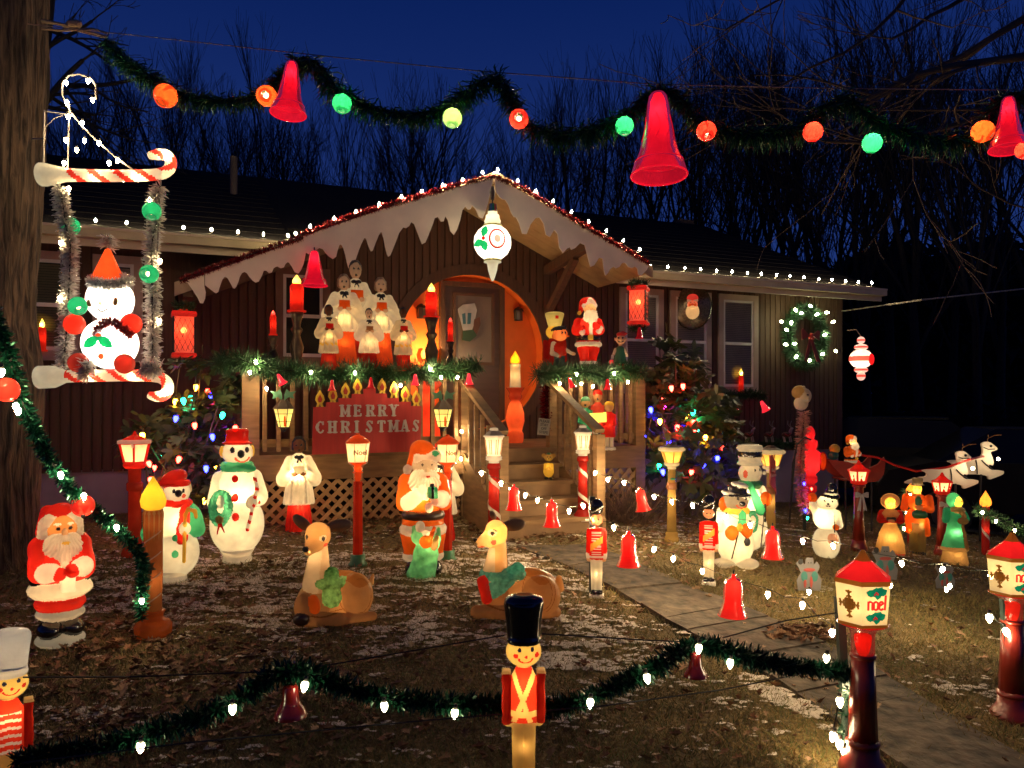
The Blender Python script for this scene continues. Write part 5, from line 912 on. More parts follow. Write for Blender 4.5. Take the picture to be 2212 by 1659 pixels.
MB().lathe([(.0, .03), (.24, .03), (.27, .0), (.24, -.03), (.0, -.03)], 32, R=np.array([[1, 0, 0], [0, 0, -1], [0, 1.2, 0]]), c=(0, .1, hpl*.5)).build('disc', mat((.14, .11, .08), .25, .6, amt=.6, scale=40), pl, smooth=True)
p = P(1733, 888, 8.6); 
figure('santa_mask', 'pale unlit Santa head mask on top of the tinsel-wrapped post', 'santa head', (p.x, p.y, p.z), .29, [E('beard', -.05, 0, .30, .27, .2, .28), E('face', .08, -.05, .58, .25, .18, .30), E('hat', -.1, .02, .72, .30, .22, .27), C('hat_trim', (.02, -.1, .92), (-.05, -.12, .5), .06), E('nose', .15, -.22, .5, .05, .05, .06), C('moustache', (.15, -.2, .40), (-.05, -.15, .40), .06, .05)], dict(beard=mat((.62, .50, .34), .5), face=mat((.66, .50, .30), .5), hat=lit((.62, .36, .12), .03), hat_trim=mat((.6, .46, .26), .5), nose=mat((.66, .50, .3), .5), moustache=mat((.6, .5, .35), .5), eye=DBR), px=34, lights=[(-.05, 0, .7, .5)], paint=[('eye', E('', .12, -.2, .62, .05, .08, .03))])
# ---------------- child made of globes on the candy-cane swing
YS = 5.35
def PB(u, v, Y=YS): return P(u, v, Y)
k_ = YS/F
ck = thing('globe_figure', 'smiling clown of white globes with orange cone hat on a candy-cane swing', 'clown figure', PB(238, 795))
def loc(u, v, dy=0): return ((u-238)*k_, dy, (795-v)*k_)
GW = lit((.92, .90, .84), .25, .14, .2); GR = lit((.80, .05, .025), .12, .10)
MB().ball(loc(238, 648), 48*k_, 32, 20).build('head', GW, ck, smooth=True); MB().ball(loc(238, 742), (57*k_, 57*k_, 55*k_), 32, 20).build('body', GW, ck, smooth=True)
lamp(ck, loc(238, 650), 7.0, (1, .84, .62)); lamp(ck, loc(238, 738), 9.0, (1, .84, .62))
for u, v, dy in ((175, 703, -.08), (296, 702, -.08)): MB().ball(loc(u, v, dy), 22*k_, 20, 12).build('hand', GR, ck, smooth=True); lamp(ck, loc(u, v, dy), .12)
for u, v, dy in ((194, 786, -.14), (291, 788, -.14)): MB().ball(loc(u, v, dy), 21*k_, 20, 12).build('foot', lit((.62, .08, .05), .05), ck, smooth=True); lamp(ck, loc(u, v, dy), .05)
MB().lathe([(37*k_, 0), (6*k_, 72*k_), (2*k_, 75*k_)], 24, loc(233, 612)).build('hat', lit((.92, .10, .015), .55), ck, smooth=True); lamp(ck, loc(233, 600), .25)
for u, v in ((216, 660), (268, 657)):
    e = MB().ball(loc(u, v, -46*k_+abs(u-238)*k_*.35), (4.8*k_, 2*k_, 7*k_), 12, 8).build('eye', BLKD, ck, smooth=True); MB().ball(loc(u, v-1, -48*k_+abs(u-238)*k_*.35), (6.5*k_, 1*k_, 9*k_), 12, 8).build('eye_rim', BRN, ck, smooth=True)
MB().ball(loc(243, 662, -49*k_), (4*k_, 4*k_, 4*k_), 10, 8).build('nose', CREAM, ck, smooth=True)
MB().tube([loc(238+a*10+5, 672+(1-a*a)*6, -43*k_+abs(a)*2*k_) for a in np.linspace(-1, 1, 9)], 1.7*k_, 5).build('mouth', BLKD, ck)
def leafpoly(n=9): 
    o = []
    for i in range(n+1):
        t = i/n; w_ = .42*math.sin(math.pi*min(1, t*.95+.03))**.8*(1+.22*(i % 2)); o.append((t, w_))
    return o
def hollyleaf(par, c, ang, L, m, yb):
    o = leafpoly(); pts = [(t*L, w_*L*.62) for t, w_ in o]+[(t*L, -w_*L*.62) for t, w_ in o[::-1]]
    cs, sn = math.cos(ang), math.sin(ang); pts = [(c[0]+x*cs-z*sn, c[2]+x*sn+z*cs) for x, z in pts]
    return MB().prism(pts, yb-.004, yb).build('holly_leaf', m, par)
LEAF = lit((.03, .45, .20), .25)
for a in (math.radians(215), math.radians(-35)): hollyleaf(ck, loc(243, 733), a, 36*k_, LEAF, -58*k_)
for u, v, r_ in ((243, 732, 7.5), (245, 773, 6.5)): MB().ball(loc(u, v, -(57 if v < 750 else 50)*k_), (r_*k_, 2*k_, r_*k_), 16, 8).build('button', lit((.85, .12, .03), .35), ck, smooth=True)
# candy canes of the swing
def candy(label, pts, rads, flare, m=WH, par=None):
    t = thing('candy_cane', label, 'candy cane', (0, 0, 0))
    P_ = [np.array(tuple(p)) for p in pts]
    # smooth the path
    for _ in range(2):
        q = [P_[0]]; 
        for a, b in zip(P_[:-1], P_[1:]): q += [a*.75+b*.25, a*.25+b*.75]
        P_ = q+[P_[-1]]
    L = [0]
    for a, b in zip(P_[:-1], P_[1:]): L.append(L[-1]+np.linalg.norm(b-a))
    L = np.array(L); tot = L[-1]; n = 90; tt = np.linspace(0, tot, n); C_ = np.stack([np.interp(tt, L, [p[i] for p in P_]) for i in range(3)], 1)
    R_ = np.interp(tt/tot, [a for a, _ in rads], [b for _, b in rads]); k = 20; vs = []
    for i in range(n):
        d = C_[min(i+1, n-1)]-C_[max(i-1, 0)]; d /= np.linalg.norm(d); a = np.array([0, 1., 0]); b = np.cross(d, a); b /= np.linalg.norm(b)
        for j in range(k): an = 2*math.pi*j/k; vs.append(C_[i]+R_[i]*(a*math.cos(an)+b*math.sin(an)))
    vs = np.array(vs); fw = []; frs = {}
    for i in range(n-1):
        for j in range(k):
            ph = (tt[i]+.5*.11*math.sin(2*math.pi*(j+.5)/k)-flare)/.165
            (frs.setdefault(int(ph), []) if (tt[i] > flare and (ph % 1) < .36) else fw).append((i*k+j, i*k+(j+1) % k, (i+1)*k+(j+1) % k, (i+1)*k+j))
    fw += [tuple((n-1)*k+j for j in range(k)), tuple(range(k))[::-1]]
    for f, nm, mm in [(fw, 'cane', m)]+[(q, 'stripe', lit((.80, .05, .03), .12)) for q in frs.values()]:
        u, inv = np.unique(np.concatenate([np.array(q) for q in f]), return_inverse=True); ff = []; c = 0
        for q in f: ff.append(tuple(inv[c:c+len(q)])); c += len(q)
        MB().add(vs[u], ff).build(nm, mm, t, smooth=True)
    for i in (int(n*.35), int(n*.6), int(n*.88)): lamp(t, tuple(C_[i]), .55 if i < n*.8 else .9)
    return t
r_ = 13.5*k_
CW = lit((.85, .76, .56), .14)
candy('upper candy cane lying flat below the crook, hook turned up, white with red stripes', [PB(88, 377), PB(150, 378), PB(230, 380), PB(330, 379), PB(362, 372), PB(372, 352), PB(362, 334), PB(342, 333), PB(322, 337)], [(0, 25*k_), (.03, 25*k_), (.15, 15*k_), (.25, r_), (.95, 12*k_), (1, 8*k_)], .20, CW)
candy('lower candy cane holding the swing seat, hook turned down, white with red stripes', [PB(84, 815), PB(140, 813), PB(230, 811), PB(335, 811), PB(360, 822), PB(364, 840), PB(355, 855), PB(335, 857), PB(322, 853)], [(0, 25*k_), (.1, 24*k_), (.17, 14*k_), (.25, r_), (.95, 12*k_), (1, 8*k_)], .19, CW)
# ---------------- bristled garlands
def bristle(name, pts, rad, per_m, wd, m, parent=None, down=0., seed=1, smoothit=1, curl=.35, rmin=.35, kind=None):
    P_ = [np.array(tuple(p), float) for p in pts]
    for _ in range(smoothit):
        q = [P_[0]]
        for a, b in zip(P_[:-1], P_[1:]): q += [a*.75+b*.25, a*.25+b*.75]
        P_ = q+[P_[-1]]
    P_ = np.array(P_); seg = np.linalg.norm(np.diff(P_, axis=0), axis=1); L = np.concatenate([[0], np.cumsum(seg)]); n = int(L[-1]*per_m)
    r = np.random.default_rng(seed); t = np.sort(r.random(n)*L[-1]); c = np.stack([np.interp(t, L, P_[:, i]) for i in range(3)], 1)
    c2 = np.stack([np.interp(t+.01, L, P_[:, i]) for i in range(3)], 1); c1 = np.stack([np.interp(t-.01, L, P_[:, i]) for i in range(3)], 1); d = c2-c1; d /= np.linalg.norm(d, axis=1)[:, None]+1e-9
    v = r.normal(0, 1, (n, 3)); v -= d*(v*d).sum(1)[:, None]; v /= np.linalg.norm(v, axis=1)[:, None]+1e-9
    v[:, 2] -= down; v += d*r.normal(0, curl, n)[:, None]; v /= np.linalg.norm(v, axis=1)[:, None]+1e-9
    Rm = rad if np.isscalar(rad) else np.interp(t/L[-1], np.linspace(0, 1, len(rad)), rad)
    ln = Rm*r.uniform(rmin, 1.1, n); tip = c+v*ln[:, None]; s = np.cross(v, r.normal(0, 1, (n, 3))); s /= np.linalg.norm(s, axis=1)[:, None]+1e-9
    w_ = wd*r.uniform(.6, 1.3, n)[:, None]; tip[:, 2] -= down*ln*.25
    b0 = c+v*(ln*.12)[:, None]; mid = (b0+tip)/2+r.normal(0, .08, (n, 3))*ln[:, None]
    V = np.stack([b0-s*w_*.4, b0+s*w_*.4, mid+s*w_, tip+s*w_*.3, tip-s*w_*.3, mid-s*w_], 1).reshape(-1, 3); o = np.arange(n)[:, None]*6
    Q = np.concatenate([o+np.array([[0, 1, 2, 5]]), o+np.array([[5, 2, 3, 4]])])
    return fastmesh(name, V, Q, m, kind, parent)
TG = tinsel((.015, .16, .07), .25, .5); TGD = tinsel((.008, .035, .018), .38, .15); TWH = lit((.92, .84, .76), 0, .02, .6); TRD = tinsel((.30, .015, .02), .25, .6); NEED = mat((.022, .075, .024), .5, amt=.5, scale=3); TRED = tinsel((.65, .05, .04), .4, .2)
def garland(label, cat, pts, rad, per_m, wd, m, down=0, seed=1, wire=True, **k):
    t = thing('garland', label, cat); bristle('tinsel', pts, rad, per_m, wd, m, t, down, seed, **k)
    if wire: MB().tube(pts, .006, 5).build('core_wire', BLKD, t)
    return t
def UP(l, Ys=None):
    """list of (u,v) or (u,v,Y); Ys = (u0,Y0,u1,Y1,...) knots"""
    if Ys is None: return [P(*q) for q in l]
    return [P(u, v, float(np.interp(u, Ys[0::2], Ys[1::2]))) for u, v in l]
OV = (228, 5.5, 1100, 5.0, 2212, 4.6)
ov = [(228, 85), (262, 122), (300, 150), (345, 175), (385, 200), (430, 213), (480, 215), (540, 213), (580, 195), (615, 150), (655, 122), (690, 140), (712, 180), (760, 210), (800, 232), (850, 243), (900, 250), (950, 238), (1000, 205), (1040, 175), (1066, 160), (1092, 180), (1108, 225), (1130, 265), (1180, 283), (1240, 288), (1300, 272), (1350, 250), (1390, 215), (1420, 190), (1455, 198), (1490, 235), (1530, 272), (1600, 285), (1680, 283), (1740, 262), (1790, 225), (1830, 205), (1850, 225), (1890, 262), (1950, 282), (2010, 298), (2060, 300), (2110, 288), (2145, 250), (2170, 205), (2230, 200)]
ovp = UP(ov, OV)
garland('thick dark green tinsel garland swagged across the sky on a wire', 'garland', ovp, [.10, .13, .09, .12, .14, .10, .13, .11, .14, .10, .12, .14, .10, .13, .12], 1900, .005, tinsel((.015, .095, .04), .4, .3), .7, 3, curl=.6, rmin=.15)
wr = thing('wire', 'thin pale wire stretched from the big trunk above the garland', 'wire'); MB().tube(UP([(60, 52), (150, 62), (280, 75), (737, 125), (1054, 155), (1414, 182), (1808, 191), (2240, 195)], OV), .0035, 5).build('strand', mat((.35, .22, .16), .5), wr)
MB().tube(UP([(90, 45), (130, 52), (180, 68), (230, 80)], OV), .012, 6).build('rope', mat((.30, .20, .11), .9), wr); MB().tube(UP([(90, 62), (135, 66), (200, 62), (232, 72)], OV), .008, 6).build('rope', mat((.30, .20, .11), .9), wr)
MB().lathe([(.015, -.05), (.03, -.03), (.03, .03), (.015, .05)], 10, tuple(P(160, 52, 5.5)), R=np.array([[0, 0, 1], [0, 1, 0], [-1, 0, 0]])).build('turnbuckle', mat((.25, .17, .1), .5), wr)
# ---------------- globe lights
def globe(label, u, v, Y, rpx, col, em=.2, dirv=(0, -.6, -.8), power=.25, hole=.42, on=True):
    r = rpx*Y/F; t = thing('globe_light', label, 'globe light', P(u, v, Y)); d = Vector(dirv).normalized(); q = Vector((0, 0, -1)).rotation_difference(d).to_matrix(); R = np.array(q)
    a0 = math.asin(hole); prof = [(r*math.sin(a0+(math.pi-a0)*k/16), -r*math.cos(a0+(math.pi-a0)*k/16)) for k in range(17)]
    MB().lathe(prof, 28, R=R, caps=False).build('globe', lit(col, em, .10, .3), t, smooth=True)
    rim = [(r*hole*math.cos(a)*1., r*hole*math.sin(a), -r*math.cos(a0)) for a in np.linspace(0, 2*math.pi, 25)]
    MB().tube([tuple(R@np.array(p)) for p in rim], r*.045, 5).build('rim', lit(col, em*1.6), t, smooth=True)
    MB().lathe([(r*.18, r*.96), (r*.18, r*1.15), (r*.1, r*1.25)], 10, R=R).build('socket', BLKD, t)
    if on:
        MB().ball(tuple(R@np.array([0, 0, -r*.15])), r*.25, 14, 10).build('bulb', glow((1, .70, .34), 5), t, smooth=True); lamp(t, tuple(R@np.array([0, 0, r*.35])), power)
    return t
cO = (.95, .09, .015); cR = (.92, .035, .02); cG = (.02, .50, .17); cLG = (.30, .62, .18)
for lb, u, v, rp, c, dv, hl, sp in (('orange globe light hanging left of the leftmost sky bell', 358, 207, 25, cO, (-.25, -.45, -.85), .5, 1), ('orange globe light with open mouth beside the leftmost sky bell', 576, 207, 22, cO, (.1, -.95, -.25), .42, 1), ('green globe light just right of the leftmost sky bell', 739, 224, 21, cG, (.0, -.3, -.95), .4, 0), ('pale green globe light lowest in the garland left of the roof peak', 977, 255, 21, cLG, (0, -.3, -.95), .4, 1),
      ('red globe light with open mouth right of the garland peak over the gable', 1121, 257, 21, cR, (0, -.97, -.1), .5, 1), ('green globe light half covered by tinsel left of the largest bell', 1349, 272, 20, cG, (0, -.1, -.95), .4, 0), ('red globe light with glowing mouth right of the largest bell', 1526, 283, 21, cR, (0, -.55, -.8), .45, 1), ('plain red globe light on the garland between largest bell and far right', 1756, 285, 21, cR, (0, .3, -.9), .4, 0), ('bright green globe light hanging lowest at the right of the garland', 1884, 309, 21, cG, (0, .4, -.9), .4, 0), ('orange-red globe light left of the bell at the right edge', 2123, 284, 23, cO, (.6, -.5, -.6), .4, 1), ('red globe light cut off by the right edge of the picture', 2212, 325, 18, cR, (0, -.2, -.95), .4, 0)):
    globe(lb, u, v, float(np.interp(u, OV[0::2], OV[1::2]))-.08, rp, c, .2, dv, .5, hl, True)
globe('big red globe light at the left edge on the diagonal garland', 14, 842, 3.3, 26, cR, .25, (.3, .4, -.8), .16, .3); globe('red globe light on the diagonal garland above the bearded Santa', 179, 1092, 3.85, 24, cR, .25, (-.3, .5, .8), .14, .3)
for lb, u, v, dv in (('dull green globe at the top of the right white tinsel rope', 328, 456, (.1, -.5, -.85)), ('dull green globe tucked behind the left white tinsel rope', 152, 489, (0, -.3, -.9)), ('dull green globe with open mouth on the right white tinsel rope', 322, 592, (0, -.98, -.1)), ('dull green globe by the clown figure\'s hand', 168, 661, (.55, -.55, -.6))):
    globe(lb, u, v, YS-.12 if u != 152 else YS+.08, 20, (.02, .42, .20), .10, dv, .10, .5)
# ---------------- bells
def bell(name, label, u, vt, vb, Y, col=(.92, .012, .05), em=.16, prof=None, rad=.32, tilt=(0, 0), power=.6, m=None, ring=True, pos=None):
    h = (vb-vt)*Y/F; p = P(u, vt, Y) if pos is None else pos
    t = thing(name, label, 'bell', p); t.rotation_euler = (tilt[0], tilt[1], 0)
    pr = prof or [(.03, 0), (.075, -.01), (.105, -.05), (.125, -.15), (.15, -.35), (.185, -.55), (.225, -.72), (.265, -.82), (.27, -.84), (.285, -.85), (.29, -.87), (.30, -.90), (.32, -.97), (.322, -1.)]
    s = rad/.32; pr = [(r*s*h, z*h) for r, z in pr]; mm = m or lit(col, em, .10, .3)
    MB().lathe(pr, 36, caps=False).build('bell_body', mm, t, smooth=True)
    rr = pr[-1][0]; zz = pr[-1][1]
    MB().tube([(rr*math.cos(a), rr*math.sin(a), zz) for a in np.linspace(0, 2*math.pi, 37)], h*.012, 6).build('lip', m or lit(col, em*1.7), t, smooth=True)
    if ring: z = pr[-6][1]; r2 = pr[-6][0]; MB().tube([(r2*math.cos(a)*1.02, r2*math.sin(a)*1.02, z) for a in np.linspace(0, 2*math.pi, 37)], h*.010, 6).build('band', m or lit(col, em*1.3), t, smooth=True)
    for j in range(10):
        a = 2*math.pi*j/10; zs = np.linspace(-.30, -.60, 7); f_ = lambda z_: np.interp(-z_*h, [-q[1] for q in pr], [q[0] for q in pr])
        MB().tube([(f_(zz_)*1.003*math.cos(a+.26*math.sin(math.pi*i_/6)), f_(zz_)*1.003*math.sin(a+.26*math.sin(math.pi*i_/6)), zz_*h) for i_, zz_ in enumerate(zs)], h*.006, 4).build('moulded_rib', m or lit(col, em), t) if h > .12 else None
    MB().tube([(0, 0, 0), (0, .005, .05*h), (0, 0, .09*h)], h*.02, 6).build('hanger', BLKD, t)
    if power: lamp(t, (0, 0, -.30*h), power*h*h*4.2, (1, .5, .3)); MB().ball((0, 0, -.2*h), .04*h, 10, 8).build('bulb', glow((1, .5, .3), 6), t, smooth=True)
    return t
bell('sky_bell', 'large crimson bell light over the left roof', 631, 133, 250, 5.15, tilt=(-.08, .05)); bell('sky_bell', 'largest crimson bell light hanging over the right of the gable', 1421, 200, 384, 4.75, tilt=(-.08, 0), power=.5); bell('sky_bell', 'crimson bell light cut by the right edge of the picture', 2178, 210, 326, 4.55, tilt=(-.08, .05))
p = HP(679, 541, 1.42); bell('sky_bell', 'pink-red bell light hung below the icicle board left of the choir', 679, 541, 617, p.y, tilt=(0, 0), rad=.37)
gp = [(.04, .0), (.06, -.02), (.06, -.09), (.12, -.10), (.19, -.16), (.215, -.25), (.225, -.5), (.235, -.68), (.26, -.74), (.265, -.80), (.30, -.88), (.335, -.97), (.335, -1.)]
gY = (1039, 6.3, 1200, 5.9, 1290, 5.25, 1358, 5.1, 1535, 5.0, 1585, 4.6, 1700, 4.0, 1815, 3.25)
gYb = (1258, 7.0, 1400, 6.7, 1669, 5.5, 1800, 5.3, 2220, 4.6)
for lb, u, a, b, Y, tl in (('small red bell light just right of the left striped lamp post', 1110, 1046, 1101, gY, 0), ('red bell light hanging before the lower steps', 1192, 1079, 1137, gY, 0), ('red bell light tilted on the string left of the yellow lamp post', 1381, 1052, 1103, gYb, .18), ('orange-red bell light over the path right of the black-staked soldier', 1358, 1147, 1222, gY, 0), ('red bell light in front of the stout snowman\'s right', 1669, 1136, 1205, gYb, 0), ('crimson bell light lowest on the path string', 1585, 1240, 1330, gY, -.03)):
    Y_ = float(np.interp(u, Y[0::2], Y[1::2])); bell('path_bell', lb, u, a, b, Y_, (.90, .035, .025), .10, gp, .32, (0, -tl), .5, ring=False)
for lb, u, a, b in (('dark maroon bell under the left rise of the front garland', 628, 1478, 1547), ('dark maroon bell under the right rise of the front garland', 1502, 1408, 1460)):
    bell('maroon_bell', lb, u, a, b, float(np.interp(u, (60, 620, 1100, 1840), (2.45, 2.7, 2.85, 3.15)))-.02, prof=[(.05, 0), (.16, -.02), (.20, -.10), (.22, -.45), (.25, -.6), (.33, -.74), (.35, -.78), (.37, -.82), (.41, -.90), (.42, -1.)], rad=.38, m=mat((.13, .008, .006), .22, spec=.7), power=0)
for i, (lb, u, v, d, on, tl) in enumerate((('lit little bell at the left end of the left rail garland', 600, 808, 2.12, 1, .5), ('unlit little bell over the sign, left of its centre', 717, 820, 2.12, 0, 0), ('little bell over the middle peak of the sign', 801, 815, 2.12, 0, 0), ('lit little bell right of the choir below the rail garland', 897, 808, 2.12, 1, 0), ('lit little bell at the right end of the left rail garland', 1013, 806, 2.12, 1, 0), ('unlit little bell tilted under the right rail garland', 1229, 815, 2.12, 0, .3), ('unlit little bell above the carollers', 1312, 818, 2.12, 0, 0), ('lit little bell at the right end of the window-box garland', 1644, 866, .35, 1, .5), ('dull little bell at the middle of the window-box garland', 1585, 866, .35, 0, .2), ('dull little bell on the lower greenery left of the white-hat snowman', 1608, 1128-133, .9, 0, 0), ('little red bell under the lantern at the right end of the gable', 1381, 707, 1.35, 0, 0))):
    p = HP(u, v, d); bell('little_bell', lb, u, 0, 24, p.y, (.9, .03, .05), .5 if on else .03, None, .42, (0, -tl), .5 if on else 0, pos=p, ring=False)
# ---------------- strings of clear bulbs
bulbme = MB().lathe([(0, -.052), (.006, -.048), (.014, -.034), (.018, -.018), (.016, -.006), (.009, .0), (.009, .004)], 10).mesh('bulb', True); sockme = MB().lathe([(.010, .0), (.011, .022), (.007, .026)], 8).mesh('socket', True)
def string(label, pts, col=(1, .74, .40), s=480, sag=.02, size=.66, up=False, cat='light string', wire=True, cols=None, spread=None, glass=False, wr=.0035):
    t = thing('light_string', label, cat); g = glow(col, s)
    if wire and len(pts) > 1:
        q = []
        for a, b in zip(pts[:-1], pts[1:]): q += [a, (Vector(a)+Vector(b))/2+Vector((0, 0, -sag))]
        q.append(pts[-1]); off = Vector((0, 0, -.03 if up else .02)); MB().tube([Vector(p)+off for p in q], wr, 4).build('cord', mat((.008, .012, .008), .7), t)
    for i, p in enumerate(pts):
        mm = glow(cols[i], s) if cols else g
        o = bpy.data.objects.new('bulb', bulbme.copy() if False else bulbme); COL.objects.link(o); o.parent = t; o.location = p; o.scale = (size,)*3
        if not bulbme.materials: bulbme.materials.append(g)
        o.material_slots[0].link = 'OBJECT'; o.material_slots[0].material = mm
        a = (math.pi if up else 0)+random.uniform(-.25, .25); o.rotation_euler = (a, random.uniform(-.25, .25)+(0 if not spread else spread), 0)
        k = obj('socket', sockme, BLKD if not sockme.materials else None, t, loc=p); k.scale = o.scale; k.rotation_euler = o.rotation_euler
    return t

def c1(l): return [(x/3., y/3.) for x, y in l]
rkL = [(722, 475), (769, 460), (819, 444), (867, 428), (911, 416), (956, 403), (1000, 391), (1043, 375), (1076, 369)]; rkR = [(1118, 393), (1158, 416), (1195, 437), (1234, 460), (1272, 481), (1310, 501), (1346, 522), (1382, 541)]
string('clear bulbs standing along the left slope of the gable', [HP(u, v, 1.36) for u, v in [(670, 492)]+rkL], up=True); string('clear bulbs standing along the right slope of the gable', [HP(u, v, 1.36) for u, v in rkR], up=True)
string('clear bulbs standing on the left gutter', [HP(u, v, .60) for u, v in [(150, 474), (207, 479), (273, 484), (336, 489), (397, 494), (457, 499), (515, 504), (569, 509), (623, 512), (639, 507)]], up=True)
string('clear bulbs standing close together on the right gutter', [HP(u, v, .60) for u, v in [(1406, 577), (1443, 579), (1479, 581), (1514, 584), (1548, 587), (1582, 589), (1615, 592), (1645, 594), (1677, 596), (1707, 598), (1737, 601), (1769, 605), (1797, 606), (1827, 609), (1855, 611), (1884, 613)]], up=True)
string('clear bulbs on the string from the left striped lamp over the path', UP([(1039, 1018), (1082, 1040), (1135, 1066), (1161, 1077), (1229, 1100), (1259, 1088), (1282, 1118), (1325, 1135), (1414, 1182), (1455, 1202), (1517, 1229), (1659, 1279), (1734, 1301), (1798, 1360)], gY), s=330, size=.68, wr=.0022)
string('clear bulbs on the string from the right striped lamp past the snowmen', UP([(1286, 1018), (1313, 1032), (1347, 1039), (1412, 1070), (1451, 1080), (1495, 1088), (1568, 1112), (1620, 1130), (1733, 1164), (1799, 1174), (1947, 1212), (2038, 1225), (2140, 1239)], gYb), s=330, size=.75, wr=.0022)
string('clear bulbs climbing the stair post left of the steps', [HP(u, v, 2.05) for u, v in [(997, 929), (995, 988), (1015, 1040), (1034, 1042)]], s=220)
string('clear bulbs nested in the left rail garland', [HP(u, v, 2.16) for u, v in [(552, 779), (539, 801), (575, 836), (671, 801), (767, 802), (866, 829), (930, 794), (952, 812), (989, 812)]], s=220, wire=False); string('clear bulbs nested in the right rail garland', [HP(u, v, 2.16) for u, v in [(1209, 825), (1245, 805), (1256, 826), (1281, 832), (1326, 804), (1356, 822)]], s=220, wire=False)
DGY = (-20, 3.2, 300, 4.25, 320, 4.35)
string('clear bulbs tied along the diagonal left garland', [P(u, v, float(np.interp(u, DGY[0::2], DGY[1::2]))-.07) for u, v in [(4, 797), (34, 871), (39, 881), (130, 1020), (181, 1066), (251, 1134), (306, 1293)]], s=120, wire=False, size=.66)
FY = (50, 2.45, 620, 2.7, 1100, 2.85, 1840, 3.15)
def fyy(u): return float(np.interp(u, FY[0::2], FY[1::2]))
string('clear pointed bulbs hanging in the front garland', [P(u, v-6, fyy(u)-.06) for u, v in [(304, 1610), (502, 1528), (660, 1478), (830, 1523), (983, 1538), (1276, 1515), (1396, 1462), (1510, 1398), (1578, 1430), (1786, 1420)]], s=16, wire=False, size=.72, col=(1, .86, .50))
string('clear bulbs round the foot of the nearest lamp post', [P(u, v, 3.15) for u, v in [(1814, 1507), (1801, 1582), (1814, 1598), (1823, 1617), (1844, 1490)]], s=50, size=.8); string('clear bulbs by the right-edge lamp post', [P(2137, 1327, 3.7), P(2171, 1357, 3.7)], s=60, size=.8)
string('clear bulbs on the garland behind the gentleman', [P(u, v, 7.9) for u, v in [(1966, 1067), (1959, 1106), (1964, 1142), (1953, 1139)]], s=70); string('clear bulbs on the garland right of the green lady', [P(u, v, 7.6) for u, v in [(2122, 1104), (2152, 1123), (2192, 1143)]], s=70)
R_, G_, B_, Yc, Wc, Mc = (1, .018, .010), (.004, .60, .22), (.010, .012, 1), (1, .40, .02), (1, .8, .5), (1, .02, .5)
lb = [(424, 831, Yc), (448, 840, R_), (454, 848, B_), (411, 855, G_), (395, 860, G_), (380, 862, Yc), (482, 891, G_), (381, 898, B_), (379, 914, R_), (420, 913, R_), (458, 938, B_), (508, 919, R_), (307, 935, Yc), (352, 975, G_), (320, 996, R_), (334, 1005, R_), (388, 986, R_), (404, 1022, B_), (445, 1006, B_), (411, 1062, G_), (440, 1076, Yc), (467, 1003, Yc), (325, 1031, R_)]
string('multicoloured bulbs in the bush left of the porch', [P(u, v, 7.0+.5*math.sin(u)) for u, v, c in lb], s=34, cols=[c for _, _, c in lb], size=1.15, wire=False)
rb = [(1450, 833, R_), (1475, 829, R_), (1485, 833, G_), (1422, 853, Wc), (1434, 858, R_), (1435, 877, Mc), (1499, 885, G_), (1466, 897, B_), (1484, 894, Yc), (1499, 907, R_), (1425, 905, Yc), (1464, 918, R_), (1477, 925, B_), (1501, 929, R_), (1509, 924, G_), (1524, 940, Yc), (1424, 1002, G_), (1431, 1014, B_), (1485, 1014, B_), (1494, 1015, R_), (1520, 1000, B_), (1515, 1040, Yc), (1390, 939, B_), (1561, 962, R_), (1405, 880, B_), (1550, 985, B_), (1445, 950, B_)]
string('multicoloured bulbs in the bush right of the porch', [P(u, v, 8.9+.35*math.sin(u)) for u, v, c in rb], s=40, cols=[c for _, _, c in rb], size=1.35, wire=False)
tb = [(1737, 1042, B_), (1753, 1053, R_), (1748, 1073, Mc), (1751, 1092, Yc), (1740, 1100, B_), (1745, 1116, G_)]
string('multicoloured bulbs low on the tinsel-wrapped post', [P(u, v, 8.35) for u, v, c in tb], s=34, cols=[c for _, _, c in tb], wire=False)
# ---------------- garlands
dg = [(-30, 650), (-10, 690), (8, 730), (25, 790), (42, 850), (60, 900), (88, 960), (110, 1000), (140, 1040), (170, 1080), (200, 1100), (235, 1130), (270, 1160), (300, 1188), (311, 1230), (305, 1290), (304, 1340)]
garland('green tinsel garland slanting down from the left edge to the pinecone candle', 'garland', UP(dg, DGY), .047, 2200, .005, tinsel((.010, .10, .05), .28, .5), 0, 4)
fg = [(30, 1645), (110, 1628), (200, 1612), (304, 1590), (400, 1560), (500, 1520), (560, 1478), (600, 1455), (640, 1447), (680, 1460), (740, 1482), (830, 1508), (900, 1515), (990, 1522), (1090, 1522), (1180, 1530), (1240, 1520), (1300, 1495), (1360, 1468), (1420, 1440), (1460, 1408), (1510, 1390), (1560, 1402), (1610, 1418), (1680, 1435), (1740, 1442), (1800, 1448), (1842, 1450)]
garland('dark green tinsel garland swagged across the front of the lawn', 'garland', UP(fg, FY), [.05, .045, .055, .048, .06, .046, .054, .05, .058, .045, .055, .05, .06, .045, .05], 3600, .0042, tinsel((.006, .045, .022), .30, .35), .1, 5)
garland('scrap of dark garland hanging down the stake behind the nearest lamp', 'garland', [P(1830, 1450, 3.2), P(1836, 1500, 3.2), P(1826, 1540, 3.2), P(1834, 1600, 3.2)], .045, 900, .008, TGD, .2, 6)
def rake(l, lb, s): garland(lb, 'tinsel', [HP(u, v, 1.37) for u, v in l], .045, 1500, .004, TRD, 0, s)
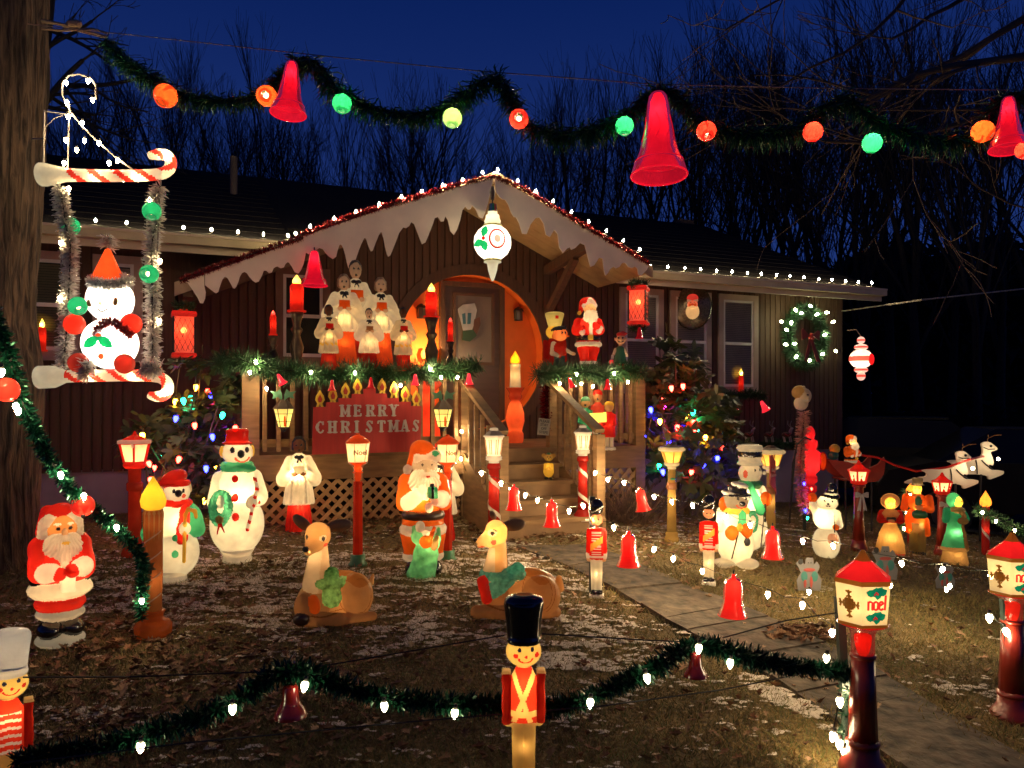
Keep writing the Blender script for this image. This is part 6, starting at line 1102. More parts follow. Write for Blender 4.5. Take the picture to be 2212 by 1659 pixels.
rake([(388, 607), (450, 583), (520, 557), (590, 533), (655, 513)], 'dark red tinsel along the low left end of the gable edge', 11); rake([(652, 507), (740, 473), (830, 446), (920, 420), (1000, 395), (1068, 380)], 'dark red tinsel along the left slope of the gable', 12); rake([(1068, 380), (1120, 402), (1180, 437), (1240, 475), (1300, 510), (1350, 538), (1402, 570)], 'dark red tinsel along the right slope of the gable', 13)
garland('white tinsel rope holding the left side of the clown swing', 'tinsel', [PB(128, 405), PB(135, 440), PB(140, 480), PB(152, 520), PB(150, 600), PB(145, 700), PB(140, 760), PB(138, 792)], .072, 2400, .005, TWH, .1, 21)
garland('white tinsel rope holding the right side of the clown swing', 'tinsel', [PB(347, 403), PB(335, 430), PB(338, 480), PB(326, 530), PB(328, 600), PB(330, 700), PB(329, 780)], .072, 2400, .005, TWH, .1, 22)
for n_, (l, lb, rr, m) in enumerate((([(205, 610), (195, 604), (238, 598), (280, 604), (272, 610), (238, 614), (205, 610)], 'fluffy white tinsel brim round the clown\'s cone hat', .05, TWH), ([(232, 532), (233, 520), (235, 512)], 'white tinsel tuft on the tip of the clown\'s hat', .075, TWH), ([(190, 780), (180, 800), (190, 808)], 'white tinsel tuft at the clown\'s left foot', .075, TWH), ([(305, 792), (325, 800), (345, 792)], 'white tinsel tuft at the clown\'s right foot', .075, TWH), ([(205, 725), (215, 705), (238, 690), (262, 705), (285, 725)], 'thin red tinsel scarf round the clown\'s neck', .04, TRED))):
    dy = -.16 if n_ != 1 else 0
    garland(lb, 'tinsel', [PB(u, v, YS+(dy if not (n_ == 0 and v < 610) else .0)) for u, v in l], rr, 3200, .005, m, .15, 30+n_, wire=False)
def needle(lb, pts, rad, per, s, down=.1): return garland(lb, 'garland', pts, rad, per, .0035, NEED, down, s, wire=True)
needle('evergreen garland along the left porch rail below the choir', [HP(u, v, 2.02+.08*math.sin(u*.05)) for u, v in [(470, 790), (510, 772), (545, 785), (590, 800), (640, 800), (690, 812), (740, 805), (780, 800), (830, 808), (870, 798), (910, 806), (950, 798), (1000, 800), (1035, 785)]], .15, 2600, 41)
needle('evergreen garland along the right porch rail below the Santa', [HP(u, v, 2.02+.08*math.sin(u*.05)) for u, v in [(1160, 812), (1190, 800), (1230, 810), (1270, 800), (1310, 812), (1350, 798), (1395, 805)]], .15, 2600, 42)
needle('short evergreen spray in the window box under the rightmost window', [HP(u, v, .3) for u, v in [(1560, 850), (1590, 858), (1620, 848), (1652, 858)]], .11, 2200, 43)
needle('evergreen spray under the toy reindeer row', [HP(u, v, .45) for u, v in [(1600, 965), (1650, 968), (1700, 952), (1730, 960)]], .12, 2200, 44)
needle('evergreen sprig tied on the lantern at the left end of the gable', [HP(u, v, 1.3) for u, v in [(375, 662), (398, 658), (420, 664)]], .07, 2200, 45); needle('evergreen sprig tied on the lantern at the right end of the gable', [HP(u, v, 1.3) for u, v in [(1362, 616), (1380, 610), (1398, 614)]], .08, 2200, 46); needle('evergreen tuft hanging below the right-hand red lantern', [HP(u, v, 1.3) for u, v in [(1362, 710), (1378, 705), (1392, 712)]], .08, 2000, 47)
needle('small green garland behind the gentleman and ladies', [P(u, v, 8.) for u, v in [(1960, 1060), (1962, 1100), (1958, 1145)]], .09, 1500, 48); needle('green garland sloping away right of the green lady', [P(u, v, 7.7) for u, v in [(2105, 1098), (2150, 1115), (2195, 1142), (2230, 1150)]], .08, 1500, 49)
garland('red and pink tinsel rope wound up the post below the Santa head', 'tinsel', [P(1738, 890, 8.55), P(1735, 920, 8.5), P(1732, 960, 8.5), P(1728, 1000, 8.5), P(1730, 1060, 8.45), P(1738, 1110, 8.4)], .085, 1400, .005, tinsel((.50, .22, .18), .5, .1), 0, 50)
garland('dark red tinsel column hanging from the right stair post', 'tinsel', [HP(1180, 835, 1.9), HP(1180, 880, 1.9), HP(1178, 932, 1.9)], .08, 2200, .006, TRD, 0, 51)
# ---------------- icicle boards
WI = mat((.86, .72, .57), .6, amt=.14, scale=2.5)
def icicle(lb, top, bot, d=1.345):
    q = [bot[0]]
    for a_, b_ in zip(bot[:-1], bot[1:]): q += [(a_[0]*.72+b_[0]*.28, a_[1]*.72+b_[1]*.28), (a_[0]*.28+b_[0]*.72, a_[1]*.28+b_[1]*.72)]
    bot = q+[bot[-1]]; pts = [(HS(u, d), HZ(u, v+2, d)) for u, v in top+bot[::-1]]; t = thing('icicle_board', lb, 'icicle trim', (W0[0], W0[1], 0), YAW); MB().prism([(a, b) for a, b in pts], -d-.006, -d+.006).build('cut_board', WI, t)
icicle('lowest left white icicle cut-out board of the gable edge', [(398, 606), (441, 590)], [(405, 609), (423, 634), (436, 660), (446, 636), (441, 614)])
icicle('second white icicle cut-out board at the low left of the gable', [(443, 590), (655, 515)], [(443, 614), (458, 626), (470, 634), (476, 614), (483, 596), (490, 596), (498, 611), (505, 624), (513, 614), (520, 589), (531, 584), (541, 601), (556, 611), (566, 594), (571, 579), (585, 592), (594, 571), (611, 580), (619, 564), (626, 566), (641, 594), (654, 576), (660, 549), (664, 524)])
icicle('long white icicle cut-out board on the left slope of the gable', [(655, 508), (860, 438), (1066, 380)], [(657, 540), (669, 550), (679, 541), (694, 531), (706, 549), (724, 561), (731, 531), (736, 524), (744, 539), (751, 574), (755, 580), (764, 574), (771, 549), (784, 516), (790, 510), (796, 531), (803, 545), (810, 526), (821, 499), (826, 501), (834, 544), (840, 556), (849, 536), (867, 488), (881, 492), (891, 472), (904, 507), (914, 533), (931, 493), (942, 460), (956, 483), (964, 458), (976, 513), (991, 487), (1001, 440), (1014, 455), (1022, 438), (1039, 478), (1051, 450), (1062, 402)], 1.35)
icicle('long white icicle cut-out board on the right slope of the gable', [(1068, 380), (1240, 474), (1402, 570)], [(1071, 413), (1081, 428), (1094, 430), (1107, 467), (1117, 467), (1132, 517), (1151, 470), (1171, 467), (1182, 520), (1202, 485), (1210, 551), (1230, 529), (1235, 541), (1260, 516), (1270, 556), (1277, 582), (1300, 544), (1305, 589), (1309, 595), (1322, 572), (1334, 580), (1347, 561), (1360, 580), (1376, 571), (1379, 599), (1397, 581)])
# ---------------- lamp posts and candles (lathed shells, unit height)
def turned(name, label, cat, u, vt, vb, parts, lamps=(), rz=0, Y=None, pos=None, lean=(0, 0), face=False):
    if pos is None:
        p = G(u, vb) if Y is None else P(u, vb, Y)
    else: p = pos
    h = (vb-vt)*p.y/F; t = thing(name, label, cat, p, rz-(math.atan2(p.x, p.y) if face else 0)); t.rotation_euler[0] = lean[0]; t.rotation_euler[1] = lean[1]
    t['h'] = h
    for q in parts:
        nm, m, n, prof = q[:4]; kw = q[4] if len(q) > 4 else {}
        sm = n > 8; kw = dict(kw); ro = kw.pop('rot', math.pi/n if n <= 8 else 0)
        MB().lathe([(a*h, b*h) for a, b in prof], n, rot=ro, caps=kw.pop('caps', True), **kw).build(nm, m, t, smooth=sm)
    for l in lamps: lamp(t, (l[0]*h, l[1]*h, l[2]*h), l[3]*h*h, l[4] if len(l) > 4 else (1, .74, .42))
    return t, h
def text(s, size, m, par, loc, rot=(math.pi/2, 0, 0), ext=.0015, name='lettering', ox=1., shear=0.):
    c = bpy.data.curves.new(name, 'FONT'); c.body = s; c.size = size; c.extrude = ext; c.align_x = 'CENTER'; c.align_y = 'CENTER'; c.offset = size*.012; c.resolution_u = 3; c.shear = shear
    c.materials.append(m); o = bpy.data.objects.new(name, c); COL.objects.link(o); me = bpy.data.meshes.new_from_object(o.evaluated_get(bpy.context.evaluated_depsgraph_get())); bpy.data.objects.remove(o); o = bpy.data.objects.new(name, me); COL.objects.link(o); o.parent = par; o.location = loc; o.rotation_euler = rot; o.scale = (ox, 1, 1); return o
def stroke(name, polys, w_, dep, m, par, M):
    """polys in a plane (x,z); M maps (x,z)->3d and out gives normal"""
    mb = MB()
    for pl in polys:
        for a, b in zip(pl[:-1], pl[1:]):
            A = Vector(M(*a)); B = Vector(M(*b)); mb.beam(A, B, dep, w_) if False else mb.tube([A, B], w_/2, 6)
    return mb.build(name, m, par)
LRED = lit((.80, .035, .015), .10); OR2 = lit((.85, .13, .02), .12); PANE = lit((.95, .72, .38), .22); FLUT = mat((.20, .018, .010), .32, amt=.25, scale=8, spec=.6)
def facet(t, h, n, rot, k, r0, z0, r1, z1, fx, fz, out=.004):
    """point on facet k of an n-gon lantern; fx -1..1 across, fz 0..1 up; returns loc and yaw, tilt"""
    a = 2*math.pi*(k+.5)/n+rot; ca = math.cos(math.pi/n); r = (r0+(r1-r0)*fz)*ca*h; z = (z0+(z1-z0)*fz)*h; hw = (r0+(r1-r0)*fz)*math.sin(math.pi/n)*h
    x = (r+out)*math.cos(a)-fx*hw*math.sin(a)*-1*-1; y = (r+out)*math.sin(a)+fx*hw*math.cos(a)
    tilt = math.atan2((r1-r0)*ca, (z1-z0)); return (x, y, z), a+math.pi/2, math.pi/2-tilt*-1
# tall orange-red lamps lettered Noel
def noel(label, u, vt, vb, rz):
    r0, z0, r1, z1 = .074, .785, .090, .925
    t, h = turned('lamp_post', label, 'lamp post', u, vt, vb, [('finial', OR2, 12, [(.008, .985), (.016, .99), (.014, 1.0)]), ('roof', OR2, 12, [(.094, .925), (.094, .935), (.075, .955), (.04, .98), (.01, .99)]), ('lantern', PANE, 6, [(r0, z0), (r1, z1)], dict(rot=rz)), ('cup', OR2, 12, [(.078, .785), (.076, .775), (.045, .755), (.036, .735), (.036, .64)]), ('collar', OR2, 16, [(.038, .70), (.041, .705), (.038, .71)]), ('post', lit((.62, .05, .012), .05), 8, [(.038, .085), (.034, .64)]), ('base', GRNP, 18, [(.075, 0), (.07, .02), (.055, .04), (.058, .085), (.04, .088)], dict(flute=.08))],
       [(0, 0, .86, .35), (0, 0, .76, .08, (1, .4, .2))])
    for k in range(6):
        a = 2*math.pi*k/6+rz; MB().tube([(r0*h*math.cos(a), r0*h*math.sin(a), z0*h), (r1*h*math.cos(a), r1*h*math.sin(a), z1*h)], .0022*h, 5).build('rib', BRN, t)
    for k in range(6):
        l, yaw, tl = facet(t, h, 6, rz, k, r0, z0, r1, z1, 0, .52)
        if k == 4: text('Noel', .054*h, mat((.30, .06, .01), .6), t, l, (math.pi/2, 0, yaw), ox=.95)
    return t
noel('tall orange lamp post lettered Noel standing alone left of the centre Santa', 773, 936, 1222, .436); noel('tall orange lamp post lettered Noel directly behind the centre Santa', 967, 939, 1212, .506)
# broad noel lamps, gold-rimmed
def noel2(label, u, vt, vb, rz, Y=None):
    r0, z0, r1, z1 = .112, .690, .127, .862; GD = lit((.48, .22, .03), .08); RF = lit((.85, .02, .02), .28)
    t, h = turned('noel_lamp_post', label, 'lamp post', u, vt, vb, [('finial', GD, 6, [(.038, .955), (.018, .985), (.010, 1.0)], dict(rot=rz)), ('roof', RF, 6, [(.128, .880), (.036, .955)], dict(rot=rz)), ('upper_rim', GD, 6, [(.127, .862), (.131, .862), (.131, .880), (.127, .882)], dict(rot=rz)), ('lantern', lit((.95, .70, .36), .20), 6, [(r0, z0), (r1, z1)], dict(rot=rz)), ('lower_rim', GD, 6, [(.108, .676), (.116, .678), (.116, .690), (.112, .691)], dict(rot=rz)),
        ('cup', lit((.80, .03, .015), .12), 18, [(.112, .676), (.09, .668), (.058, .645), (.05, .62), (.05, .52)]), ('ring', FLUT, 18, [(.05, .52), (.056, .522), (.056, .535), (.05, .54)]), ('post', FLUT, 24, [(.063, .15), (.050, .52)], dict(flute=.07)), ('ring', FLUT, 18, [(.066, .13), (.072, .135), (.072, .15), (.06, .16)]), ('base', FLUT, 20, [(.105, 0), (.105, .03), (.09, .06), (.072, .085), (.066, .13)])],
        [(0, 0, .79, .42), (0, 0, .64, .018, (1, .35, .2)), (0, 0, .9, .05)], Y=Y)
    INK = lit((.80, .05, .04), .25); GO = lit((.50, .25, .04), .06); HG = lit((.02, .38, .22), .14)
    for k in range(6):
        a = 2*math.pi*(k+.5)/6+rz
        if math.sin(a) > -.2: continue
        M = lambda fx, fz: facet(t, h, 6, rz, k, r0, z0, r1, z1, fx, fz, .002)[0]
        if k == KN:
            W_ = .0075*h/1.0
            gl = dict(n=[[(0, 0), (0, 1)], [(0, .9), (.3, 1), (.6, .85), (.6, 0)]], o=[[(0, .15), (0, .85), (.3, 1), (.6, .85), (.6, .15), (.3, 0), (0, .15)]], e=[[(.6, .15), (.3, 0), (0, .15), (0, .85), (.3, 1), (.6, .8), (.05, .5)]], l=[[(0, 0), (0, 1.7)]])
            for ch, x0 in zip('noel', (-.55, -.14, .27, .70)):
                stroke('letter', [[(x0+x*.50, .40+z*.22) for x, z in s_] for s_ in gl[ch]], .0088*h, .003, INK, t, M)
            for zc in (.83, .20):
                for dx, dz, an in ((-.40, 0, 2.9), (-.12, .03, 1.3), (.02, -.04, 4.6), (.30, .02, .5), (.12, .05, 1.0)):
                    c = M(dx*1.2+.1, zc+dz); a2 = a+math.pi/2; L = .042*h
                    o = leafpoly(7); pts = [(x*L, w_*L*.8) for x, w_ in o]+[(x*L, -w_*L*.8) for x, w_ in o[::-1]]
                    cs, sn = math.cos(an), math.sin(an); R = Matrix.Rotation(a2, 3, 'Z')
                    MB().prism([((x-.5*L)*cs-z*sn, (x-.5*L)*sn+z*cs) for x, z in pts], -.001, .001, M=np.array(R), c=c).build('holly_leaf', HG, t)
                for dx, dz in ((-.1, -.03), (0, .01), (.1, -.02)): MB().ball(M(dx, zc+dz), .0055*h, 8, 6).build('berry', INK, t, smooth=True)
        elif k == KN-1 or k == (KN+5) % 6:
            ps = []
            for q in range(4):
                an = math.pi/2*q; cs, sn = math.cos(an), math.sin(an)
                f_ = lambda x, z: (.0+(x*cs-z*sn)*.95, .5+(x*sn+z*cs)*.42*1.0)
                ps += [[f_(0, 0), f_(0, .85)], [f_(-.22, .78), f_(0, .68), f_(.22, .78)], [f_(-.2, .42), f_(0, .5), f_(.2, .42)], [f_(.12, .2), f_(.32, .32)], [f_(-.3, .12), f_(-.3, .3), f_(-.12, .3)]]
            stroke('snowflake', ps, .0085*h, .003, GO, t, M); MB().ball(M(0, .5), (.022*h, .022*h, .026*h), 12, 8).build('snowflake_centre', GO, t, smooth=True)
    return t
rzN = math.radians(-62); KN = None
rzN = math.radians(28.5-24.5); KN = 4
noel2('nearest lamp post with red roof, white lantern lettered noel and dark red fluted post', 1864, 1188, 1672, rzN)
noel2('noel lamp post with red roof cut off by the right edge of the picture', 2186, 1150, 1556, math.radians(28.5-33))
# smaller red lamps
def redlamp(label, u, vt, vb, kind, rz=.4, bow=False, Y=None):
    if kind == 'snow':
        parts = [('finial', LRED, 12, [(.02, .97), (.012, .985), (.004, 1.)]), ('roof', LRED, 6, [(.135, .895), (.135, .915), (.06, .955), (.03, .965), (.02, .975)]), ('snow_rim', lit((.9, .6, .4), .12), 6, [(.128, .896), (.142, .905), (.140, .925), (.118, .932)]), ('lantern', PANE, 6, [(.085, .755), (.118, .895)]), ('cup', LRED, 18, [(.07, .70), (.085, .72), (.088, .735), (.078, .74), (.092, .755), (.085, .757)]), ('post', lit((.62, .06, .02), .05), 12, [(.055, .09), (.05, .30), (.05, .69), (.06, .70)], dict(flute=.08)), ('collar', lit((.62, .06, .02), .05), 12, [(.055, .52), (.063, .53), (.063, .58), (.055, .59)]), ('base', lit((.60, .06, .02), .04), 16, [(.10, 0), (.10, .03), (.085, .06), (.06, .085)])]
        zz = (.085, .755, .118, .895); N_ = 6
    elif kind == 'small':
        parts = [('finial', LRED, 10, [(.03, .955), (.012, .99), (.004, 1.)]), ('roof', LRED, 8, [(.125, .88), (.12, .895), (.07, .92), (.035, .955)]), ('lantern', PANE, 6, [(.08, .775), (.108, .88)]), ('cup', LRED, 16, [(.065, .735), (.085, .745), (.085, .765), (.08, .775)]), ('post', FLUT, 16, [(.065, .12), (.05, .40), (.05, .70), (.06, .735)], dict(flute=.08)), ('collar', FLUT, 14, [(.06, .70), (.068, .705), (.068, .725), (.06, .73)]), ('base', FLUT, 16, [(.09, 0), (.09, .05), (.075, .08), (.07, .12)])]
        zz = (.08, .775, .108, .88); N_ = 6
    t, h = turned('lamp_post', label, 'lamp post', u, vt, vb, parts, [(0, 0, (zz[1]+zz[3])/2, .5), (0, 0, .72, .08, (1, .4, .2))], rz=rz, Y=Y)
    for k in range(N_):
        a = 2*math.pi*k/N_+math.pi/N_; MB().tube([(zz[0]*h*math.cos(a)*1.01, zz[0]*h*math.sin(a)*1.01, zz[1]*h), (zz[2]*h*math.cos(a)*1.01, zz[2]*h*math.sin(a)*1.01, zz[3]*h)], .009*h, 5).build('rib', LRED, t)
    if kind == 'small':
        for k in range(N_):
            l, yaw, tl = facet(t, h, N_, math.pi/N_, k, zz[0], zz[1], zz[2], zz[3], 0, .1, .001)
            MB().ball(l, (.022*h, .006*h, .022*h), 8, 6).build('painted_candle', LRED, t); l = facet(t, h, N_, math.pi/N_, k, zz[0], zz[1], zz[2], zz[3], 0, .5, .001)[0]; MB().ball(l, (.008*h, .006*h, .016*h), 8, 6).build('painted_flame', LRED, t)
    if kind == 'snow':
        for k in range(2): MB().tube([(-.03*h+.02*h, -.125*h, .90*h), (-.01*h, -.128*h, .87*h)], .012*h, 6).build('icicle', lit((.9, .6, .4), .12), t) if k == 0 else None
    if bow:
        b = thing('bow', label.split(' lamp')[0]+' post: white hanging bow', 'bow'); b.matrix_world = t.matrix_world.copy(); b.location = Vector(t.location)+Vector((0, -.075*h, .62*h)); b['label'] = bow
        W_ = mat((.45, .38, .36), .6)
        for s in (-1, 1):
            MB().add([(0, 0, .015*h), (s*.05*h, -.01*h, .04*h), (s*.075*h, -.005*h, .035*h), (s*.075*h, 0, -.025*h), (s*.05*h, -.01*h, -.025*h), (0, 0, -.01*h)], [(0, 1, 2, 3, 4, 5)]).build('loop', W_, b)
            MB().add([(0, -.004*h, 0), (s*.02*h, -.006*h, 0), (s*.055*h, -.008*h, -.17*h), (s*.03*h, -.008*h, -.16*h), (s*.015*h, -.008*h, -.175*h)], [(0, 1, 2, 3, 4)]).build('tail', W_, b)
        MB().ball((0, -.01*h, .003*h), (.012*h, .01*h, .014*h), 8, 6).build('knot', W_, b)
    return t
redlamp('red lamp post with snow-capped roof in front of the left bush', 291, 931, 1200, 'snow')
redlamp('small red-roofed lamp post between the small snowman and yellow lady', 1855, 994, 1190, 'small', .5, 'white bow on the red lamp post beside the yellow lady')
redlamp('small red-roofed lamp post between the gentleman and the green lady', 2035, 1020, 1200, 'small', .3, 'white bow on the red lamp post beside the green lady')
def candypost(label, u, vt, vb, Y, lean=0):
    CR = lit((.90, .72, .50), .16); RP = lit((.60, .035, .02), .05)
    t, h = turned('striped_lamp_post', label, 'lamp post', u, vt, vb, [('finial', CR, 16, [(.035, .975), (.04, .98), (.04, .99), (.03, 1.)]), ('snow_cap', mat((.25, .2, .15), .5), 8, [(.098, .93), (.07, .955), (.04, .975)]), ('upper_rim', CR, 8, [(.095, .915), (.102, .92), (.102, .93), (.09, .935)]), ('lantern', CR, 8, [(.066, .745), (.090, .915)]), ('lower_rim', CR, 18, [(.07, .705), (.078, .715), (.07, .725), (.078, .735), (.066, .745)]), ('neck', CR, 16, [(.048, .68), (.05, .705)]), ('collar', RP, 18, [(.052, .62), (.062, .63), (.06, .66), (.05, .68)]), ('post', RP, 20, [(.058, .12), (.048, .40), (.046, .62)], dict(flute=.06)), ('base', RP, 20, [(.10, .03), (.095, .06), (.065, .10), (.058, .12)]), ('foot', WHP, 20, [(.102, 0), (.102, .03)])],
       [(0, 0, .83, .45), (0, 0, .45, .10)], Y=Y)
    for k in range(8):
        a = 2*math.pi*(k+.5)/8+math.pi/8; c = math.cos(math.pi/8)
        for q in (-.35, .35):
            x0, x1 = .067*h*c+.002, .089*h*c+.002
            A = (x0*math.cos(a)-q*.05*h*math.sin(a), x0*math.sin(a)+q*.05*h*math.cos(a), .76*h); B = (x1*math.cos(a)-q*.066*h*math.sin(a), x1*math.sin(a)+q*.066*h*math.cos(a), .895*h); MB().tube([A, B], .0035*h, 4).build('gilt_line', BRN, t)
    vs = []; n = 90
    for i in range(n+1):
        z = .13+.46*i/n; a = -2*math.pi*i/n*1.75+1.2; r = (.060-.013*(z-.12)/.5)*1.03+.001
        for dz in (-.022, .022): vs.append((r*h*math.cos(a), r*h*math.sin(a), (z+dz)*h))
    MB().add(vs, [(2*i, 2*i+2, 2*i+3, 2*i+1) for i in range(n)]).build('spiral_ribbon', mat((.45, .36, .28), .5, amt=.3, scale=20), t, smooth=True)
    return t
candypost('red lamp post with white spiral ribbon at the left foot of the steps', 1067, 924, 1162, 6.75); candypost('red lamp post with white spiral ribbon at the right foot of the steps', 1259, 919, 1124, 7.2)
def yellowlamp(label, u, vt, vb, Y=None):
    YP = lit((.62, .38, .10), .05); SN = lit((.90, .68, .36), .16)
    t, h = turned('yellow_lamp_post', label, 'lamp post', u, vt, vb, [('roof', mat((.10, .06, .03), .5), 8, [(.13, .955), (.06, .98), (.03, 1.)]), ('snow_rim', SN, 16, [(.115, .915), (.135, .925), (.14, .94), (.12, .96)]), ('lantern', lit((.85, .50, .10), .16), 6, [(.07, .80), (.112, .92)]), ('cup', SN, 18, [(.05, .765), (.075, .775), (.08, .79), (.07, .805)]), ('neck', SN, 16, [(.042, .735), (.048, .74), (.042, .75), (.05, .765)]), ('post', YP, 12, [(.052, .10), (.044, .35), (.04, .735)], dict(flute=.05)), ('sign_band', mat((.25, .09, .03), .5), 14, [(.052, .53), (.054, .535), (.052, .60)]), ('base', YP, 18, [(.075, 0), (.075, .03), (.06, .06), (.066, .08), (.052, .10)])], [(0, 0, .85, .55), (0, 0, .45, .10)], Y=Y)
    for k in range(6):
        a = 2*math.pi*k/6+math.pi/6; MB().tube([(.071*h*math.cos(a), .071*h*math.sin(a), .80*h), (.112*h*math.cos(a), .112*h*math.sin(a), .92*h)], .006*h, 5).build('rib', YP, t)
    MB().ball((.0, -.06*h, .64*h), (.03*h, .015*h, .012*h), 8, 6).build('holly', GRNP, t)
    return t
yellowlamp('mustard yellow lamp post with snowy rim in front of the right bush', 1451, 957, 1169); yellowlamp('mustard yellow lamp post mostly hidden behind the tall snowman', 1665, 962, 1185, 7.9)
# ---------------- candles
def flame(par, c, r, h, m=None, name='flame'):
    return MB().lathe([(r*.55, 0), (r*.9, h*.10), (r, h*.28), (r*.85, h*.48), (r*.5, h*.70), (r*.2, h*.88), (.001, h)], 20, c).build(name, m or lit((1, .62, .06), .9, .1), par, smooth=True)
FL = lit((1, .50, .03), .28)
t, h = turned('candle_figure', 'tall brown moulded candle with big yellow flame, pinecone and diagonal grooves, front left', 'candle', 331, 1028, 1373, [('base', lit((.50, .10, .015), .06), 22, [(.10, 0), (.112, .02), (.115, .07), (.09, .10), (.06, .11), (.062, .14), (.075, .155), (.055, .16)], dict(flute=.03)), ('candle', lit((.42, .13, .03), .07), 24, [(.052, .155), (.056, .4), (.056, .62), (.060, .76), (.055, .785)])], [(0, 0, .70, .12), (0, 0, .35, .12), (0, 0, .88, .2)])
MB().lathe([(.056*h, .60*h), (.060*h, .70*h), (.062*h, .77*h), (.055*h, .79*h)], 24, flute=.09).build('melted_wax', lit((.50, .30, .10), .06), t, smooth=True)
flame(t, (0, 0, .785*h), .078*h, .215*h, FL)
for j in range(4):
    z0 = .17+.13*j; pts = [((.058*h)*math.cos(a), (.058*h)*math.sin(a), (z0+.10*(a+2.9)/2.6)*h) for a in np.linspace(-2.9, -.3, 12)]; MB().tube(pts, .0045*h, 5).build('groove', lit((.62, .38, .22), .06), t)
pcn = MB()
for k in range(70): a = k*2.4; z = k/70; r = .022*math.sin(math.pi*(z*.85+.12)); pcn.ball(((-.012+r*math.cos(a))*h, (-.062+r*math.sin(a)*.6)*h, (.345+z*.085)*h), (.005*h, .005*h, .004*h), 5, 4)
pcn.build('pinecone', mat((.10, .055, .025), .6), t, kind='stuff')
for k in range(7):
    a = k*.9; MB().add([(0, 0, 0), (.014*h, -.004*h, .02*h), (0, -.006*h, .055*h), (-.014*h, -.004*h, .02*h)], [(0, 1, 2, 3)]).build('leaf', mat((.14, .12, .04), .6), t, loc=(.0, -.06*h, .44*h)).rotation_euler = (0, a, 0)
t, h = turned('candle_figure', 'white candle on a tall rose-coloured moulded candlestick before the orange wall', 'candle', 1113, 748, 947, [('candlestick', lit((.88, .13, .035), .06), 20, [(.085, 0), (.095, .03), (.095, .10), (.075, .13), (.085, .17), (.105, .24), (.10, .32), (.07, .42), (.05, .46), (.065, .48), (.075, .51), (.06, .53), (.075, .56), (.095, .585), (.10, .60)], dict(flute=.05)), ('candle', CREAM, 18, [(.062, .60), (.058, .70), (.055, .81), (.062, .845), (.05, .86)])], [(0, .10, .92, 4.5), (0, 0, .72, .10), (0, 0, .35, .45), (0, 0, .15, .2)], pos=H(HS(1113, .9), .9, 1.12))
flame(t, (0, 0, .855*h), .055*h, .145*h, FL)
def railcandle(label, u, vf, vc0, vc1, vb, d, rc, rs, base='stick', name='candlestick'):
    s = HS(u, d); p = H(s, d, 0); p.z = EYE+(VH-vb)/F*p.y; h = (vb-vf)*p.y/F; t = thing(name, label, 'candle', p); zz = lambda v: (vb-v)/(vb-vf)*h; k = p.y/F
    RC_ = lit((.75, .03, .012), .14, scale=12)
    MB().lathe([(rc*k*1.35, zz(vc1)-.01), (rc*k*1.38, zz(vc1)+.006), (rc*k, zz(vc1)+.01), (rc*k*.98, zz((vc0+vc1)/2)), (rc*k*1.03, zz(vc0+6)), (rc*k*.8, zz(vc0))], 20, flute=.03).build('candle', RC_, t, smooth=True)
    hb_ = zz(vc1)-.011
    if rs: MB().lathe([(rs*k*1.5, 0), (rs*k*1.4, hb_*.08), (rs*k*.8, hb_*.16), (rs*k*1.0, hb_*.25), (rs*k*1.15, hb_*.36), (rs*k*.8, hb_*.48), (rs*k*.55, hb_*.58), (rs*k*.9, hb_*.66), (rs*k*.95, hb_*.69), (rs*k*.6, hb_*.74), (rs*k*.85, hb_*.88), (rs*k*1.15, hb_)], 18).build('stand', mat((.085, .055, .028), .35, .55, amt=.4, scale=9), t, smooth=True)
    fl = flame(t, (0, 0, zz(vc0)), rc*k*.62, zz(vf)-zz(vc0), lit((1, .60, .10), 1.1) if rc > 10 or rs == 0 else lit((1, .08, .05), 1.0)); lamp(t, (0, -.02, zz(vc0)+.03), .12 if rs else .45); lamp(t, (0, 0, zz((vc0+vc1)/2)), .25*(rc/14)**2, (1, .45, .25)); return t
railcandle('fat red candle on a brass-brown candlestick left of the choir', 641, 593, 614, 672, 792, 1.9, 15, 13); railcandle('fat red candle on a brass-brown candlestick right of the choir', 932, 611, 631, 684, 800, 1.9, 13, 13)
railcandle('thin red candle at the far left of the porch rail', 590, 670, 680, 723, 790, 1.8, 7, 10); railcandle('thin red candle between the fat right candle and the door', 973, 686, 695, 736, 800, 1.7, 6, 8)
railcandle('small red candle on the sill of the leftmost window', 91, 688, 707, 757, 762, .09, 8, 0); railcandle('small red candle inside the rightmost window', 1601, 796, 811, 846, 851, .09, 5.5, 0)
def groundcandle(label, u, vf, vc0, vb, Y, rc, stripe=True):
    t, h = turned('candle_figure', label, 'candle', u, vf, vb, [('candle', lit((.55, .03, .02), .05), 18, [(.06, 0), (.055, .1), (.055, (vb-vc0)/(vb-vf)-.03), (.05, (vb-vc0)/(vb-vf))])], [(0, 0, .85, .3), (0, 0, .4, .15)], Y=Y); z = (vb-vc0)/(vb-vf)*h
    flame(t, (0, 0, z), .082*h, h-z, lit((1, .28, .03), .9))
    vs = [((.0565*h)*math.cos(a), .0565*h*math.sin(a), (.2+.45*i/30+dz)*h) for i, a in enumerate(np.linspace(0, -7, 31)) for dz in (-.03, .03)]; MB().add(vs, [(2*i, 2*i+2, 2*i+3, 2*i+1) for i in range(30)]).build('spiral_ribbon', WHP, t); return t
groundcandle('red striped candle with orange flame right of the green-coated lady', 2129, 1060, 1094, 1200, None, 8); groundcandle('candle whose orange flame shows just left of the gentleman', 1968, 1042, 1070, 1180, 8.6, 8)
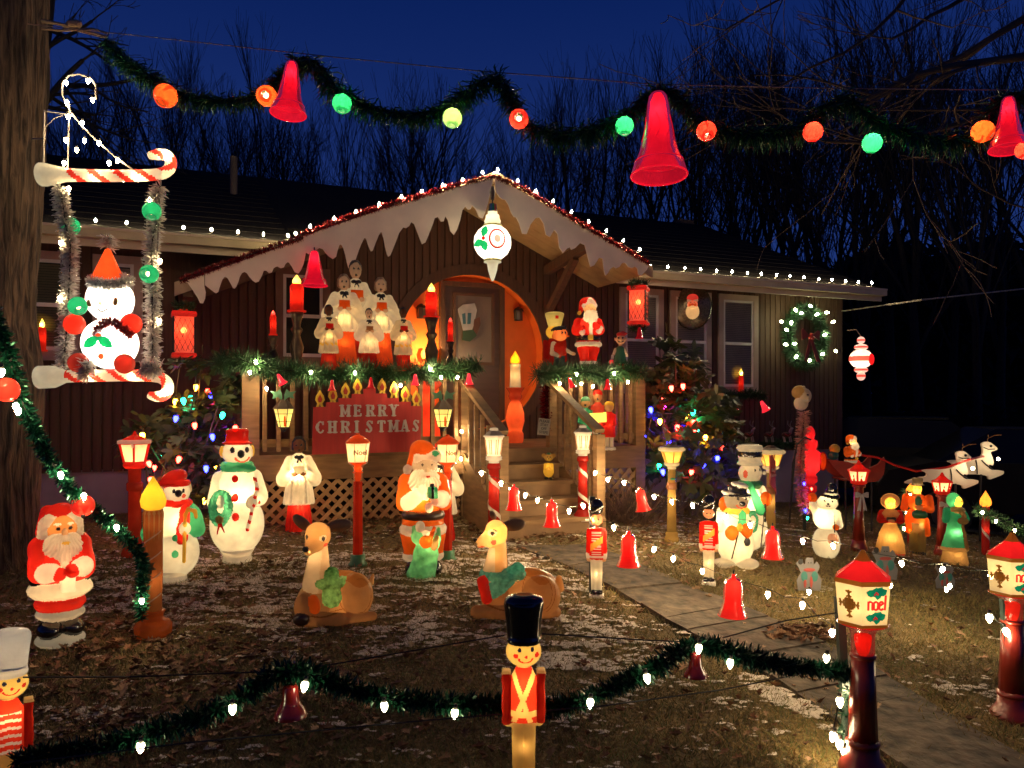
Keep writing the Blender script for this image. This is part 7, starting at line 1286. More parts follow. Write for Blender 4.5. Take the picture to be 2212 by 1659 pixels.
t, h = turned('candle_figure', 'bright red fluted candle figure behind the railing right of the sign', 'candle', 924, 828, 975, [('candle', lit((.88, .07, .02), .22), 20, [(.20, 0), (.20, .05), (.15, .08), (.19, .18), (.17, .35), (.12, .55), (.11, .78), (.13, .82), (.11, .86)], dict(flute=.05)), ('crown', lit((.95, .10, .03), .3), 12, [(.13, .86), (.22, .97), (.18, 1.0)], dict(flute=.35))], [(0, 0, .3, .7), (0, 0, .75, .7)], pos=H(HS(924, 1.65), 1.65, 1.12))
# ---------------- hanging lanterns
def boxlantern(label, u, vt, vb, d, rz):
    s = HS(u, d); p = H(s, d, 0); k = p.y/F; p.z = EYE+(VH-vb)/F*p.y; h = (vb-vt)*k; t = thing('hanging_lantern', label, 'lantern', p, rz); w_ = .215*h; GL = lit((.95, .24, .14), .12, .42)
    for nm, z0, z1, ww in (('base_rim', 0, .09, 1.18), ('cap_rim', .88, 1., 1.18)):
        MB().lathe([(w_*1.30*ww, z0*h), (w_*1.42*ww, (z0*.7+z1*.3)*h), (w_*1.42*ww, (z0*.3+z1*.7)*h), (w_*1.30*ww, z1*h)], 4, rot=math.pi/4).build(nm, lit((.85, .05, .03), .14), t)
    for i in range(4):
        a = i*math.pi/2; R = np.array(Matrix.Rotation(a, 3, 'Z')); pn = MB().box((0, -w_, .485*h), (w_-.006, .002, .395*h)); pn.v[0] = pn.v[0]@R.T; pn.build('pane', GL, t)
        c = R@np.array([w_, -w_, .485*h]); MB().box(tuple(c), (.008, .008, .395*h)).build('corner_bar', BLKD, t)
        mb = MB()
        for sg in (-1, 1):
            for q in np.arange(-1.2, 2.2, .30):
                x0, z0, x1, z1 = -1, q*2-1, 1, q*2-1+sg*1.5+0
                pts = []
                for tt in np.linspace(0, 1, 13):
                    x = -1+2*tt; z = (q*2-1)+sg*2.2*tt+(0 if sg > 0 else 1.2)
                    if -1 <= z <= 1: pts.append((x*(w_-.008), -w_-.004, .485*h+z*.39*h))
                if len(pts) > 1: mb.tube([pts[0], pts[-1]], .0022, 4)
        for j in range(len(mb.v)): mb.v[j] = mb.v[j]@R.T
        mb.build('lattice', BLKD, t)
    MB().tube([(0, 0, h), (0, 0, 1.12*h), (.02*h, 0, 1.2*h), (0, 0, 1.27*h)], .012*h, 6).build('hook', BRN, t); MB().lathe([(w_*.9, h), (w_*.35, 1.07*h), (.02, 1.13*h)], 10).build('finial', lit((.7, .10, .03), .08), t)
    MB().lathe([(.004, .53*h), (.06*h, .56*h), (.065*h, .62*h), (.004, .67*h)], 12).build('bulb', glow((1, .75, .45), 60), t, smooth=True); lamp(t, (0, 0, .62*h), 15.0*h*h, (1, .62, .36)); return t
boxlantern('red lattice lantern hung from the low left end of the gable', 397, 674, 772, 1.25, .45); boxlantern('red lattice lantern hung from the right end of the gable', 1379, 619, 702, 1.25, -.35)
def coach(label, u, vt, vb, d):
    s = HS(u, d); p = H(s, d, 0); k = p.y/F; p.z = EYE+(VH-vb)/F*p.y; h = (vb-vt)*k; t = thing('coach_lantern', label, 'lantern', p, YAW*.4)
    MB().lathe([(.10*h, .93*h), (.08*h, .96*h), (.29*h, .70*h), (.31*h, .66*h)][::-1], 6).build('roof', mat((.06, .035, .02), .4), t); MB().lathe([(.02*h, 0), (.07*h, .03*h), (.10*h, .10*h), (.16*h, .14*h)], 6).build('base', BLKD, t)
    MB().lathe([(.15*h, .145*h), (.275*h, .66*h)], 6).build('glass', lit((.95, .72, .22), .45), t)
    for i in range(6):
        a = 2*math.pi*i/6; q = lambda r, z: (r*h*math.cos(a), r*h*math.sin(a), z*h); MB().tube([q(.155, .14), q(.282, .66)], .012*h, 5).build('bar', BLKD, t)
    for z, r in ((.30, .193), (.52, .245)): MB().tube([(r*h*math.cos(2*math.pi*i/6), r*h*math.sin(2*math.pi*i/6), z*h) for i in range(7)], .009*h, 5).build('crossbar', BLKD, t)
    MB().lathe([(.03*h, .16*h), (.03*h, .46*h)], 8, c=(.05*h, -.17*h, 0)).build('painted_candle', ORG, t)
    for sg, q in ((-1, .2), (1, .35)):
        a = .5*sg; ph = [(0, 0), (sg*.12, .10), (sg*.28, .05), (sg*.24, .17), (sg*.34, .28), (sg*.16, .25), (sg*.06, .34), (0, .18)]
        MB().prism([((x+sg*.03)*h, (.90+z)*h) for x, z in ph], -.12*h, -.11*h).build('ivy_leaf', mat((.06, .17, .09), .5), t)
    MB().tube([(0, 0, .94*h), (0, 0, 1.12*h)], .02*h, 5).build('hook', BLKD, t); lamp(t, (0, 0, .40*h), .5*h*h*4, (1, .72, .36)); return t
coach('dark coach lantern with yellow glass hung on the railing left of the sign', 613, 858, 933, 2.12); coach('dark coach lantern with yellow glass hung on the railing right of the sign', 957, 860, 932, 2.12)
def walllamp(label, u, v):
    p = HP(u, v, -.11); t = thing('wall_lamp', label, 'wall lamp', p, YAW); h = .2
    MB().lathe([(.055, -.08), (.06, -.075), (.052, .03), (.06, .035)], 8).build('glass', mat((.10, .075, .05), .2), t); MB().lathe([(.075, .035), (.05, .07), (.01, .095)], 8).build('roof', BLKD, t); MB().lathe([(.06, -.09), (.06, -.08)], 8).build('base', BLKD, t)
    for i in range(8): a = i*math.pi/4; MB().tube([(.056*math.cos(a), .056*math.sin(a), -.08), (.056*math.cos(a), .056*math.sin(a), .035)], .004, 4).build('bar', BLKD, t)
    MB().box((0, .075, .0), (.02, .03, .05)).build('bracket', BLKD, t)
walllamp('unlit black coach lamp on the orange wall right of the door', 1120, 678); walllamp('unlit black coach lamp on the orange wall left of the door', 910, 672)
# ---------------- big ornaments
p = HP(1064, 607, 1.6); k = p.y/F; t = thing('ornament', 'giant glowing white tree ornament with holly and red starburst hung from the gable peak', 'ornament', p, -.05)
z = lambda v: (607-v)*k; ORN = lit((.95, .90, .70), .5)
MB().lathe([(2*k, z(607)), (5*k, z(600)), (10*k, z(583)), (11*k, z(575)), (13*k, z(568)), (19*k, z(567)), (18*k, z(563)), (17*k, z(561))], 28).build('tip', lit((.90, .82, .62), .25), t, smooth=True)
MB().lathe([(17*k, z(561)), (32*k, z(549)), (39*k, z(536)), (40.5*k, z(523)), (39*k, z(511)), (32*k, z(499)), (20*k, z(489))], 36).build('globe', ORN, t, smooth=True)
MB().lathe([(20*k, z(489)), (19*k, z(485)), (17*k, z(482)), (18*k, z(478)), (15*k, z(472)), (15*k, z(466)), (10*k, z(462)), (11*k, z(458))], 28).build('neck', lit((.90, .82, .62), .3), t, smooth=True)
for v, nm in ((563, 'lower_band'), (488, 'upper_band')): MB().lathe([((19 if v > 500 else 21)*k, z(v+2)), ((19 if v > 500 else 21)*k, z(v-2))], 24).build(nm, lit((.35, .30, .10), .1, scale=40, amt=.9), t)
for i in range(12): 
    a0, a1 = 2*math.pi*i/12, 2*math.pi*(i+1)/12; r = 10*k; MB().add([(r*math.cos(a0), r*math.sin(a0), z(457)), (r*math.cos(a1), r*math.sin(a1), z(457)), (r*.85*math.cos(a1), r*.85*math.sin(a1), z(441)), (r*.85*math.cos(a0), r*.85*math.sin(a0), z(441))], [(0, 1, 2, 3)]).build('cap_stripe', [mat((.02, .08, .25), .4), mat((.02, .16, .08), .4), mat((.35, .03, .02), .4), BLKD][i % 4], t)
MB().tube([(0, 0, z(441)), (0, 0, z(425)), (-1*k, 0, z(410))], 1.5*k, 6).build('hook', BLKD, t); MB().lathe([(4*k, z(432)), (6*k, z(415)), (3*k, z(403))], 10).build('clamp', mat((.06, .04, .03), .5), t)
import itertools
a = .35
def onb(ang, el, r=40.*k): return (r*math.sin(ang)*math.cos(el), -r*math.cos(ang)*math.cos(el), z(523)+r*math.sin(el))
MB().ball(onb(.33, 0, 37*k), (17*k, 4*k, 20*k), 24, 12, R=np.array(Matrix.Rotation(.33, 3, 'Z'))).build('rosette', lit((.90, .30, .22), .5), t, smooth=True)
for i in range(24):
    q = 2*math.pi*i/24; c = np.array([0, 0, 0.]); R = np.array(Matrix.Rotation(.33, 3, 'Z')); A = R@np.array([7*k*math.cos(q), -41.5*k, 8*k*math.sin(q)]); B = R@np.array([15*k*math.cos(q), -40*k, 17*k*math.sin(q)]); MB().tube([tuple(A+[0, 0, z(523)]), tuple(B+[0, 0, z(523)])], 1.3*k, 4).build('ray', lit((1, .85, .75), .8), t)
MB().tube([tuple(np.array(Matrix.Rotation(.33, 3, 'Z'))@np.array([16.5*k*math.cos(q), -38*k, 19.5*k*math.sin(q)])+[0, 0, z(523)]) for q in np.linspace(0, 2*math.pi, 33)], 1.8*k, 6).build('rosette_rim', DRED, t)
for dx, dz, an in ((-.42, .12, 1.2), (-.45, -.1, 3.6), (-.40, -.12, 5.0)):
    c = onb(dx, dz, 39.5*k); L = 22*k; o = leafpoly(8); pts = [(x*L, w_*L*.8) for x, w_ in o]+[(x*L, -w_*L*.8) for x, w_ in o[::-1]]; cs, sn = math.cos(an), math.sin(an)
    MB().prism([(x*cs-zz*sn, x*sn+zz*cs) for x, zz in pts], -.022, -.016, M=np.array(Matrix.Rotation(dx, 3, 'Z')), c=c).build('holly_leaf', LEAF, t)
MB().ball(onb(-.42, .02, 41*k), 4*k, 10, 8).build('berry', RED, t, smooth=True); lamp(t, (0, 0, z(523)), 4.5, (1, .86, .62)); lamp(t, (0, 0, z(475)), .3)
p = P(1860, 823, 9.6); k = p.y/F; z = lambda v: (823-v)*k; t = thing('ornament', 'red and white finial ornament light glowing beyond the right corner of the house', 'ornament', p)
OW = lit((.95, .62, .52), .35); OR_ = lit((.90, .10, .07), .35)
for nm, vc, rr, hh, m in (('top_bead', 735, 8, 8, OW), ('upper_disc', 750, 14, 7, OW), ('globe', 775, 24, 21, OW), ('lower_disc', 799, 14, 7, OW), ('bottom_bead', 812, 9, 10, OW)): MB().ball((0, 0, z(vc)), (rr*k, rr*k, hh*k), 22, 14).build(nm, m, t, smooth=True); MB().lathe([(rr*k*.99, z(vc)-hh*k*.25), (rr*k*1.015, z(vc)), (rr*k*.99, z(vc)+hh*k*.25)], 22, caps=False).build('red_band', OR_, t, smooth=True)
MB().ball((14*k, -18*k, z(777)), (9*k, 4*k, 12*k), 18, 10, R=np.array(Matrix.Rotation(.6, 3, 'Z'))).build('rosette', lit((.85, .02, .02), .4), t, smooth=True); lamp(t, (0, 0, z(780)), 1.6, (1, .8, .6)); lamp(t, (0, 0, z(745)), .1); lamp(t, (0, 0, z(803)), .1); MB().tube([P(1860, 727, 9.6)-p, P(1850, 712, 9.6)-p, P(1830, 714, 9.8)-p], .006, 5).build('cord', mat((.3, .22, .15), .7), t)
p = P(1750, 1095, 8.7); k = p.y/F; z = lambda v: (1095-v)*k; t = thing('ornament', 'large red moulded tree ornament behind the tinsel-wrapped post', 'ornament', p); RR = lit((.90, .03, .04), .07)
MB().lathe([(4*k, 0), (9*k, z(1080)), (8*k, z(1066)), (14*k, z(1060)), (14*k, z(1050)), (9*k, z(1046)), (15*k, z(1040)), (15*k, z(1030)), (11*k, z(1024)), (24*k, z(1010)), (27*k, z(994)), (23*k, z(978)), (12*k, z(971)), (16*k, z(962)), (15*k, z(952)), (8*k, z(948)), (11*k, z(938)), (9*k, z(928)), (3*k, z(920))], 28).build('body', RR, t, smooth=True); lamp(t, (0, 0, z(1000)), 1.3, (1, .5, .3)); lamp(t, (0, 0, z(950)), .2, (1, .5, .3))
MB().ball((20*k, -18*k, z(995)), (8*k, 4*k, 19*k), 18, 10).build('rosette', ORG, t, smooth=True); MB().tube([(20*k+8*k*math.cos(q), -20*k, z(995)+19*k*math.sin(q)) for q in np.linspace(0, 6.283, 25)], 1.6*k, 5).build('rosette_rim', DRED, t)
# ---------------- wreath on the right wall
c0 = HP(1735, 729, .1); k = c0.y/F; t = thing('wreath', 'round evergreen wreath with clear bulbs and red bow on the right wall', 'wreath', c0, YAW)
ring = [(48*k*math.cos(q), -.05, 60*k*math.sin(q)) for q in np.linspace(0, 2*math.pi, 40)]; bristle('greenery', ring, .14, 2600, .004, NEED, t, 0, 61)
MB().tube(ring, .02, 5).build('ring', BLKD, t)
wb = [(1748, 655+4), (1717, 667), (1733, 676), (1768, 678), (1783, 675), (1803, 694), (1710, 694), (1697, 711), (1785, 722), (1720, 742), (1694, 743), (1804, 756), (1780, 764), (1722, 768), (1750, 776), (1686, 694)]
for u, v in wb:
    q = HP(u, v, .24)-c0; q = Matrix.Rotation(-YAW, 3, 'Z')@q; b = obj('bulb', bulbme, None, t, loc=q); b.material_slots[0].link = 'OBJECT'; b.material_slots[0].material = glow((.92, 1, .55), 30); b.scale = (1.1,)*3; b.rotation_euler = (random.uniform(-1, 1), random.uniform(-1.5, 1.5), 0)
RB = mat((.22, .03, .02), .6)
for pl in ([(-3, 2), (-22, 18), (-26, 14), (-24, -8), (-20, -6)], [(3, 2), (20, 14), (26, 12), (24, -8), (19, -5)], [(-3, -2), (-18, -50), (-11, -55), (-4, -30), (1, -3)], [(3, -2), (28, -55), (16, -52), (5, -25), (-1, -3)]): MB().prism([(a*k, b*k) for a, b in pl], -.16, -.15).build('ribbon', RB, t)
for a, b in ((0, 4), (-4, -3), (4, -3)): MB().ball((a*k, -.17, b*k), 4*k, 10, 8).build('berry', REDP, t, smooth=True)
# ---------------- MERRY CHRISTMAS board
DB = 2.10; t = thing('greeting_sign', 'red stepped board reading MERRY CHRISTMAS with painted flames, leaning on the railing', 'sign', (W0[0], W0[1], 0), YAW)
RBd = mat((.42, .022, .016), .6, amt=.12, scale=5, stretch=(6, 1, .4), bump=.05)
out = [(674, 982), (677, 879), (704, 879), (704, 869), (731, 869), (731, 860), (759, 860), (759, 851), (785, 851), (785, 840), (811, 840), (811, 850), (836, 850), (836, 860), (861, 860), (861, 868), (887, 868), (887, 877), (910, 877), (908, 975)]
MB().prism([(HS(u, DB), HZ(u, v, DB)) for u, v in out], -DB-.01, -DB+.01).build('board', RBd, t)
YF = mat((.62, .40, .03), .55); RF_ = mat((.36, .03, .01), .6)
for u, v in ((691, 862), (719, 855), (746, 845), (772, 836), (825, 836), (851, 842), (875, 852), (899, 862)):
    fo = [(-5, 18), (-9, 8), (-10, -2), (-6, -10), (0, -20), (6, -10), (10, -2), (9, 8), (5, 18), (2, 18), (5, 8), (-5, 8), (-2, 18)]
    ff = [(-8, 18), (-5, 10), (-10, 2), (-8, -7), (0, -19), (8, -7), (10, 2), (5, 10), (8, 18), (3, 17), (0, 9), (-3, 17)]; MB().prism([(HS(u+a, DB), HZ(u+a, v+b, DB)) for a, b in ff][::-1], -DB-.008, -DB+.008).build('flame', YF, t)
    fi = [(0, -10), (-5, 0), (-3, 7), (3, 7), (5, 0)]; MB().prism([(HS(u+a, DB), HZ(u+a, v+b, DB)) for a, b in fi], -DB-.012, -DB-.0085).build('flame_heart', RF_, t)
LT = mat((.52, .45, .40), .6, amt=.05); S = .30
GLY = dict(M=([[(.16, 0), (.16, 1)], [(.84, 0), (.84, 1)]], [[(.16, 1), (.5, .2)], [(.84, 1), (.5, .2)]], [(.16, 0), (.84, 0), (.12, 1), (.88, 1)]), E=([[(.25, 0), (.25, 1)]], [[(.25, .94), (.85, .94)], [(.25, .5), (.70, .5)], [(.25, .06), (.88, .06)], [(.84, .94), (.84, .76)], [(.88, .06), (.88, .26)], [(.7, .38), (.7, .62)]], [(.25, 0), (.25, 1)]),
  R=([[(.25, 0), (.25, 1)], [(.76, .92), (.83, .76), (.76, .60)], [(.60, .48), (.82, .08)]], [[(.25, .94), (.70, .94)], [(.25, .50), (.70, .50)]], [(.25, 0), (.25, 1), (.86, .02)]), Y=([[(.5, 0), (.5, .45)], [(.5, .45), (.18, 1)]], [[(.5, .45), (.84, 1)]], [(.5, 0), (.16, 1), (.84, 1)]), C=([[(.30, .75), (.18, .5), (.30, .25)]], [[(.84, .74), (.76, .90), (.55, .97), (.38, .88), (.28, .74)], [(.28, .26), (.38, .12), (.55, .03), (.76, .10), (.86, .26)], [(.84, .98), (.84, .70)]], []),
  H=([[(.22, 0), (.22, 1)], [(.78, 0), (.78, 1)]], [[(.22, .5), (.78, .5)]], [(.22, 0), (.78, 0), (.22, 1), (.78, 1)]), I=([[(.5, 0), (.5, 1)]], [], [(.5, 0), (.5, 1)]), S=([[(.30, .72), (.50, .55), (.70, .30)]], [[(.80, .76), (.68, .93), (.45, .97), (.27, .84), (.27, .68)], [(.74, .35), (.72, .16), (.52, .03), (.30, .08), (.18, .26)], [(.80, .96), (.80, .74)], [(.18, .04), (.18, .28)]], []), T=([[(.5, 0), (.5, 1)]], [[(.12, .94), (.88, .94)], [(.12, .94), (.10, .74)], [(.88, .94), (.90, .74)]], [(.5, 0)]), A=([[(.52, 1), (.84, 0)]], [[(.48, 1), (.18, 0)], [(.30, .32), (.72, .32)]], [(.18, 0), (.84, 0)]))
def letters(row, y0l, y1l, y0r, y1r, xl, xr):
    for ch, a, b in row:
        f_ = lambda x: (x-xl)/(xr-xl); ua, ub = 493.75+a/4.0, 493.75+b/4.0; sa, sb_ = HS(ua, DB+.012), HS(ub, DB+.012); um = (ua+ub)/2; tt = f_((a+b)/2)
        z1 = HZ(um, 822.9+(y0l+(y0r-y0l)*tt)/4, DB+.012); z0 = HZ(um, 822.9+(y1l+(y1r-y1l)*tt)/4, DB+.012); W_, H_ = sb_-sa, z1-z0; mb = MB(); n = 0
        def bar(p, q, w_):
            nonlocal n
            p = np.array([sa+p[0]*W_, z0+p[1]*H_]); q = np.array([sa+q[0]*W_, z0+q[1]*H_]); d = q-p; L = np.linalg.norm(d); d /= L+1e-9; e = np.array([-d[1], d[0]])*w_/2; p = p-d*w_*.12; q = q+d*w_*.12
            y = -DB-.022-.0004*n; n += 1; mb.prism([tuple(p-e), tuple(q-e), tuple(q+e), tuple(p+e)], y, -DB-.010)
        th, tn, sf = GLY[ch]; wt = H_*.24 if ch != 'I' else H_*.24
        for pl in th:
            for p, q in zip(pl[:-1], pl[1:]): bar(p, q, wt)
        for pl in tn:
            for p, q in zip(pl[:-1], pl[1:]): bar(p, q, H_*.125)
        for x, y in sf:
            hw = (wt*.5+H_*.07)/W_; yy = min(max(y, .05), .95); bar((x-hw, yy), (x+hw, yy), H_*.10)
        mb.build('letter', LT, t)
letters([('M', 965, 1050), ('E', 1078, 1150), ('R', 1185, 1260), ('R', 1288, 1362), ('Y', 1390, 1462)], 208, 308, 205, 303, 965, 1462)
letters([('C', 748, 828), ('H', 857, 935), ('R', 965, 1047), ('I', 1090, 1122), ('S', 1178, 1252), ('T', 1282, 1356), ('M', 1383, 1466), ('A', 1483, 1556), ('S', 1583, 1650)], 350, 452, 337, 434, 748, 1650)
# ---------------- lantern picture on the door glass, sill glow, small notice
t = thing('door_picture', 'flat cut-out of a pale lantern with holly stuck on the door glass', 'decoration', (W0[0], W0[1], 0), YAW); dd = DD+.075
def onD(pts, dd=dd): return [(HS(u, dd), HZ(u, v, dd)) for u, v in pts]
for nm, pts, m, o in (('lantern_cutout', [(988, 668), (1000, 658), (1025, 655), (1030, 670), (1024, 700), (1020, 712), (1000, 714), (994, 690)], mat((.42, .42, .42), .5), 0), ('blue_pane', [(998, 678), (1005, 676), (1006, 700), (1000, 700)], mat((.06, .16, .20), .3), .003), ('blue_pane', [(1010, 676), (1018, 676), (1016, 700), (1009, 700)], mat((.06, .16, .20), .3), .003), ('holly_cutout', [(1000, 714), (1022, 712), (1030, 725), (1015, 738), (998, 735)], mat((.03, .07, .03), .6), .001), ('brown_bow', [(1024, 690), (1036, 685), (1038, 700), (1030, 722), (1022, 712)], mat((.12, .05, .03), .6), .002)): MB().prism(onD(pts)[::-1], -dd-o-.003, -dd-o).build(nm, m, t)
t = thing('notice', 'small white card notice leaning on the right stair rail', 'notice', HP(1173, 1683/1.8228*1.0-0, 2.2)); p = HP(1173, 938, 2.15); t.location = p; t.rotation_euler = (0, .12, YAW); k = p.y/F; MB().box((0, 0, 16*k), (14*k, .004, 18*k)).build('card', mat((.30, .27, .22), .6), t)
text('PLEASE\nSTAY\nOFF\nSTEPS', 8*k, mat((.05, .05, .05), .6), t, (0, -.006, 16*k))
# ---------------- small flag sign by the tall snowman
p = P(1668, 1045, 7.75); k = p.y/F; t = thing('small_sign', 'small red sign lettered Merry Christmas beside the tall snowman', 'sign', p, .9); mb = MB(); mb.prism([(0, 85*k-.0), (14*k, 78*k), (14*k, 100*k)], 0, .001) if False else None
MB().prism([(-14*k, 0), (18*k, -18*k), (18*k, 48*k), (8*k, 52*k), (2*k, 62*k), (-14*k, 62*k)], -.006, .006).build('board', mat((.42, .03, .02), .5), t); text('Merry\nChristmas', 11*k, mat((.6, .35, .3), .5), t, (3*k, -.009, 24*k), ox=.8)
# ---------------- crook frame of wire over the clown swing
t = thing('crook_stand', 'white wire frame with a crook wound with clear bulbs above the clown swing', 'light stand'); WF = mat((.32, .28, .24), .5)
for pts, r in (([(96, 238), (94, 360)], 1.6), ([(96, 240), (160, 250)], 1.6), ([(97, 275), (118, 255), (135, 250)], 1.0), ([(150, 225), (146, 365)], 1.6), ([(207, 215), (207, 185), (195, 167), (170, 160), (148, 163), (135, 180), (134, 205), (150, 238), (175, 270), (210, 305), (250, 340), (285, 365)], 2.0)): MB().tube([PB(*q) for q in pts], r*k_, 6).build('rod', WF, t)
MB().tube([P(70, 300, 5.6), PB(96, 300), PB(96, 240)], 2*k_, 6).build('bracket', WF, t)
string('clear bulbs on the crook and rods over the clown swing', [PB(u, v, YS-.03) for u, v in ((142, 174), (190, 170), (199, 212), (145, 217), (146, 248), (178, 262), (142, 298), (183, 300), (166, 320), (215, 305), (139, 348), (235, 348), (256, 343), (148, 403), (324, 435), (131, 520), (346, 560), (128, 640), (344, 690))], s=90, wire=False)  # the lowest bulbs, down the ropes, are added to light the white tinsel
for sx in (128, 347): MB().tube([PB(sx, 385), PB(sx+(10 if sx < 200 else -18), 790)], 1.6*k_, 6).build('rod', WF, t)
# ---------------- sleigh, its Santa, flying reindeer
def poly3(name, pts, u0, v0, Y, dep, m, par, y0=0, sm=0):
    for _ in range(sm):
        q = []
        for a, b in zip(pts, pts[1:]+pts[:1]): q += [(a[0]*.75+b[0]*.25, a[1]*.75+b[1]*.25), (a[0]*.25+b[0]*.75, a[1]*.25+b[1]*.75)]
        pts = q
    k = Y/F; return MB().prism([((u-u0)*k, (v0-v)*k) for u, v in pts][::-1], y0-dep/2, y0+dep/2).build(name, m, par)
def cr(x, y, bx=1846.6, by=822.9): return (bx+x/6.05, by+y/6.05)
WC = mat((.82, .70, .54), .5, amt=.05); YR = 8.6
for lb, dx, dy, Y in (('white wooden reindeer cut-out leading, upper right, black harness', 0, 0, 8.9), ('white wooden reindeer cut-out behind and lower, passing over the gentleman', -55, 20, 8.5)):
    body = [(860, 1170), (940, 1155), (1230, 1150), (1330, 1100), (1330, 1000), (1310, 945), (1350, 915), (1420, 915), (1480, 960), (1530, 1005), (1500, 1030), (1430, 1045), (1440, 1080), (1475, 1170), (1465, 1235), (1420, 1200), (1400, 1280), (1600, 1290), (1610, 1320), (1590, 1345), (1450, 1400), (1405, 1408), (1400, 1360), (1300, 1345), (1230, 1340), (1000, 1335), (930, 1310), (700, 1345), (650, 1335), (660, 1310), (830, 1255), (930, 1250), (940, 1200)]
    t = thing('reindeer_cutout', lb, 'reindeer', P(2000, 1010, Y)); sh = [cr(x, y) for x, y in body]; sh = [(u+55+dx, v-19+dy-1) for u, v in sh]
    poly3('body', sh, 2000, 1010, Y, .03, WC, t, sm=1); k = Y/F
    q = lambda x, y: ((cr(x, y)[0]+55+dx-2000)*k, -.022, (1010-(cr(x, y)[1]-20+dy))*k)
    MB().ball(q(1432, 972), (3*k, .006, 2.6*k), 10, 8).build('eye', BLKD, t); MB().tube([q(1338, 990), q(1400, 1015), q(1480, 1010)], .9*k, 4).build('bridle', BLKD, t); MB().tube([q(1235, 1150), q(1250, 1230), q(1252, 1335)], 1.3*k, 4).build('girth', BLKD, t); MB().tube([q(1310, 1155), q(1370, 1215), q(1455, 1275)], 1.5*k, 4).build('breast_strap', BLKD, t)
    bp_ = q(1450, 1130); bp_ = (bp_[0], -.13, bp_[2]); MB().ball(bp_, .018, 8, 6).build('chest_bulb', glow((1, .8, .5), 30), t); lamp(t, (bp_[0]-.06, -.22, bp_[2]+.05), .9, (1, .78, .48))
    MB().tube([q(1385, 920), q(1390, 870), q(1480, 830), q(1570, 825)], .8*k, 4).build('antler', BRN, t); MB().tube([q(1400, 860), q(1395, 820)], .6*k, 4).build('antler', BRN, t)
    pz = P(2000, 1010, Y); MB().tube([q(1300, 1340), (q(1300, 1340)[0], 0, float(ground(pz.x, pz.y))-pz.z)], .012, 5).build('stake', BLKD, t)
t = thing('reins', 'red strap running from the sleigh to the leading reindeer', 'strap'); MB().tube([P(*cr(90, 970), 8.8), P(*cr(300, 1000), 8.75), P(*cr(520, 1100), 8.7), P(*cr(800, 1180), 8.6), P(*cr(1200, 1130), 8.45), P(*cr(1500, 1025), 8.4), P(*cr(1680, 985), 8.75)], .012, 5).build('strap', REDP, t)
YSL = 9.3; t = thing('sleigh', 'dark red sleigh cut-out on a stand behind the right lamp posts', 'sleigh', P(1840, 1010, YSL)); sl_ = [(1779, 993), (1800, 994), (1822, 995), (1836, 1005), (1850, 1020), (1870, 1030), (1886, 1032), (1893, 1020), (1897, 992), (1890, 988), (1880, 998), (1877, 1015), (1877, 1035), (1860, 1042), (1838, 1042), (1815, 1030), (1795, 1012)]
for y0 in (-.18, .18): poly3('side', [(1777, 992), (1815, 994), (1838, 1003), (1862, 1008), (1880, 1000), (1893, 985), (1897, 992), (1893, 1022), (1880, 1036), (1850, 1040), (1825, 1038), (1802, 1022), (1786, 1005)], 1840, 1010, YSL, .02, mat((.30, .03, .015), .5), t, y0)
k = YSL/F; MB().box((5*k, 0, -24*k), (35*k, .18, .01)).build('floor', mat((.2, .02, .01), .6), t); pz = P(1840, 1010, YSL); g_ = float(ground(pz.x, pz.y))-pz.z
for x in (-25, 30):
    for y in (-.15, .15): MB().tube([(x*k, y, -26*k), (x*k, y, g_)], .012, 5).build('stand_leg', BLKD, t)
figure('santa_figure', 'small orange-red glowing Santa riding in the dark red sleigh', 'santa', tuple(P(1839, 1030, YSL)), 92*YSL/F, santaC, dict(SCc, coat=ORG, trousers=ORG, sleeve=ORG, hat=ORG), px=42, lights=[(0, 0, .8, 2.), (0, 0, .5, .6)], rz=.3)
for lb, uu, vv, c in (('yellow ball hung beside the sleigh', 1803, 970, mat((.5, .35, .03), .4)), ('teal ball below the yellow ball beside the sleigh', 1800, 983, mat((.01, .10, .08), .4))):
    o = MB().ball((0, 0, 0), 11*8.9/F, 20, 12).build('ball_ornament', c, smooth=True, loc=P(uu, vv, 8.9)); tag(o, lb, 'ball ornament')
# row of toy reindeer
for i, u in enumerate((1617, 1660, 1699, 1733)):
    p = HP(u, 955, .6); k = p.y/F; t = thing('toy_reindeer', ['tiny brown toy reindeer at the left of the row under the right wall', 'tiny brown toy reindeer, second of the row from the left', 'tiny brown toy reindeer, third of the row from the left', 'tiny brown toy reindeer nearest the tinsel-wrapped post'][i], 'reindeer', p, .3); BD = mat((.10, .035, .015), .5)
    MB().ball((0, 0, 16*k), (12*k, 5*k, 6*k), 12, 8).build('body', BD, t, smooth=True); MB().tube([(8*k, 0, 18*k), (12*k, 0, 28*k), (16*k, 0, 30*k)], [4*k, 3*k, 2*k], 8).build('head', mat((.25, .18, .15), .5), t, smooth=True)
    for x in (-9, -6, 6, 10): MB().tube([(x*k, 0, 13*k), ((x+3)*k, 0, 0)], 1.2*k, 5).build('leg', mat((.4, .35, .3), .5), t)
    for s in (-1, 1): MB().tube([(12*k, s*k, 31*k), (6*k, s*4*k, 38*k), (8*k, s*6*k, 46*k)], .8*k, 4).build('antler', mat((.25, .2, .17), .5), t)
    MB().tube([(-8*k, -5*k, 18*k), (0, -6*k, 14*k), (8*k, -5*k, 20*k)], .8*k, 4).build('harness', REDP, t)
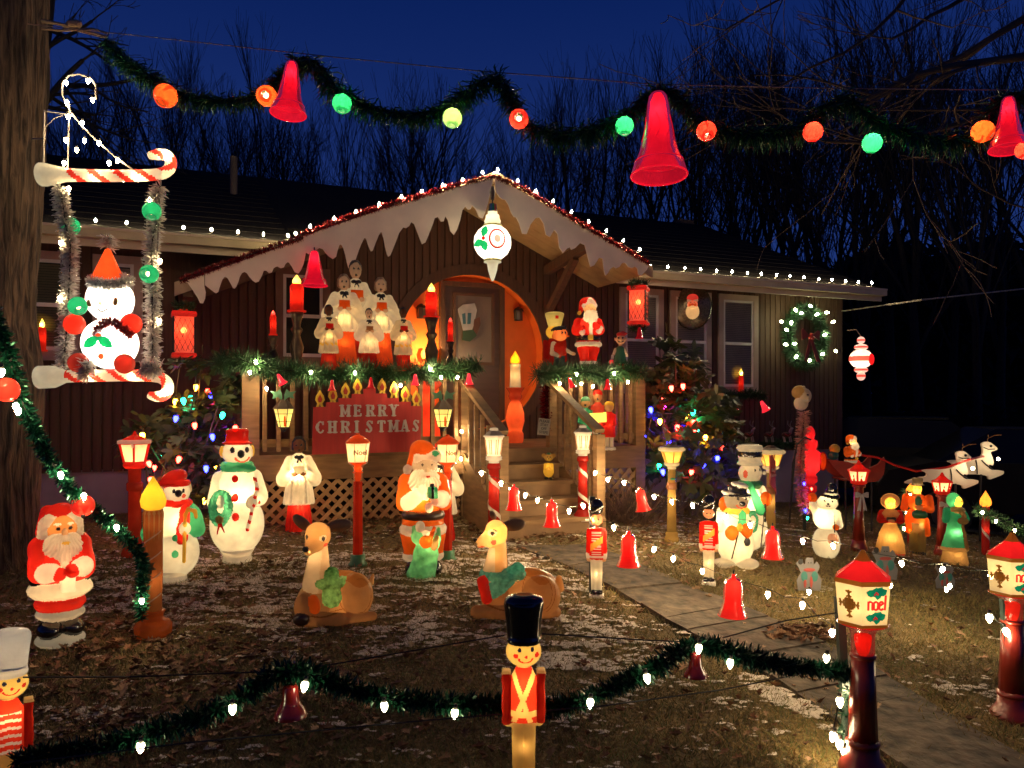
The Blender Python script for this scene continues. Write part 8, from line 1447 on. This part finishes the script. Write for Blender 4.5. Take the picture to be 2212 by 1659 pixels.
# flat stake snowmen on the right lawn
for lb, u, vt, vb in (('flat painted snowman stake with black hat and candy stripes near the path', 1748, 1205, 1285), ('flat painted snowman stake half hidden behind the nearest lantern', 1912, 1180, 1262), ('flat painted snowman stake over a bright bulb, right lawn', 2042, 1215, 1278)):
    p = G(u, vb); k = p.y/F; h = vb-vt; t = thing('snowman_stake', lb, 'snowman', p); 
    MB().prism([(x*h*k, z*h*k) for x, z in ((-.3, .12), (.3, .12), (.33, .4), (.22, .6), (.28, .78), (.2, .9), (.12, .82), (.1, 1.), (-.08, 1.), (-.12, .82), (-.25, .95), (-.35, .85), (-.22, .6), (-.34, .4))][::-1], -.004, .004).build('cutout', mat((.17, .16, .16), .6), t)
    for nm, x, z, a, b, c in (('scarf', 0, .68, .16, .05, (.35, .06, .05)), ('vest', -.14, .5, .09, .14, (.04, .18, .16)), ('vest', .14, .5, .09, .14, (.04, .18, .16)), ('hat', -.24, .9, .07, .08, (.02, .02, .02)), ('stripe', .05, .35, .04, .16, (.35, .06, .05)), ('stripe', -.12, .33, .04, .14, (.35, .06, .05)), ('eye', -.03, .87, .015, .015, (.01, .01, .01)), ('eye', .04, .87, .015, .015, (.01, .01, .01))): MB().ball((x*h*k, -.006, z*h*k), (a*h*k, .003, b*h*k), 10, 6).build(nm, mat(c, .6), t)
    MB().tube([(0, 0, .15*h*k), (0, 0, -.05)], .005, 5).build('stake', BLKD, t)
string('clear bulbs lighting the flat snowman stakes from the ground', [P(1748, 1274, 5.0), P(1924, 1260, 5.2), P(2045, 1269, 5.0), P(2052, 1262, 5.05)], s=130, wire=False)
# ---------------- stakes and guy wires
for lb, a, b, Y, r, c in (('black square stake behind the centre toy soldier', (1279, 1072), (1279, 1288), 5.32, .028, BLKD), ('green metal stake behind the nearest lamp post', (1812, 1290), (1834, 1640), 3.2, .022, mat((.05, .08, .07), .4)), ('dark green stake behind the right-edge lamp post', (2165, 1240), (2183, 1530), 3.75, .02, mat((.02, .04, .035), .4)), ('thin dark rod holding up the tinsel-wrapped post', (1733, 905), (1738, 1140), 8.6, .02, BLKD)):
    t = thing('stake', lb, 'stake'); A, B = P(*a, Y), P(*b, Y); B.z = min(B.z, float(ground(B.x, B.y))); MB().beam(A, B, r*1.4, r*1.4, up=(0, 1, .01)).build('rod', c, t)
t = thing('arched_rod', 'thin dark bent rod with a small bulb left of the Santa head post', 'rod'); MB().tube([P(1706, 1120, 8.3), P(1717, 985, 8.3), P(1722, 960, 8.3), P(1738, 945, 8.3), P(1752, 950, 8.3)], .010, 5).build('rod', BLKD, t); MB().tube([P(1876-170, 1130, 8.3), P(1712, 1000, 8.3), P(1721, 975, 8.3)], .008, 5).build('rod', BLKD, t)
for lb, pts in (('black wire across the lawn behind the front garland, left half', [(50, 1463, 2.5), (280, 1462, 2.8), (600, 1450, 2.9), (700, 1438, 3.0), (1090, 1372, 3.3)]), ('black wire across the lawn right of the front soldier', [(1170, 1369, 3.1), (1400, 1383, 3.2), (1520, 1388, 3.2)]), ('black wire from the front garland up to the nearest lamp', [(1560, 1378, 3.2), (1700, 1340, 3.2), (1830, 1320, 3.2)]), ('lowest black wire in the foreground', [(50, 1648, 2.4), (400, 1605, 2.5), (900, 1558, 2.7), (1300, 1525, 2.85), (1560, 1490, 3.0), (1810, 1440, 3.15)])):
    t = thing('guy_wire', lb, 'wire'); MB().tube([P(*q) for q in pts], .0028, 4).build('strand', BLKD, t)
t = thing('service_cable', 'pale cable running from the house corner into the dark', 'cable'); MB().tube([H(10.75, .02, 3.05), P(1990, 648, 11.5), P(2230, 622, 12)], .012, 5).build('strand', mat((.3, .27, .22), .6), t)
# ---------------- bushes
def bush(lb, blobs, n, seed, col, L0=.10):
    r = np.random.default_rng(seed); t = thing('rhododendron', lb, 'bush'); cs = []
    w_ = np.array([b[4]*b[5] for b in blobs]); w_ = w_/w_.sum()
    for i in range(n):
        b = blobs[r.choice(len(blobs), p=w_)]; q = r.normal(0, 1, 3); q /= np.linalg.norm(q); q *= r.random()**.4; c = np.array(P(b[0], b[1], b[2])); k = b[2]/F; cs.append(c+q*np.array([b[4]*k, b[3], b[5]*k]))
    cs = np.array(cs); V = []; m_ = 8
    outl = np.array([(0, .0), (.12, .25), (.17, .55), (.12, .82), (0, 1.), (-.12, .82), (-.17, .55), (-.12, .25)])
    for c in cs:
        ax = r.normal(0, .45, 3)+np.array([0, -.35, .7]); ax /= np.linalg.norm(ax); u = np.cross(ax, [0.3, 1, 0]); u /= np.linalg.norm(u); v = np.cross(ax, u)
        for j in range(7):
            a = 2*math.pi*j/7+r.random()*.5; d = u*math.cos(a)+v*math.sin(a); d = d*.8-np.array([0, 0, .55])*r.uniform(.5, 1.2)+ax*.15; d /= np.linalg.norm(d); s = np.cross(d, ax); s /= np.linalg.norm(s)+1e-9; nn = np.cross(s, d); L = L0*r.uniform(.7, 1.25)
            V.append(c+L*(outl[:, :1]*s*1.15+outl[:, 1:]*d-(outl[:, 1:]**2)*.25*nn*-1+np.abs(outl[:, :1])*.5*nn))
    V = np.array(V).reshape(-1, 3); k = len(V)//8; o = np.arange(k)[:, None]*8
    Q = np.concatenate([o+np.array([[0, 1, 2, 6]])*1, o+np.array([[0, 2, 6, 7]])*1])[:0]; Q = np.concatenate([o+np.array([[0, 1, 4, 0]]), ])[:0]
    Q = np.concatenate([o+np.array([[0, 1, 2, 2]]) for _ in range(0)]+[np.stack([o[:, 0]+a_, o[:, 0]+b_, o[:, 0]+c_], 1) for a_, b_, c_ in ((0, 1, 2), (0, 2, 3), (0, 3, 4), (0, 4, 5), (0, 5, 6), (0, 6, 7))])
    fastmesh('foliage', V, Q, col, 'stuff', t)
    return t, cs
RH = mat((.075, .085, .026), .40, amt=.5, scale=4, spec=.6)
t, cs = bush('rhododendron bush with coloured bulbs left of the porch', [(440, 900, 7.2, .35, 75, 60), (350, 920, 7.3, .35, 70, 40), (420, 980, 7.0, .4, 85, 45), (300, 965, 7.3, .3, 35, 30), (450, 785, 7.2, .3, 70, 25), (500, 860, 7.0, .25, 35, 50), (420, 1040, 6.9, .3, 60, 40), (560, 775, 7.0, .15, 30, 15)], 300, 71, RH)
bp = G(430, 1120); r = np.random.default_rng(3)
for i in range(26):
    c = cs[r.integers(len(cs))]; b = np.array([bp.x+r.normal(0, .12), 7.25+r.normal(0, .1), .35]); mid = (b+c)/2+r.normal(0, .08, 3); MB().tube([b, mid, c], [.016, .010, .004], 5).build('branch', mat((.12, .08, .06), .8), t)
t, cs = bush('tall rhododendron bush with coloured bulbs right of the porch', [(1470, 800, 9.1, .5, 60, 45), (1440, 740, 9.2, .3, 25, 30), (1500, 870, 9.0, .5, 80, 60), (1420, 850, 9.0, .4, 50, 60), (1480, 960, 8.9, .5, 85, 60), (1555, 900, 9.1, .4, 45, 50), (1510, 1030, 8.8, .5, 60, 45), (1575, 975, 9., .35, 30, 40), (1420, 1000, 8.9, .3, 30, 50), (1580, 1010, 8.8, .2, 20, 30)], 520, 72, RH, .125)
for i in range(34):
    c = cs[r.integers(len(cs))]; b = np.array([(1460-UC)/F*9.1+r.normal(0, .25), 9.1+r.normal(0, .2), .15]); mid = (b+c)/2+r.normal(0, .12, 3); MB().tube([b, mid, c], [.022, .014, .005], 5).build('branch', mat((.12, .08, .07), .8), t)
# low dead shrub between steps and yellow lamp
r = np.random.default_rng(9); sh = thing('dead_shrub', 'low brown dead shrub beside the right lattice', 'shrub'); segs = []
for i in range(260):
    b = np.array([*(np.array(P(r.uniform(1290, 1400), 1100, 8.0))[:2]), .22]); q = b+np.array([r.normal(0, .22), r.normal(0, .2), r.uniform(.15, .5)]); segs.append((b, q, .005, .003, 3))
V, Q = segmesh(segs, 0, 9, .003); fastmesh('twigs', V, Q, mat((.13, .07, .045), .8, amt=.4), 'stuff', sh)
# ---------------- cars in the dark on the driveway
def car(lb, u, v, Y, L, rz, col):
    p = P(u, v, Y); p.z = float(ground(p.x, p.y))+.03; t = thing('parked_car', lb, 'car', p, rz)
    body = [(-2.2, .35), (-2.25, .75), (-2.1, .98), (-1.3, 1.02), (-.8, 1.45), (.7, 1.50), (1.5, 1.05), (2.1, .92), (2.25, .7), (2.2, .35)]
    pm = mat(col, .65, 0., spec=.2); MB().prism([(x*L, z*L) for x, z in body if z < 1.1][::-1], -.85*L, .85*L).build('body', pm, t)
    mb = MB(); lo = [(-1.35, 1.0), (1.55, 1.0)]; hi = [(-.8, 1.45), (.7, 1.5)]
    V = [(x*L, y*L, z*L) for y in (-.8, .8) for x, z in lo]+[(x*L, y*L*.8, z*L) for y in (-.8, .8) for x, z in hi]
    mb.add(V, [(0, 1, 5, 4), (3, 2, 6, 7), (1, 3, 7, 5), (2, 0, 4, 6), (4, 5, 7, 6)]).build('glasshouse', mat((.004, .004, .005), .3, spec=.3), t)
    MB().box((-.05*L, 0, 1.49*L), (.72*L, .62*L, .015*L)).build('roof', pm, t)
    for x in (-1.4, 1.4):
        for y in (-.86, .86): w_ = MB().lathe([(.2*L, -.1*L), (.33*L, -.1*L), (.33*L, .1*L), (.2*L, .1*L)], 20, (x*L, y*L, .33*L), R=np.array([[1, 0, 0], [0, 0, -1], [0, 1, 0]])).build('wheel', BLKD, t); MB().lathe([(.02, -.11*L), (.19*L, -.11*L), (.19*L, .11*L)], 12, (x*L, y*L, .33*L), R=np.array([[1, 0, 0], [0, 0, -1], [0, 1, 0]])).build('rim', mat((.15, .15, .15), .4, .8), w_)
    for y in (-.62, .62): MB().box((-2.23*L, y*L, .8*L), (.03*L, .16*L, .09*L)).build('tail_light', mat((.12, .005, .004), .2), t); MB().box((2.2*L, y*L, .75*L), (.03*L, .18*L, .07*L)).build('headlight', mat((.2, .2, .2), .1), t)
car('dark grey car in deep shadow behind the sleigh', 1930, 1080, 13.0, 1., 2.7, (.012, .012, .011)); car('dark car in deep shadow behind the flying reindeer', 2230, 1090, 11.2, 1., 2.9, (.010, .009, .009))
for o in list(bpy.data.objects):
    if o.type == 'EMPTY' and 'category' in o and not o.children: bpy.data.objects.remove(o)

t = thing('night_lamp', 'small glowing yellow lamp low on the orange wall behind the right candlestick', 'lamp', HP(927, 765, -.10)); MB().ball((-.07, 0, 0), (.035, .03, .06), 12, 8).build('shade', lit((1, .6, .1), 1.), t, smooth=True); MB().ball((.07, 0, 0), (.035, .03, .06), 12, 8).build('shade', lit((1, .6, .1), 1.), t, smooth=True); MB().tube([(-.07, .02, 0), (0, .03, -.05), (.07, .02, 0)], .01, 5).build('arm', BLKD, t); lamp(t, (0, -.14, .02), 13, (1, .55, .2))
for o in bpy.data.objects:
    l = o.get('label')
    if l and len(l.split()) > 16: print('LONG', len(l.split()), l)
